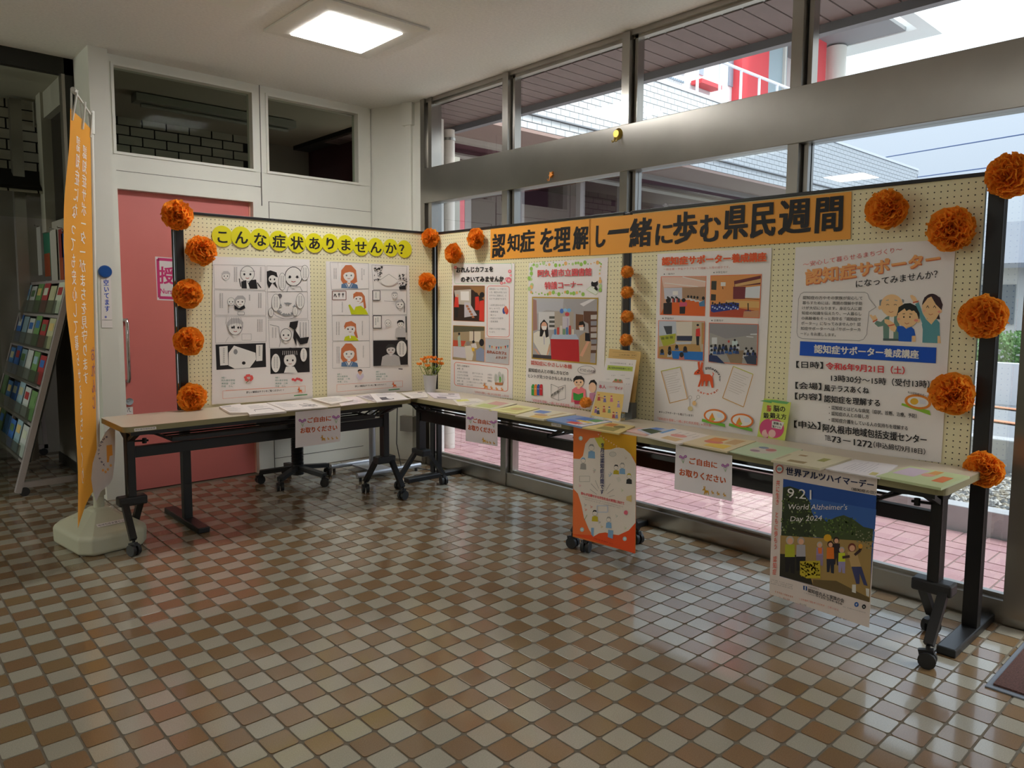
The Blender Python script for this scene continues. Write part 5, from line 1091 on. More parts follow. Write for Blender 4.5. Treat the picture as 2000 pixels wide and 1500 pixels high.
    a.done()
P5()
def P6():
    r, a = poster('supporter_poster', 'large white supporter poster with cartoon family and blue title bar at the right', 'poster', 0, XP, -1, [(1554, 483), (1867, 467.5), (1838, 904), (1532, 865.5)])
    a.part('illustration'); a.tf(1540, 560, .16)
    G = S(112, 146, 132); FS = S(246, 204, 150); TEAL = S(96, 160, 168)
    a.poly([(1160, 655), (1155, 470), (1190, 370), (1250, 345), (1330, 350), (1355, 470), (1350, 662)], G); a.poly([(1232, 365), (1290, 365), (1280, 632), (1228, 632)], WHT); a.poly([(1155, 630), (1350, 636), (1350, 662), (1155, 658)], S(84, 100, 100))
    a.poly([(1190, 370), (1130, 430), (1075, 415), (1050, 450), (1095, 490), (1150, 480), (1200, 430)], G); a.poly([(1010, 380), (990, 345), (1010, 340), (1030, 360), (1060, 345), (1090, 395), (1040, 430)], FS); a.line([(1030, 430), (1085, 400)], 14, S(224, 100, 70))
    a.poly([(1110, 165), (1145, 155), (1140, 245), (1110, 240)], S(140, 146, 150)); a.poly([(1385, 150), (1412, 160), (1410, 195), (1390, 195)], S(140, 146, 150)); a.ell(1262, 225, 135, 132, FS, 30); a.ell(1118, 255, 22, 25, FS); a.poly([(1150, 290), (1370, 290), (1320, 355), (1262, 372), (1200, 350)], FS)
    for x in (1212, 1305): a.line([(x - 18, 224), (x, 214), (x + 18, 224)], 6, K)
    a.line([(1192, 168), (1225, 162)], 10, S(176, 176, 170)); a.line([(1295, 162), (1330, 172)], 10, S(176, 176, 170)); a.line([(1225, 300), (1250, 315), (1280, 302)], 6, S(190, 90, 70))
    a.poly([(1170, 395), (1220, 400), (1290, 445), (1320, 500), (1300, 555), (1250, 530), (1215, 470), (1175, 440)], FS); a.line([(1215, 478), (1295, 462)], 14, S(224, 100, 70))
    # woman
    a.poly([(1640, 470), (1560, 240), (1545, 215), (1590, 185), (1640, 330), (1680, 395)], TEAL); a.poly([(1530, 190), (1495, 140), (1485, 105), (1510, 100), (1545, 120), (1565, 150), (1580, 200)], FS); a.line([(1520, 195), (1590, 175)], 14, S(224, 100, 70))
    a.poly([(1690, 385), (1800, 385), (1845, 440), (1852, 690), (1635, 682), (1640, 520), (1628, 460)], TEAL); a.poly([(1820, 600), (1850, 600), (1862, 690), (1820, 690)], FS); a.poly([(1790, 390), (1835, 320), (1852, 400)], S(52, 36, 40)); a.poly([(1672, 390), (1800, 392), (1745, 462)], FS)
    a.ell(1752, 235, 120, 150, S(60, 40, 44), 30); a.poly([(1630, 230), (1700, 140), (1745, 120), (1800, 200), (1862, 260), (1865, 300), (1840, 330), (1800, 400), (1740, 405), (1680, 380), (1640, 320)], FS); a.poly([(1635, 225), (1660, 130), (1745, 85), (1850, 130), (1885, 220), (1870, 285), (1800, 215), (1745, 120), (1700, 140)], S(60, 40, 44)); a.ell(1855, 300, 20, 22, FS)
    for x in (1700, 1785): a.line([(x - 16, 258), (x, 230), (x + 16, 262)], 7, K)
    a.line([(1712, 332), (1735, 345), (1765, 332)], 6, S(190, 90, 70)); a.ell(1655, 295, 18, 14, S(248, 180, 150)); a.ell(1840, 305, 18, 14, S(244, 160, 140))
    # boy
    a.poly([(1330, 480), (1400, 478), (1440, 510), (1500, 490), (1535, 520), (1552, 600), (1505, 605), (1502, 672), (1345, 665), (1345, 560), (1325, 540)], S(30, 96, 200)); a.poly([(1508, 600), (1552, 598), (1552, 672), (1515, 672)], FS); a.poly([(1385, 465), (1480, 470), (1440, 515)], FS)
    a.ell(1458, 360, 134, 135, S(34, 40, 40), 30); a.poly([(1345, 250), (1420, 205), (1490, 200), (1560, 235), (1600, 320), (1600, 400), (1330, 350)], S(34, 40, 40)); a.ell(1452, 385, 128, 108, FS, 30); a.poly([(1330, 330), (1420, 265), (1440, 300), (1500, 285), (1560, 300), (1590, 390), (1500, 340), (1370, 330)], FS); a.ell(1585, 415, 24, 24, FS)
    a.poly([(1335, 300), (1400, 225), (1520, 240), (1590, 330), (1560, 320), (1530, 285), (1510, 300), (1480, 275), (1440, 298), (1420, 258), (1370, 300)], S(34, 40, 40))
    for x in (1410, 1485): a.ell(x, 370, 9, 11, K)
    a.line([(1395, 332), (1425, 328)], 7, K); a.line([(1480, 330), (1512, 335)], 7, K); a.line([(1420, 440), (1445, 456), (1475, 442)], 6, S(190, 90, 70)); a.ell(1345, 395, 20, 14, S(246, 170, 140)); a.ell(1560, 410, 26, 16, S(244, 150, 130))
    a.part('speech_bubble')
    bp = [(190, 66), (930, 66), (968, 85), (990, 150), (1072, 248), (985, 305), (975, 400), (958, 580), (920, 640), (870, 660), (170, 634), (120, 610), (104, 560), (125, 150), (150, 90)]; a.line(bp, 4.5, KL, True)
    a.part('title_bar'); a.tf(1500, 300, .4); a.poly([(158, 916), (823, 947), (820, 1024), (155, 985)], BLU)
    a.part('logo'); a.tf(1500, 300, .4); a.poly([(655, 1218), (790, 1255), (795, 1278), (652, 1228)], S(150, 200, 60)); a.ell(733, 1212, 66, 36, S(232, 140, 50), 26, .15); a.ell(733, 1212, 52, 25, WHT, 26, .15); a.ell(715, 1210, 20, 16, S(240, 190, 60)); a.poly([(740, 1200), (775, 1205), (770, 1225), (742, 1222)], S(226, 226, 232))
    a.part('lettering')
    PK = S(230, 112, 104); OR = S(236, 160, 96)
    a.text('～安心して暮らせるまちづくり～', 172, 530, 655, 452, 26, 28, PK)
    for dx, dy, c, b_ in ((3, 4, S(226, 120, 70), .065), (0, 0, S(244, 176, 110), .05)): a.text('認知症サポーター', 185 + dx, 566 + dy, 838 + dx, 476 + dy, 76, 66, c, b_)
    a.text('になってみませんか？', 430, 618, 828, 566, 38, 42, K, .012)
    L = ['認知症の方やその家族が安心して', '暮らすためには、周囲の理解や手助', 'けが大切になります。身近な人に認', '知症の知識を伝えたり、一人暮らし', 'の高齢者をそっと見守る「認知症サ', 'ポーター」になってみませんか？認', '知症サポーターへは「サポーターカ', 'ード」をお渡しします。']
    a.tf(1540, 560, .16)
    for k, t in enumerate(L):
        x0 = 178 - k * 4; x1 = 905 - k * 4 if k < 7 else 580; a.text(t, x0, 112 + k * 62 + .5 * k, x1, 118 + k * 64, 42, 44, S(70, 68, 68), .01)
    a.tf(1500, 300, .4)
    a.text('認知症サポーター養成講座', 228, 932, 736, 960, 42, 42, WHT, .05)
    a.text('【日時】', 140, 1012, 270, 1017, 34, 34, K, .03); a.text('令和6年9月21日（土）', 284, 1018, 668, 1040, 36, 38, S(220, 60, 66), .04); a.text('13時30分～15時（受付13時）', 310, 1078, 790, 1108, 34, 38, K, .025)
    a.text('【会場】', 136, 1114, 262, 1120, 34, 34, K, .03); a.text('風テラスあくね', 276, 1126, 494, 1140, 34, 34, K, .035); a.text('【内容】', 134, 1166, 262, 1172, 34, 34, K, .03); a.text('認知症を理解する', 276, 1178, 548, 1200, 36, 36, K, .035)
    a.text('・認知症とはどんな病気（症状、診断、治療、予防）', 300, 1228, 728, 1270, 20, 22, K, .02); a.text('・認知症の人との接し方', 300, 1257, 494, 1275, 20, 20, K, .02); a.text('・認知症介護をしている人の気持ちを理解する', 300, 1288, 684, 1330, 20, 22, K, .02)
    a.text('【申込】', 130, 1302, 258, 1310, 36, 38, K, .03); a.text('阿久根市地域包括支援センター', 270, 1318, 776, 1376, 40, 44, K, .035); a.text('TEL', 280, 1368, 312, 1372, 34, 34, K, .015); a.text('73－1272', 314, 1372, 510, 1398, 38, 42, K, .035); a.text('（申込締切9月18日）', 518, 1404, 770, 1440, 30, 30, K, .02)
    a.text('私は認知症サポーター', 685, 1158, 800, 1180, 12, 13, K); a.done()
P6()

# ============================================================ SIGNS HANGING FROM THE TABLE EDGES
def flowers(a, x, y, s):
    for dx, dy in ((-1, 0), (1, -.1), (0, .5)): a.ell(x + dx * 18 * s, y + dy * 18 * s, 11 * s, 11 * s, S(176, 110, 180), 9); a.ell(x + dx * 18 * s, y + dy * 18 * s, 4 * s, 4 * s, S(226, 180, 220), 7)
    for dx in (-1, 0, 1): a.line([(x + dx * 14 * s, y + 14 * s), (x + 2 * s, y + 48 * s)], 3 * s, S(170, 196, 160))
def free_sign(label, ax, val, q, tfm, c):
    r, a = poster('take_one_sign', label, 'sign', ax, val, -1, q, M('sign_paper', S(240, 234, 238), .5), 'take-one signs taped to the table edges')
    a.part('lettering'); a.tf(*tfm); OC = S(206, 92, 40)
    (x0, y0, x1, y1, h), (u0, v0, u1, v1, g) = c['t1'], c['t2']
    a.text('ご自由に', x0, y0, x1, y1, h, h, OC, .05); a.text('お取りください', u0, v0, u1, v1, g, g, OC, .05)
    a.part('illustration'); [flowers(a, *f) for f in c['f']]
    for k, (x, y, s_) in enumerate(c['d']): donkey(a, x, y, s_, S(222, 168, 60))
    a.done()
free_sign('white paper take-one sign taped to the table by the pink door', 1, 4.1085, [(577, 804.5), (665, 796), (665, 862), (577, 875)], (460, 780, .2),
          dict(t1=(705, 180, 932, 158, 52), t2=(635, 278, 992, 245, 56), f=[(652, 205, 1.3), (980, 170, 1.3)], d=[(855, 385, 24), (905, 385, 12), (945, 382, 12), (988, 378, 12)]))
free_sign('white paper take-one sign on the middle table, nearest the corner', 0, XT - .0015, [(910, 795), (971.5, 803), (971.5, 872), (909.5, 861)], (820, 820, .18662),
          dict(t1=(560, -18, 742, 8, 48), t2=(508, 48, 782, 92, 56), f=[(530, -20, 1.2), (772, 22, 1.2)], d=[(672, 218, 22), (708, 234, 12), (738, 240, 12), (778, 246, 12)]))
free_sign('white paper take-one sign on the near table, left of the large blue poster', 0, XT - .0015, [(1320, 869), (1430, 890), (1429, 979), (1317, 955)], (1240, 880, .13333),
          dict(t1=(800, 98, 1205, 168, 98), t2=(655, 255, 1330, 385, 108), f=[(705, 90, 2.0), (1325, 215, 2.0)], d=[(1040, 600, 52), (1140, 618, 24), (1222, 635, 26), (1315, 655, 26)]))
def HP():
    r, a = poster('orange_month_poster', 'portrait poster with orange and red border and a white blob of small drawings', 'poster', 0, XT - .0035, -1, [(1120, 833.5), (1243, 852), (1241, 1081), (1118.5, 1048)], M('orange_poster_paper', S(230, 116, 40), .4))
    a.tf(1100, 820, .18008); a.part('coloured_ground')
    a.poly([(420, 125), (795, 180), (790, 480), (760, 400), (620, 320), (430, 330), (380, 200)], S(216, 160, 20)); a.poly([(112, 860), (150, 800), (200, 900), (225, 1050), (330, 1240), (450, 1225), (560, 1250), (700, 1180), (785, 1110), (776, 1450), (108, 1245)], S(236, 84, 34)); a.poly([(108, 740), (200, 880), (230, 1080), (315, 1250), (108, 1240)], S(238, 120, 62))
    a.poly([(112, 420), (180, 425), (215, 390), (240, 260), (290, 200), (340, 195), (380, 250), (430, 325), (520, 320), (580, 300), (660, 310), (730, 370), (790, 480), (785, 1115), (710, 1200), (600, 1250), (530, 1240), (460, 1220), (390, 1230), (330, 1265), (280, 1190), (225, 1060), (200, 930), (160, 800), (110, 745)], S(232, 222, 210))
    a.poly([(340, 195), (420, 190), (450, 240), (430, 325), (390, 290)], S(206, 200, 70)); 
    for x, y in ((190, 200), (205, 1190), (668, 1290)): a.ell(x, y, 22, 24, S(176, 214, 224), 10); a.ell(x, y, 9, 10, S(240, 240, 236), 8)
    a.part('illustration'); B1 = S(130, 170, 206); G1 = S(160, 156, 150); Y1 = S(196, 176, 40)
    def man(x, y, q, body, hair=K, hb=1.0): a.ell(x, y, q, q * 1.15, S(232, 222, 210), 14); a.line([(x + q * math.cos(k * .5), y + q * 1.15 * math.sin(k * .5)) for k in range(13)], 3, G1, True); a.poly([(x - q, y - q * .3), (x - q * .5, y - q * 1.25), (x + q * .6, y - q * 1.2), (x + q, y - q * .2), (x, y - q * .7)], hair); a.poly([(x - q * 1.1, y + q * 1.5), (x, y + q * 1.1), (x + q * 1.2, y + q * 1.6), (x + q * 1.3, y + q * 4 * hb), (x - q * 1.3, y + q * 3.8 * hb)], body)
    man(308, 300, 30, B1, G1); man(218, 440, 25, G1, B1); man(575, 515, 24, Y1, K, .8); man(642, 495, 25, B1, G1, .95); man(716, 610, 24, K, Y1, .9); man(345, 1010, 26, Y1, K, .9); man(495, 1080, 24, B1, G1, 1.0)
    a.poly([(305, 1170), (335, 1170), (330, 1270), (305, 1240)], B1); a.poly([(490, 1190), (545, 1200), (540, 1290), (485, 1270)], B1)
    a.poly([(575, 630), (610, 615), (635, 655), (600, 680)], S(220, 214, 200)); a.rrect(178, 610, 290, 670, 3, 3, G1); a.ell(540, 372, 38, 26, S(216, 210, 200)); a.line([(540 + 38 * math.cos(k * .7), 372 + 26 * math.sin(k * .7)) for k in range(9)], 3, G1, True)
    for (x, y, c) in ((335, 560, S(190, 150, 150)), (340, 540, S(150, 170, 150)), (180, 710, S(236, 160, 180)), (240, 920, G1), (305, 940, S(226, 120, 110)), (245, 970, S(226, 140, 120)), (640, 760, S(180, 196, 150)), (580, 1040, S(170, 180, 170)), (675, 1170, S(190, 200, 150)), (505, 600, B1), (520, 580, B1), (680, 410, S(200, 180, 160)), (420, 1155, S(190, 170, 90)), (395, 1105, G1)):
        for k in range(3): a.line([(x + 16 * math.cos(k * 2), y + 16 * math.sin(k * 2)), (x - 12 * math.cos(k * 2 + 1), y + 12 * math.sin(k * 2.5))], 5, c)
    a.ell(683, 1005, 22, 24, S(232, 110, 130), 10); a.poly([(690, 830), (745, 815), (745, 890), (688, 870)], S(222, 196, 130)); a.rrect(370, 930, 485, 1000, 4, 10, S(200, 206, 220)); a.line([(235, 1085), (262, 1030)], 5, S(140, 160, 90))
    for p in ([(295, 752), (368, 808)], [(305, 690), (378, 770)], [(352, 655), (390, 745)], [(515, 690), (468, 768)], [(552, 750), (482, 800)], [(562, 818), (500, 832)]): a.line(p, 4, G1)
    for k in range(9): a.poly([(380 + k * 28, 150 + k * 18), (396 + k * 28, 156 + k * 18), (384 + k * 28, 168 + k * 18)], S(236, 200, 170))
    a.part('lettering'); a.vtext('９月は認知症月間です', 430, 245, 426, 808, 44, S(44, 46, 100), .035)
    a.text('誰もが活躍できる共生社会の実現に向けて', 200, 778, 668, 888, 30, 34, S(222, 76, 84), .04); a.scribble(215, 826, 655, 0, 9, KL, 112); a.scribble(245, 855, 618, 0, 9, KL, 96); a.scribble(340, 1278, 540, 0, 14, S(150, 40, 30), 60); a.done()
HP()
def AZ():
    r, a = poster('world_day_poster', 'world day poster with a blue sky garden photograph of a cheerful group', 'poster', 0, XT - .0035, -1, [(1511, 899.5), (1713.5, 935), (1697.5, 1226), (1502.5, 1160)], M('poster_paper_cream', S(230, 216, 208), .45))
    a.tf(1480, 880, .23992); a.part('photo_print', 'printed photograph of smiling people posing in a garden under blue sky')
    a.poly([(208, 230), (968, 368), (908, 1235), (178, 1022)], S(44, 84, 160)); a.poly([(203, 350), (965, 480), (955, 640), (198, 480)], S(62, 104, 176)); a.poly([(196, 560), (500, 590), (955, 660), (945, 760), (190, 640)], S(96, 128, 182))
    DG = S(52, 62, 40); MG = S(84, 104, 52); rnd = random.Random(31)
    a.poly([(206, 300), (260, 290), (350, 320), (420, 410), (440, 500), (470, 560), (480, 700), (380, 720), (190, 720)], DG); a.poly([(430, 560), (520, 540), (560, 580), (640, 540), (700, 525), (780, 560), (860, 620), (940, 640), (930, 760), (430, 700)], S(70, 84, 50))
    a.poly([(185, 690), (930, 740), (912, 1232), (178, 1020)], S(170, 140, 84)); a.poly([(182, 840), (330, 850), (420, 1000), (450, 1095), (178, 1020)], S(50, 46, 36)); a.poly([(450, 1050), (640, 1060), (910, 1200), (908, 1235), (450, 1100)], S(110, 92, 58))
    for k in range(170): x = rnd.uniform(196, 470); y = rnd.uniform(320, 700); a.ell(x, y, rnd.uniform(5, 12), rnd.uniform(4, 9), rnd.choice([DG, MG, S(104, 122, 62), S(150, 160, 120), S(40, 48, 34)]), 6, rnd.uniform(0, 3), lay=False) if y > 300 + abs(x - 300) * .9 else None
    a.lay()
    for k in range(120): x = rnd.uniform(540, 800); y = rnd.uniform(550, 690); a.ell(x, y, rnd.uniform(5, 12), rnd.uniform(4, 9), rnd.choice([MG, S(110, 136, 66), S(60, 78, 44)]), 6, rnd.uniform(0, 3), lay=False)
    for k in range(60): x = rnd.uniform(800, 940); y = rnd.uniform(640, 800); a.ell(x, y, rnd.uniform(4, 9), rnd.uniform(3, 8), rnd.choice([S(150, 150, 120), S(120, 116, 80), S(80, 88, 56)]), 6, lay=False)
    def fig(x, y, q, top, bot, hair, h=1.0, lean=0):
        a.poly([(x - q * 1.1, y + q), (x + q * 1.1, y + q), (x + q * 1.2 + lean * .4, y + q * 4.2 * h), (x - q * 1.2 + lean * .4, y + q * 4.2 * h)], top); a.poly([(x - q * 1.2 + lean * .4, y + q * 4 * h), (x + q * 1.2 + lean * .4, y + q * 4 * h), (x + q * 1.1 + lean, y + q * 8 * h), (x + q * .2 + lean, y + q * 7.8 * h), (x + lean * .7, y + q * 5.5 * h), (x - q * .3 + lean * .8, y + q * 7.6 * h), (x - q * 1.1 + lean * .8, y + q * 7.6 * h)], bot)
        a.ell(x, y, q * .95, q * 1.05, hair, 14); a.ell(x + q * .05, y + q * .2, q * .68, q * .75, SKIN2, 12)
    fig(262, 730, 34, S(176, 180, 50), S(34, 32, 34), S(186, 178, 170)); fig(352, 735, 32, S(176, 170, 176), S(30, 30, 34), S(170, 160, 156)); fig(505, 765, 24, S(160, 140, 180), S(150, 130, 160), S(190, 180, 170), .9)
    fig(640, 730, 26, S(50, 40, 40), S(60, 50, 50), S(50, 34, 30)); fig(592, 762, 26, S(230, 120, 40), S(44, 46, 60), S(60, 34, 28), 1.15); fig(685, 808, 24, S(206, 214, 50), S(160, 150, 190), S(180, 170, 170), 1.0); a.poly([(490, 790), (525, 790), (522, 840), (495, 838)], S(232, 120, 60))
    fig(768, 788, 34, S(198, 164, 110), S(66, 70, 110), S(120, 60, 50), 1.15, 90); a.line([(750, 860), (690, 870)], 22, S(70, 50, 50)); a.line([(790, 850), (835, 810), (840, 780)], 22, S(70, 50, 50)); a.ell(838, 778, 18, 20, S(226, 160, 60)); a.ell(570, 710, 32, 30, S(222, 170, 40), 12)
    a.poly([(770, 1090), (800, 1090), (800, 1160), (768, 1150)], S(220, 216, 206)); a.poly([(880, 1120), (910, 1125), (908, 1190), (885, 1180)], S(220, 216, 206)); a.poly([(345, 900), (510, 895), (512, 1040), (400, 1040), (345, 1010)], S(196, 176, 50))
    for k in range(70): a.ell(rnd.uniform(350, 500), rnd.uniform(905, 1020), 8, 6, rnd.choice([S(222, 204, 60), S(150, 130, 30), S(110, 110, 40)]), 6, lay=False)
    a.part('emblem'); a.ell(178, 150, 32, 36, S(206, 100, 90), 20); a.ell(178, 150, 23, 26, WHT, 20); a.ell(178, 150, 20, 12, S(150, 190, 206), 14)
    a.poly([(372, 1098), (403, 1105), (402, 1140), (372, 1132)], S(36, 70, 130)); a.line([(388, 1104), (388, 1135)], 8, WHT); a.ell(805, 1252, 18, 20, S(60, 100, 170), 16); a.ell(866, 1270, 17, 19, S(30, 30, 34), 16); a.cells('f', [(799, 1240), (812, 1242), (812, 1264), (799, 1262)], WHT, .04); a.cells('X', [(858, 1260), (874, 1263), (874, 1281), (858, 1278)], WHT, .03)
    a.part('lettering'); NV = S(30, 40, 80)
    a.text('世界アルツハイマーデー', 232, 132, 945, 250, 66, 62, NV, .04); a.text('（認知症の日）', 765, 298, 960, 330, 26, 26, K, .02)
    a.vtext('共に生き ともに歩もう 認知症', 168, 238, 138, 1012, 32, S(226, 90, 66), .012)
    a.text('9.21', 245, 285, 440, 300, 105, 110, WHT, 0); a.text("World Alzheimer's", 255, 425, 738, 425, 58, 62, WHT, 0, .15); a.text('Day 2024', 275, 525, 532, 515, 55, 58, WHT, 0, .15)
    a.text('公益社団法人', 415, 1098, 505, 1120, 14, 15, K); a.text('認知症の人と家族の会', 413, 1118, 705, 1205, 32, 34, K, .025); a.text('0120-294-456', 478, 1165, 690, 1232, 24, 26, K, .01)
    for x0, y0, x1, dy in ((115, 1045, 285, 45), (112, 1060, 285, 45), (112, 1075, 285, 45), (380, 1152, 470, 25), (700, 1265, 880, 50)): a.scribble(x0, y0, x1, 0, 8, KL, dy)
    for x0, y0, x1, dy, c in ((145, 1140, 290, 45, S(220, 130, 90)), (165, 1180, 262, 28, S(190, 130, 100)), (340, 1198, 540, 55, S(226, 120, 90)), (345, 1238, 400, 16, KL), (575, 1265, 660, 25, S(226, 110, 110)), (640, 1345, 720, 25, KL)): a.scribble(x0, y0, x1, 0, 15, c, dy)
    a.done()
AZ()

# ============================================================ LEAFLETS LYING ON THE TABLES
LZ = [0]
def leaflet(label, q, col, marks=(), th=.002, group='leaflets laid out on the tables', z=None, name='leaflet'):
    LZ[0] += 1; zt = ZT + th + (.0006 * (LZ[0] % 5)) if z is None else z
    pts = [on(p, 2, zt) for p in q]; c = sum(pts, Vector((0, 0, 0))) / 4; c.z = ZT
    r = thing(name, label, 'leaflet', c, group)
    b = B(); base = [Vector((p.x, p.y, ZT + .0004)) for p in pts]; b.prism(base, (0, 0, zt - ZT - .0004))
    obj('sheets', b, M('lp_%d_%d_%d' % col, S(*col), .5), r); a = Art(2, zt, 1, r)
    if marks:
        a.part('printing')
        def uv(u, v): # bilinear in pixels
            (x0, y0), (x1, y1), (x2, y2), (x3, y3) = q
            tx, ty = x0 + (x1 - x0) * u, y0 + (y1 - y0) * u; bx, by = x3 + (x2 - x3) * u, y3 + (y2 - y3) * u
            return (tx + (bx - tx) * v, ty + (by - ty) * v)
        for mk in marks:
            k, u0, v0, u1, v1 = mk[:5]; c_ = S(*mk[5])
            if k == 'q': a.poly([uv(u0, v0), uv(u1, v0), uv(u1, v1), uv(u0, v1)], c_)
            if k == 'l': a.line([uv(u0, v0), uv(u1, v1)], .8, c_)
            if k == 'e': a.poly([uv((u0 + u1) / 2 + (u1 - u0) / 2 * math.cos(t * .393), (v0 + v1) / 2 + (v1 - v0) / 2 * math.sin(t * .393)) for t in range(16)], c_)
            if k == 't':
                n = mk[6]
                for i in range(n): v = v0 + (v1 - v0) * (i + .3) / n; a.line([uv(u0, v), uv(u0 + (u1 - u0) * (.7 + .3 * ((i * 7) % 3) / 2), v)], .45, c_, lay=(i == 0))
        a.done()
    return r
def z(ox, oy, s, L): return [(ox + x * s, oy + y * s) for x, y in L]
GY1, DK = (150, 146, 150), (60, 58, 66)
leaflet('stack of white leaflets at the left end, on the table by the pink door', z(400, 740, .25, [(112, 215), (275, 192), (335, 262), (195, 263)]), (226, 218, 214), [('q', .05, .1, .5, .2, GY1), ('t', .1, .3, .8, .9, GY1, 5)], .012)
leaflet('white leaflet with a black line frame, on top beside the left stack', z(400, 740, .25, [(278, 204), (478, 188), (638, 253), (350, 279)]), (230, 222, 218), [('l', .25, .6, .75, .55, DK), ('l', .25, .6, .25, .75, DK), ('l', .75, .55, .78, .75, DK), ('t', .2, .15, .8, .5, GY1, 4)], .010)
leaflet('white leaflet with thick grey strokes above the take-one sign', z(400, 740, .25, [(480, 184), (800, 165), (962, 219), (640, 246)]), (228, 220, 216), [('l', .5, .75, .9, .6, DK), ('l', .55, .5, .75, .85, DK), ('l', .7, .4, .85, .8, DK), ('t', .1, .2, .5, .7, GY1, 5)], .006)
leaflet('pile of loose white leaflets above the right edge of the take-one sign', z(400, 740, .25, [(832, 152), (1045, 130), (1160, 165), (985, 196)]), (224, 216, 208), [('t', .1, .2, .8, .8, GY1, 5)], .010)
leaflet('pinkish white leaflet overlapping the loose pile', z(400, 740, .25, [(1005, 148), (1190, 138), (1275, 184), (1065, 210)]), (226, 212, 212), [('q', .1, .1, .6, .35, (220, 196, 200)), ('t', .2, .4, .9, .9, GY1, 4)], .005)
leaflet('grey-printed leaflet left of the comic leaflet', z(400, 740, .25, [(1183, 132), (1290, 118), (1360, 160), (1330, 178)]), (206, 196, 196), [('q', .15, .2, .7, .8, (150, 140, 144))], .003)
leaflet('white leaflet with a dark comic picture on its front half', z(400, 740, .25, [(1288, 118), (1492, 104), (1596, 156), (1345, 181)]), (230, 222, 220), [('q', .2, .5, .6, .85, (90, 84, 92)), ('e', .42, .45, .62, .8, (226, 220, 220)), ('t', .2, .1, .8, .4, GY1, 3)], .006)
leaflet('white leaflet at the inner corner of the tables', z(720, 740, .09, [(700, 300), (1240, 280), (1290, 395), (930, 418)]), (228, 220, 214), [('q', .65, .05, .85, .15, DK), ('t', .2, .3, .8, .9, GY1, 3)], .004)
leaflet('white leaflet with two dark marks beside the flower pot', z(720, 740, .09, [(1255, 290), (1960, 315), (2000, 440), (1420, 415)]), (228, 218, 222), [('q', .65, .12, .85, .22, DK), ('q', .15, .75, .5, .95, (110, 104, 116)), ('t', .3, .3, .9, .7, GY1, 3)], .004)
leaflet('white leaflet with yellow corner near the corner of the tables', z(720, 740, .09, [(1820, 445), (2350, 420), (2640, 520), (1960, 580)]), (226, 220, 210), [('q', .1, .1, .55, .4, (216, 214, 120)), ('t', .3, .5, .9, .9, GY1, 3)], .003)
leaflet('leaflet with green and red print in front of the cafe poster', [(912, 793), (958, 780), (1010, 788), (962, 800)], (216, 212, 186), [('q', .1, .2, .5, .8, (190, 200, 130)), ('q', .5, .3, .9, .8, (206, 160, 150))], .005)
leaflet('pale yellow leaflet left of the illustrated booklet', [(955, 801), (1010, 791), (1054, 797), (1010, 808)], (226, 222, 160), [('q', .15, .2, .8, .8, (206, 200, 130)), ('e', .4, .3, .7, .7, (200, 170, 120))], .004)
leaflet('illustrated booklet with a blue cloud in front of the library poster', z(1040, 780, .13, [(-260, 240), (120, 140), (655, 215), (170, 300)]), (222, 216, 190), [('q', .55, .1, .85, .45, (110, 140, 200)), ('q', .05, .4, .35, .9, (220, 190, 110)), ('e', .3, .3, .5, .7, (190, 150, 120)), ('q', .4, .7, .9, .85, (200, 180, 140))], .008)
leaflet('booklet with a bright blue and multicoloured cover', z(1040, 780, .13, [(212, 300), (640, 235), (1195, 335), (742, 414)]), (120, 150, 196), [('q', .02, .55, .95, .98, (226, 222, 226)), ('q', .1, .45, .35, .75, (206, 80, 70)), ('e', .3, .25, .5, .6, (90, 120, 200)), ('q', .45, .45, .6, .8, (220, 190, 70)), ('q', .6, .3, .95, .6, (80, 120, 190)), ('q', .65, .6, .95, .85, (90, 150, 90)), ('l', .1, .8, .5, .88, (30, 30, 40))], .007)
leaflet('tan picture booklet lying above the orange month poster', z(1040, 780, .13, [(745, 418), (1130, 338), (1540, 400), (1300, 512)]), (216, 196, 132), [('q', .1, .3, .5, .8, (150, 140, 80)), ('q', .55, .2, .9, .5, (190, 120, 60)), ('e', .5, .5, .8, .85, (120, 110, 70))], .008)
leaflet('pink edged leaflet pushed under the garden photo leaflet', z(1000, 700, .3, [(735, 470), (830, 450), (990, 480), (870, 500)]), (222, 180, 170), [('q', .1, .2, .6, .8, (226, 200, 196))], .004)
leaflet('leaflet with a dark garden photograph and blue sky', z(1000, 700, .3, [(815, 462), (930, 448), (1075, 468), (905, 500)]), (190, 196, 214), [('q', .1, .1, .6, .85, (70, 84, 60)), ('q', .6, .1, .95, .5, (90, 130, 200))], .006)
leaflet('wide white leaflet printed with pink and yellow pictures', z(1000, 700, .3, [(870, 505), (1050, 455), (1315, 505), (1085, 556)]), (230, 222, 214), [('q', .1, .35, .35, .8, (220, 190, 140)), ('e', .4, .3, .65, .7, (226, 160, 150)), ('q', .45, .02, .95, .12, (110, 160, 210)), ('t', .6, .3, .9, .9, GY1, 4)], .006)
leaflet('orange and yellow printed leaflet left of the green brochures', z(1000, 700, .3, [(1110, 548), (1290, 500), (1590, 538), (1400, 605)]), (222, 206, 168), [('q', .1, .4, .4, .85, (232, 200, 90)), ('e', .35, .2, .6, .6, (220, 130, 110)), ('q', .55, .2, .85, .5, (226, 150, 80)), ('q', .5, .6, .9, .85, (206, 170, 120))], .006)
leaflet('pale green leaflet with a ring of small figures', z(1400, 800, .18, [(95, 445), (405, 345), (930, 434), (590, 545)]), (190, 210, 176), [('e', .25, .25, .75, .75, (206, 200, 190)), ('e', .3, .3, .45, .5, (150, 120, 140)), ('e', .5, .5, .7, .7, (190, 120, 120)), ('e', .6, .3, .75, .5, (120, 140, 170))], .005)
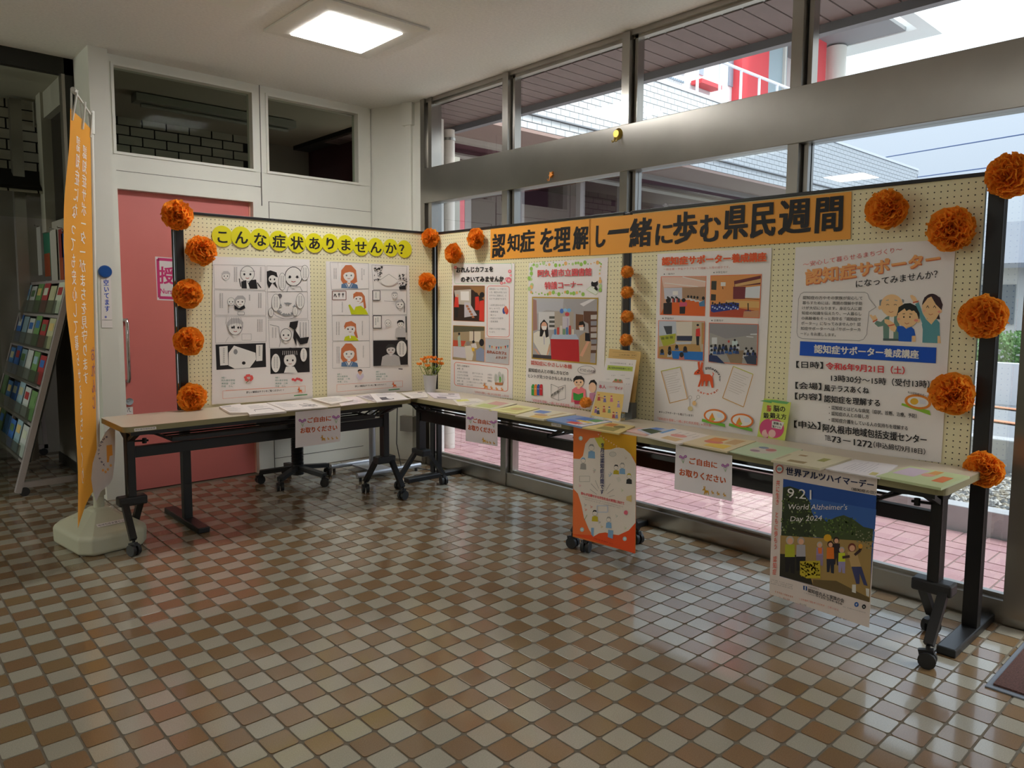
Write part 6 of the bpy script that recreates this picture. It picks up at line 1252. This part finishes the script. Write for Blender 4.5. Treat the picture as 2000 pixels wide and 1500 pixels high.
leaflet('beige booklet with leaf drawings above the garden poster', z(1400, 800, .18, [(588, 546), (892, 438), (1462, 525), (1118, 636)]), (214, 206, 176), [('q', .1, .25, .25, .6, (150, 130, 90)), ('q', .45, .65, .7, .8, (160, 160, 90)), ('q', .6, .2, .7, .35, (180, 150, 110)), ('q', .1, .02, .6, .08, (190, 180, 150))], .009)
leaflet('white printed leaflet between the beige booklet and the green one', z(1400, 800, .18, [(1178, 640), (1500, 540), (1965, 602), (1770, 742)]), (224, 220, 222), [('t', .2, .2, .9, .75, (150, 146, 160), 7), ('q', .1, .75, .3, .88, (206, 196, 130))], .004)
leaflet('green and orange illustrated leaflet at the right end of the near table', [(1712, 929), (1778, 910), (1894, 930), (1838, 953)], (196, 210, 160), [('q', .35, .05, .9, .4, (206, 190, 206)), ('q', .3, .7, .7, .88, (226, 130, 80)), ('e', .5, .4, .75, .6, (226, 170, 150)), ('q', .7, .45, .95, .6, (220, 160, 90))], .008)

# ============================================================ STANDING BROCHURES
for k, (q, lab) in enumerate((([(1492, 778), (1520, 781), (1506, 868), (1477, 863)], 'green exercise brochure half hidden behind its twin'), ([(1508, 781), (1545, 786), (1531, 871), (1499, 866)], 'green exercise brochure in front, leaning on the board'))):
    r, a = poster('green_brochure', lab, 'brochure', 0, 3.352 - .008 * k, -1, q, M('lime_paper', S(206, 222, 96), .4), 'green brochures leaning on the board')
    a.tf(1400, 800, .18); a.part('printing'); x = 0 if k else -72
    a.poly([(540 + x, -95), (600 + x, -105), (720 + x, -92), (790 + x, -80), (760 + x, -60), (660 + x, -70)], S(110, 180, 110)); a.ell(632 + x, 205, 98, 104, S(214, 84, 130), 24); a.ell(600 + x, 260, 40, 44, S(240, 196, 190), 14)
    if k: a.poly([(600, 120), (732, 140), (700, 215), (596, 195)], WHT)
    a.part('lettering'); a.text('脳の', 615 + x, -50, 742 + x, -40, 70, 70, S(206, 60, 80) if not k else K, .03); a.text('鍛え方', 580 + x, 30, 752 + x, 50, 62, 62, K, .03)
    if k: a.text('運動＆', 612, 128, 706, 145, 30, 30, K, .02); a.text('脳ドリル', 605, 165, 695, 182, 28, 28, K, .02)
    a.done()
# brochure stand
st = thing('brochure_stand', 'clear acrylic brochure stand on the table below the small pompoms', 'stand', (3.22, 2.72, ZT))
AC = glass_mat('acrylic', (.86, .9, .9, 1), 1.4)
pb = [on(p, 0, 3.345) for p in ((1190, 700), (1250, 708), (1238, 832), (1178, 822))]
obj('back_plate', sheet_poly(pb, (-1, 0, 0), .003), AC, st)
pf = [on(p, 0, 3.20) for p in ((1160, 770), (1216, 776), (1210, 824), (1152, 816))]
obj('front_plate', sheet_poly(pf, (-1, 0, 0), .003), AC, st); obj('base_plate', B().box((3.16, pf[1].y, ZT + .001), (3.34, pf[0].y, ZT + .004)), AC, st)
obj('support', B().box((3.30, pf[1].y + .01, ZT + .004), (3.34, pf[1].y + .06, ZT + .09)), M('smoke_plastic', S(96, 96, 92), .4), st)
r, a = poster('tan_brochure', 'tan brochure at the back of the acrylic stand', 'brochure', 0, 3.335, -1, [(1190, 681), (1252, 687), (1237, 812), (1178, 800)], M('tan_paper', S(226, 190, 120), .5), 'brochures in the acrylic stand')
a.tf(1120, 660, .12); a.part('lettering'); a.scribble(740, 265, 1010, 0, 22, K, 12); a.line([(640, 230), (1000, 245)], 3, S(150, 110, 70)); a.line([(640, 300), (1000, 322)], 3, S(150, 110, 70)); a.done()
r, a = poster('white_brochure', 'white and lime medical brochure in the middle of the acrylic stand', 'brochure', 0, 3.29, -1, [(1184, 699), (1243, 703), (1226, 806), (1164, 797)], PAPER, 'brochures in the acrylic stand')
a.tf(1120, 660, .12); a.part('printing'); a.poly([(560, 442), (968, 470), (962, 545), (545, 520)], S(196, 212, 100)); a.poly([(620, 730), (680, 670), (790, 680), (808, 735)], S(206, 140, 110)); a.ell(690, 685, 22, 20, S(120, 150, 90)); a.ell(760, 690, 20, 18, S(130, 160, 110))
a.part('lettering'); a.text('県立認知症疾患医療センター', 572, 465, 942, 492, 34, 34, S(50, 80, 60), .02); a.scribble(600, 395, 960, 0, 22, KL, 25)
for x, y in ((620, 605), (770, 600), (850, 655), (530, 665), (860, 745)): a.scribble(x, y, x + 60, 0, 14, KL)
a.done()
r, a = poster('guide_brochure', 'guide booklet with small cartoon people at the front of the stand', 'brochure', 0, 3.185, -1, [(1170, 744), (1219, 749), (1211, 824), (1153, 810)], M('white_gloss_paper', S(232, 226, 222), .25), 'brochures in the acrylic stand')
a.tf(1120, 660, .12); a.part('printing'); a.poly([(385, 870), (822, 920), (800, 1120), (748, 1345), (285, 1255), (340, 1050)], S(238, 204, 124))
for x, y, c1, c2 in ((415, 960, S(224, 130, 60), S(200, 90, 80)), (510, 985, S(110, 100, 150), S(130, 120, 170)), (620, 980, S(214, 90, 110), S(220, 120, 150)), (735, 1070, S(160, 140, 190), S(170, 150, 200)), (365, 1160, S(200, 80, 70), S(150, 110, 170)), (405, 1180, S(130, 150, 130), S(90, 90, 100)), (500, 1150, S(200, 90, 80), S(210, 120, 80)), (585, 1160, S(120, 110, 150), S(140, 170, 120)), (655, 1245, S(190, 100, 80), S(190, 90, 90)), (705, 1250, S(130, 130, 170), S(140, 140, 180))):
    a.poly([(x - 26, y + 60), (x + 26, y + 62), (x + 16, y - 5), (x - 16, y - 5)], c2); a.ell(x, y - 20, 17, 20, SKIN, 10); a.ell(x, y - 32, 17, 12, c1, 10)
a.line([(420, 968), (500, 982)], 8, S(210, 90, 80)); a.part('lettering'); a.text('本人', 415, 755, 530, 765, 66, 66, S(206, 50, 70), .02); a.text('ガイド', 680, 785, 800, 795, 60, 60, S(206, 50, 70), .02); a.scribble(560, 785, 665, 0, 26, S(226, 150, 140)); a.done()

# ============================================================ FLOWER POT
vp = on((840, 767), 2, ZT); vs_ = thing('flower_pot', 'pale grey pot of orange artificial flowers in the table corner', 'flower pot', (vp.x, vp.y, ZT))
obj('pot', B().lathe((vp.x, vp.y, ZT + .0015), [(.036, 0), (.043, .05), (.050, .122), (.053, .128), (.048, .128), (.044, .11)], 24), M('grey_ceramic', S(196, 196, 194), .35), vs_, smooth=True)
rnd = random.Random(8); FM = M('orange_petal', S(250, 168, 60), .6, trans=.2); FG = M('stem_green', S(130, 150, 60), .6)
for k, (dx, dz, dd_) in enumerate(((-.085, .20, .0), (-.055, .235, .02), (-.03, .245, -.02), (-.045, .215, -.03), (0.0, .25, .01), (.03, .245, -.02), (.02, .22, .03), (.045, .215, .0), (.075, .205, -.01), (.085, .235, .02), (-.015, .19, .03), (.09, .20, -.02))):
    c = Vector((vp.x, vp.y, ZT)); tip = c + RIGHT * dx * .9 + Vector((-.5, -.5, 0)) * dd_ + Vector((0, 0, dz)); b0 = c + RIGHT * dx * .18 + Vector((0, 0, .10))
    stm = obj('stem', B().tube([b0, (b0 + tip) / 2 + RIGHT * dx * .12, tip], .0022, 5), FG, vs_, smooth=True)
    fb = B()
    for i in range(13):
        aa = i * 2.4; up = Vector((math.cos(aa) * .7, math.sin(aa) * .7, .5 + .5 * (i % 3) / 2)).normalized(); t1 = up.orthogonal().normalized(); L_ = .030
        fb.add([tip, tip + up * L_ * .6 + t1 * .010, tip + up * L_, tip + up * L_ * .6 - t1 * .010], [(0, 1, 2, 3)])
    obj('flower_head', fb, FM, vs_, fix=False)
    if k % 2:
        m_ = (b0 + tip) / 2; lf = B()
        for sg in (-1, 1): lf.add([m_, m_ + RIGHT * sg * .018 + Vector((0, -.004, .014)), m_ + RIGHT * sg * .034 + Vector((0, 0, .03)), m_ + RIGHT * sg * .012 + Vector((0, .004, .02))], [(0, 1, 2, 3)])
        obj('leaf', lf, M('leaf_green', S(150, 176, 70), .5), vs_, fix=False)

# ============================================================ CHAIR, STAND AND CABLE BEHIND THE TABLES
cc = Vector((2.50, 5.10, 0)); ch = thing('office_chair', 'black swivel chair with bellows column behind the table', 'chair', cc)
cb = B()
for k, px in enumerate(((498, 945), (543, 961), (632, 950), (636, 930), (549, 921))):
    f = on(px, 2, 0); d = (f - cc); d.z = 0; d = d.normalized() * .27; e = cc + d; e.z = 0
    obj('base_arm', B().obox(cc + Vector((0, 0, .115)), e + Vector((0, 0, .085)), .045, .03), BLACKP, ch); caster(ch, e.x, e.y, k * 1.3)
cb.lathe(cc, [(.045, .06), (.045, .14)], 16); obj('hub', cb, BLACKP, ch, smooth=True)
pr_ = []; zz = .14
while zz < .40: pr_ += [(.038, zz), (.047, zz + .006)]; zz += .012
obj('bellows', B().lathe(cc, pr_, 18), BLACKP, ch)
obj('seat_pan', B().box(cc + Vector((-.12, -.12, .40)), cc + Vector((.12, .12, .43)), .005), BLACK, ch)
obj('seat', B().box(cc + Vector((-.23, -.22, .43)), cc + Vector((.21, .22, .50)), .025), M('black_fabric', (.02, .02, .022, 1), .9), ch)
obj('backrest', B().box(cc + Vector((-.2, .22, .62)), cc + Vector((.2, .27, .98)), .02), M('black_fabric'), ch); obj('back_bar', B().obox(cc + Vector((0, .1, .41)), cc + Vector((0, .25, .42)), .05, .012).obox(cc + Vector((0, .25, .41)), cc + Vector((0, .26, .66)), .05, .012, up=(0, 1, 0)), BLACK, ch)
SIL = M('silver_paint', S(176, 178, 184), .35, .5)
ss = thing('notice_stand', 'silver pole stand with H-shaped tube foot behind the board', 'stand', (3.08, 5.02, 0))
p0 = on((725, 915), 2, 0); p0 = Vector((3.10, 5.02, 0))
for y in (4.82, 5.22): obj('foot_tube', B().tube([(2.84, y, .045), (3.42, y, .045)], .02, 12), SIL, ss, smooth=True)
obj('foot_plate', B().box((3.02, 4.82, .03), (3.20, 5.22, .042)), SIL, ss)
for x, y in ((2.87, 4.82), (3.38, 4.82), (2.87, 5.22), (3.38, 5.22)): obj('rubber_pad', B().tube([(x, y, 0), (x, y, .028)], .012, 8), BLACKP, ss)
obj('pole', B().tube([(3.10, 5.02, .04), (3.10, 5.02, 1.45)], .026, 16), SIL, ss, smooth=True); obj('pole_cap', B().tube([(3.10, 5.02, 1.45), (3.10, 5.02, 1.48)], .03, 16), BLACKP, ss)
q0 = diag((760, 845)); cab = B(); P_ = [Vector((3.30, 4.95, .62)), Vector((3.31, 4.98, .45)), Vector((3.33, 5.02, .2)), Vector((3.36, 5.0, .008)), Vector((3.42, 4.9, .008)), Vector((3.46, 4.75, .008)), Vector((3.52, 4.62, .008))]
cab.tube(P_, .004, 6); o = obj('power_cable', cab, BLACKP, smooth=True); setp(o, 'thin black cable dropping from the corner table to the floor', 'cable')
N_ = thing('door_mat', 'dark brown ribbed door mat at the lower right edge', 'mat', (3.4, .3, 0))
mp = on((1923, 1342), 2, 0)
obj('rubber_edge', B().box((mp.x, -.5, 0), (3.60, mp.y, .006), .002), M('mat_edge', S(120, 128, 140), .5), N_)
obj('pile', B().box((mp.x + .025, -.5, .006), (3.60, mp.y - .02, .013)), M('mat_pile', S(92, 62, 56), .95, noise=.35, nscale=160, bump=1.0, bscale=300), N_)

# ============================================================ BANNER FLAG WITH WATER BASE
fs = thing('banner_stand', 'cream plastic water-filled stand holding the tall orange banner flag', 'banner stand', (1.04, 4.50, 0))
BM = M('cream_plastic', S(206, 206, 182), .45)
c0 = Vector((1.03, 4.53, 0))
def ring(rx, ry, z, ch=.27):
    P = [(-1, -1 + ch), (-1 + ch, -1), (1 - ch, -1), (1, -1 + ch), (1, 1 - ch), (1 - ch, 1), (-1 + ch, 1), (-1, 1 - ch)]
    a_ = math.radians(8); return [(c0.x + (x * rx) * math.cos(a_) - y * ry * math.sin(a_), c0.y + x * rx * math.sin(a_) + y * ry * math.cos(a_), z) for x, y in P]
rb = B(); R_ = [ring(.165, .225, .0), ring(.178, .238, .012), ring(.18, .24, .09), ring(.17, .23, .108), ring(.055, .065, .19), ring(.045, .045, .205)]
vs2 = [v for q in R_ for v in q]; fs2 = [(i * 8 + k, i * 8 + (k + 1) % 8, (i + 1) * 8 + (k + 1) % 8, (i + 1) * 8 + k) for i in range(5) for k in range(8)] + [tuple(range(8))[::-1], tuple(range(40, 48))]
rb.add(vs2, fs2); bo = obj('water_base', rb, BM, fs); bv = bo.modifiers.new('bevel', 'BEVEL'); bv.width = .012; bv.segments = 3; bv.limit_method = 'ANGLE'; bv.angle_limit = .4
obj('neck', B().lathe((c0.x, c0.y, .18), [(.030, 0), (.027, .05), (.027, .085), (.034, .09), (.034, .12), (.026, .124)], 18), BM, fs, smooth=True)
obj('filler_cap', B().lathe((c0.x - .09, c0.y + .04, .135), [(.028, 0), (.028, .02), (.022, .024)], 16), BM, fs, smooth=True)
base_p = Vector((c0.x, c0.y, .30)); top_p = Vector((c0.x + .045, c0.y + .01, 2.335))
obj('pole', B().tube([base_p - Vector((0, 0, .05)), top_p], .013, 12), WHITEP, fs, smooth=True)
obj('top_joint', B().tube([top_p - (top_p - base_p) * .045, top_p + Vector((0, 0, .03))], .019, 12), WHITEP, fs, smooth=True)
ang = math.radians(249); bd = Vector((math.cos(ang), math.sin(ang), 0)); te = top_p + bd * .50 + Vector((0, 0, .012))
obj('cross_bar', B().tube([top_p + Vector((0, 0, .01)) - bd * .03, te], .006, 8), WHITEP, fs, smooth=True); obj('bar_tip', B().tube([te - bd * .05, te + bd * .01], .012, 8), WHITEP, fs, smooth=True)
r, a = poster('base_sticker', 'narrow white name strip stuck on the cream water base', 'sticker', 1, c0.y - .243, -1, [(181, 1044), (240, 1035), (241, 1040), (182, 1050)]) if False else (None, None)
ns = B(); lab_t = thing('base_label', 'narrow white name strip stuck on the cream water base', 'sticker', (1.0, 4.36, .1))
u_ = Vector((math.cos(math.radians(8)), math.sin(math.radians(8)), 0)); w_ = Vector((-u_.y, u_.x, 0)); sd = (Vector((w_.x * .165, w_.y * .165, .082))).normalized()
pc = c0 - w_ * .165 + Vector((0, 0, .1405)) + u_ * .01; nn_ = u_.cross(sd).normalized(); nn_ = nn_ if nn_.z > 0 else -nn_; pc += nn_ * .003
q4 = [pc - u_ * .088 + sd * .013, pc + u_ * .088 + sd * .013, pc + u_ * .088 - sd * .013, pc - u_ * .088 - sd * .013]
ns.prism(q4, nn_ * .0006); obj('sheet', ns, PAPER, lab_t)
tb_ = B(); tb_.col = []; vs3, fs3 = glyphs('地域包括支援センター', 0); xa, xb2 = min(v[0] for v in vs3), max(v[0] for v in vs3)
tb_.v = [tuple(pc + u_ * ((v[0] - xa) / (xb2 - xa) - .5) * .165 + sd * (v[1] - .38) * .017 + nn_ * .0009) for v in vs3]; tb_.f = [list(f) for f in fs3]; tb_.mi = [0] * len(fs3); tb_.col = [K] * len(fs3); obj('lettering', tb_, INK, lab_t)
# flag cloth: hangs from the cross bar, gently folded; a surface function maps (u across, v down) to space
H0, H1 = 2.27, .33
def cloth(u, v, off=0):                # u 0 at pole .. 1 at free edge
    p = top_p.lerp(base_p, min(1, (2.335 - (H0 + (H1 - H0) * v)) / (2.335 - .30)))
    zt = H0 + (H1 - H0) * v - .012 * u + (0.0 if v < .97 else -.0) - .09 * (v ** 8) * u
    a_ = math.radians(247 - 4 * min(1, v * 3) + 4.5 * v * v) + .012 * math.sin(v * 9 + 1)
    wdt = .49
    d = Vector((math.cos(a_), math.sin(a_), 0)); side = Vector((-d.y, d.x, 0))
    fold = .006 * math.sin(v * 7 + u * 3.2) * u + .003 * math.sin(v * 23 + u * 6) * u - .02 * v * math.sin(u * 3.1)
    q = Vector((p.x, p.y, zt)) + d * (wdt * u + .018) + side * (fold + off)
    return q
cf = B(); NU, NV = 14, 60
for i in range(NV + 1):
    for j in range(NU + 1): cf.v.append(tuple(cloth(j / NU, i / NV)))
for i in range(NV):
    for j in range(NU): cf.f.append((i * (NU + 1) + j, i * (NU + 1) + j + 1, (i + 1) * (NU + 1) + j + 1, (i + 1) * (NU + 1) + j)); cf.mi.append(0)
fl_ = thing('banner_flag', 'tall orange banner flag with two columns of white mirrored lettering', 'flag', (c0.x, c0.y, .33))
obj('cloth', cf, M('orange_flag_cloth', S(248, 172, 62), .8, trans=.35), fl_, smooth=60)
side0 = Vector((-bd.y, bd.x, 0)); sgn = 1 if side0.dot(Vector((0, 0, CAMZ)) - c0) > 0 else -1
def flagtext(txt, u0, u1, v0, v1, col, nm):
    b = B(); b.col = []; n = len(txt)
    for i, chx in enumerate(txt):
        if chx == ' ': continue
        g, f = glyphs(chx, 0); k0 = len(b.v)
        for dx_ in (-.015, .015):
            k0 = len(b.v)
            for x, y in g:
                uu = u0 + (u1 - u0) * (x + dx_); vv = v0 + (v1 - v0) * (i + 1 - (y + .12)) / n; b.v.append(tuple(cloth(uu, vv, sgn * .0025)))
            for q in f: b.f.append([t + k0 for t in q]); b.mi.append(0); b.col.append(col)
    obj(nm, b, INK, fl_)
WH = S(244, 238, 226)
flagtext('認知症サポーターがまちを見守ります', .24, .44, .06, .70, WH, 'lettering'); flagtext('認知症になっても安心して暮らせるまちづくり', .56, .74, .05, .94, WH, 'lettering'); flagtext('おれんじ', .02, .14, .60, .78, S(150, 90, 120), 'lettering')
for u in (.03, .5, .95):
    t0 = top_p + bd * (.5 * u) + Vector((0, 0, .018)); t1 = cloth(u, 0.0); obj('tie_loop', B().tube([t0 + side0 * .012, t1 - Vector((0, 0, .05)) + side0 * .002], .005, 6).tube([t0 - side0 * .012, t1 - Vector((0, 0, .05)) - side0 * .002], .005, 6), WHITEP, fl_)
# white oval emblem flag in front
ov = thing('oval_flag', 'white oval flag with donkey emblem fixed low on the banner pole', 'flag', (c0.x, c0.y - .03, .38))
oy = c0.y - .11
oc = [(225, 824), (205, 846), (190, 875), (181, 905), (178, 935), (182, 962), (188, 980), (197, 960), (213, 946), (220, 935), (224, 900), (225, 860)]
pts = [on(p, 1, oy) for p in oc]; obj('cloth', sheet_poly(pts, (0, -1, 0), .001), M('white_cloth', S(232, 230, 232), .7, trans=.2), ov)
a = Art(1, oy, -1, ov); a.part('emblem'); a.tf(0, 740, .17333); a.poly([(1200, 750), (1262, 740), (1268, 860), (1235, 870), (1225, 940), (1205, 940)], S(236, 164, 66))
for x, y in ((1160, 1030), (1190, 1048), (1215, 1020), (1248, 975)): a.ell(x, y, 14, 16, S(236, 180, 110), 8)
a.part('lettering')
for k, chx in enumerate('supporter'):
    an = math.radians(-112 - k * 15.5); cx, cy = 1255 + 150 * math.cos(an), 820 + 185 * math.sin(an); Rr = 20; ca, sa = math.cos(an + math.pi / 2), math.sin(an + math.pi / 2)
    a.cells(chx, [(cx + ca * u * Rr - sa * v * Rr, cy + sa * u * Rr + ca * v * Rr) for u, v in ((.6, -1), (-.6, -1), (-.6, 1), (.6, 1))], S(50, 50, 96), .03)
a.done()

# ============================================================ SIGNS ON THE COLUMN AND DOOR
YC = DY - .094
r, a = poster('vacancy_sign', 'narrow white vertical sign with blue characters on the white column', 'sign', 1, YC, -1, [(197, 541), (216.5, 540), (219.5, 640), (198.5, 640)])
a.part('lettering'); a.vtext('空いてます。', 207, 546, 210, 622, 11, S(40, 80, 190), .03); a.line([(199, 625), (219, 625)], .6, KL); a.done()
p = on((205.5, 530.5), 1, YC); mg = B(); mg.tube([p, p + Vector((0, -.016, 0))], .042, 24, r2=.036); o = obj('blue_magnet', mg, M('blue_plastic', S(24, 84, 160), .3), smooth=True); setp(o, 'round blue magnet above the narrow vertical sign', 'magnet')
YD = DY + .0445
r, a = poster('nursing_sign', 'white sign with magenta frame on the pink door, half behind the board', 'sign', 1, YD, -1, [(303, 501), (384, 507), (388, 590), (307, 586)], M('sign_white', S(226, 216, 216), .5))
a.part('frame_print'); MG_ = S(206, 60, 120); a.line([(308, 506), (380, 511), (383, 584), (311, 581)], 5.5, MG_, True)
a.part('lettering'); a.text('授乳室', 312, 520, 398, 526, 34, 34, MG_, .04); a.text('Nursing Room', 313, 561, 382, 566, 13, 13, MG_, .02); a.done()
r, a = poster('wheelchair_label', 'tiny white label under the lock on the pink door', 'label', 1, YD, -1, [(245.5, 795), (259.5, 794.5), (260, 809), (246, 809.5)])
a.part('lettering'); a.ell(252, 798.5, 1.3, 1.3, K, 8); a.line([(251.5, 800), (253, 803.5), (256, 804)], .9, K); a.line([(249, 800), (249, 805)], .8, K); a.done()

# ============================================================ BROCHURE RACK AND PAPERS AT THE LEFT
RK = M('rack_grey', S(168, 160, 156), .45, .2); RKD = M('rack_dark', S(70, 68, 62), .5)
rk = thing('brochure_rack', 'grey leaning brochure rack full of leaflets by the glass screen', 'rack', (1.05, 6.6, 0))
def rkp(s_, t, off=0):                 # s along width (0 near .. 1 far), t up the slope
    return Vector((.86 + .38 * t - off * .968, 5.96 + 1.5 * s_, .03 + 1.47 * t + off * .25))
for s_ in (0, 1): obj('side_bar', B().obox(rkp(s_, 0), rkp(s_, 1), .035, .05, up=(0, 1, 0)), RK, rk)
obj('centre_bar', B().obox(rkp(.5, .15), rkp(.5, 1), .02, .03, up=(0, 1, 0)), RK, rk)
obj('back_panel', B().prism([rkp(0, .14, -.03), rkp(1, .14, -.03), rkp(1, 1, -.03), rkp(0, 1, -.03)], (.005, 0, -.002)), RKD, rk)
ACR = glass_mat('pocket_acrylic', (.8, .84, .82, 1), 1.2)
for k in range(6):
    t = .14 + k * .17
    obj('shelf_bar', B().obox(rkp(0, t), rkp(1, t), .03, .022), RK, rk)
    if k < 5: obj('pocket_front', B().prism([rkp(.01, t, .04), rkp(.99, t, .04), rkp(.99, t + .07, .045), rkp(.01, t + .07, .045)], (-.002, 0, 0)), ACR, rk)
obj('rear_leg', B().obox((1.24, 5.97, 1.3), (1.30, 5.97, .06), .03, .03).obox((1.24, 7.45, 1.3), (1.30, 7.45, .06), .03, .03), RK, rk)
obj('base_bar', B().obox((.86, 5.97, .075), (1.32, 5.97, .075), .03, .04).obox((.86, 7.45, .075), (1.32, 7.45, .075), .03, .04), RK, rk)
for x, y in ((.90, 5.97), (1.28, 5.97), (.90, 7.45), (1.28, 7.45)): caster(rk, x, y, 0)
rnd = random.Random(40); cols = [(200, 206, 200), (70, 120, 170), (206, 214, 190), (110, 150, 90), (60, 110, 180), (214, 190, 120), (170, 60, 60), (150, 180, 190), (90, 120, 80), (190, 190, 150)]
RL = ['top', 'second', 'third', 'fourth', 'lowest']; PO = ['nearest the front bar', 'second from the front bar', 'left of the centre bar', 'just past the centre bar', 'second past the centre bar', 'farthest from the front']
for k in range(5):
    t = .14 + k * .17
    for j in range(6):
        s0 = .03 + j * .16; c = cols[(k * 3 + j * 7) % 10]; h = .145 + .02 * rnd.random()
        lf = thing('rack_leaflet', 'leaflet in the %s row of the rack, %s' % (RL[4 - k], PO[j]), 'leaflet', rkp(s0, t), 'leaflets in the brochure rack')
        b = B(); b.prism([rkp(s0, t + .012, .012), rkp(s0 + .13, t + .012, .012), rkp(s0 + .13, t + h, .012), rkp(s0, t + h, .012)], (-.004, 0, .001)); obj('cover', b, M('lp_%d_%d_%d' % c, S(*c), .5), lf)
        b = B(); c2 = cols[(k + j * 3 + 2) % 10]; b.prism([rkp(s0 + .02, t + h * .62, .0175), rkp(s0 + .11, t + h * .62, .0175), rkp(s0 + .11, t + h * .85, .0175), rkp(s0 + .02, t + h * .85, .0175)], (-.0006, 0, 0)); obj('cover_print', b, M('lp_%d_%d_%d' % c2, S(*c2), .5), lf)
# papers hung on hooks on the side wall
for k, (px, w_, c, lab) in enumerate((((61, 445), .10, (120, 128, 134), 'grey paper strip hung on the dim side wall, nearest the steel post'), ((73, 442), .12, (200, 200, 190), 'white paper sheet on the first hook'), ((90, 440), .12, (60, 140, 110), 'green and orange poster strip on the dim wall'),
        ((103, 447), .11, (206, 204, 190), 'pale sheet on the second hook'), ((118, 445), .07, (150, 60, 60), 'narrow red patterned strip on the dim wall'), ((127, 452), .12, (60, 100, 170), 'blue sheet half hidden behind the orange flag'))):
    p = on(px, 0, X4 - .01); t = thing('hanging_paper', lab, 'paper', (p.x, p.y, p.z - .42), 'papers hung on the side wall')
    h = .42; sh = B(); sh.box((p.x - .003, p.y - w_ , p.z - h), (p.x, p.y + w_, p.z - .01)); obj('sheet', sh, M('lp_%d_%d_%d' % c, S(*c), .5), t)
    obj('hook', B().tube([(p.x + .01, p.y, p.z), (p.x - .02, p.y, p.z), (p.x - .02, p.y, p.z + .012)], .004, 6), CHROME, t)
    if k in (2, 4): obj('lower_print', B().box((p.x - .0045, p.y - w_ * .9, p.z - h), (p.x - .003, p.y + w_ * .9, p.z - h * .55)), M('rust_print', S(176, 84, 50), .5), t)
# steel post, curtain, screen things behind the glass
sp_ = on((36, 400), 1, 7.3); o = obj('steel_post', B().box((sp_.x - .03, 7.27, 0), (sp_.x + .05, 7.35, 2.98)), STEEL); setp(o, 'brushed steel post at the left behind the glass screen', 'post')
o = obj('steel_latch', B().box((sp_.x + .055, 7.28, on((65, 384), 1, 7.3).z), (on((79, 380), 1, 7.3).x, 7.31, on((65, 372), 1, 7.3).z), .003), STEEL); setp(o, 'small steel rail bracket right of the steel post', 'bracket')
cu = B(); nn = 60
for i in range(nn + 1):
    x = -1.2 + 1.85 * i / nn; y = 7.0 + .03 * math.sin(i * 1.9)
    cu.v += [(x, y, .2), (x, y, 2.3)]
for i in range(nn): cu.f.append((2 * i, 2 * i + 2, 2 * i + 3, 2 * i + 1)); cu.mi.append(0)
o = obj('green_curtain', cu, M('green_curtain', S(110, 150, 96), .8, trans=.2), smooth=60); setp(o, 'green pleated curtain behind the glass at the left edge', 'curtain')
o = obj('curtain_rod', B().tube([(-1.2, 6.93, 1.52), (.72, 6.93, 1.52)], .008, 8), M('white_metal')); setp(o, 'thin white horizontal rod in front of the green curtain', 'rod')
o = obj('blue_bin', B().box((.25, 6.7, 0), (.62, 7.0, 1.0), .02), M('blue_box', S(20, 50, 130), .5)); setp(o, 'dark blue box standing in front of the green curtain', 'box')
o = obj('notice_sheet', B().box((.3, 6.90, 1.12), (.55, 6.903, 1.42)), PAPER); setp(o, 'white notice sheet at the left edge before the green curtain', 'notice')
bk = thing('display_monitor', 'black angled monitor hanging behind the glass at the left edge', 'monitor', (.5, 6.5, 1.7))
obj('screen', B().prism([(.1, 6.5, 1.62), (.86, 6.35, 1.72), (.86, 6.35, 2.02), (.1, 6.5, 1.95)], (.02, .06, 0)), BLACK, bk); obj('bracket', B().obox((.6, 6.5, 1.95), (.6, 6.6, 2.9), .04, .04), BLACK, bk)
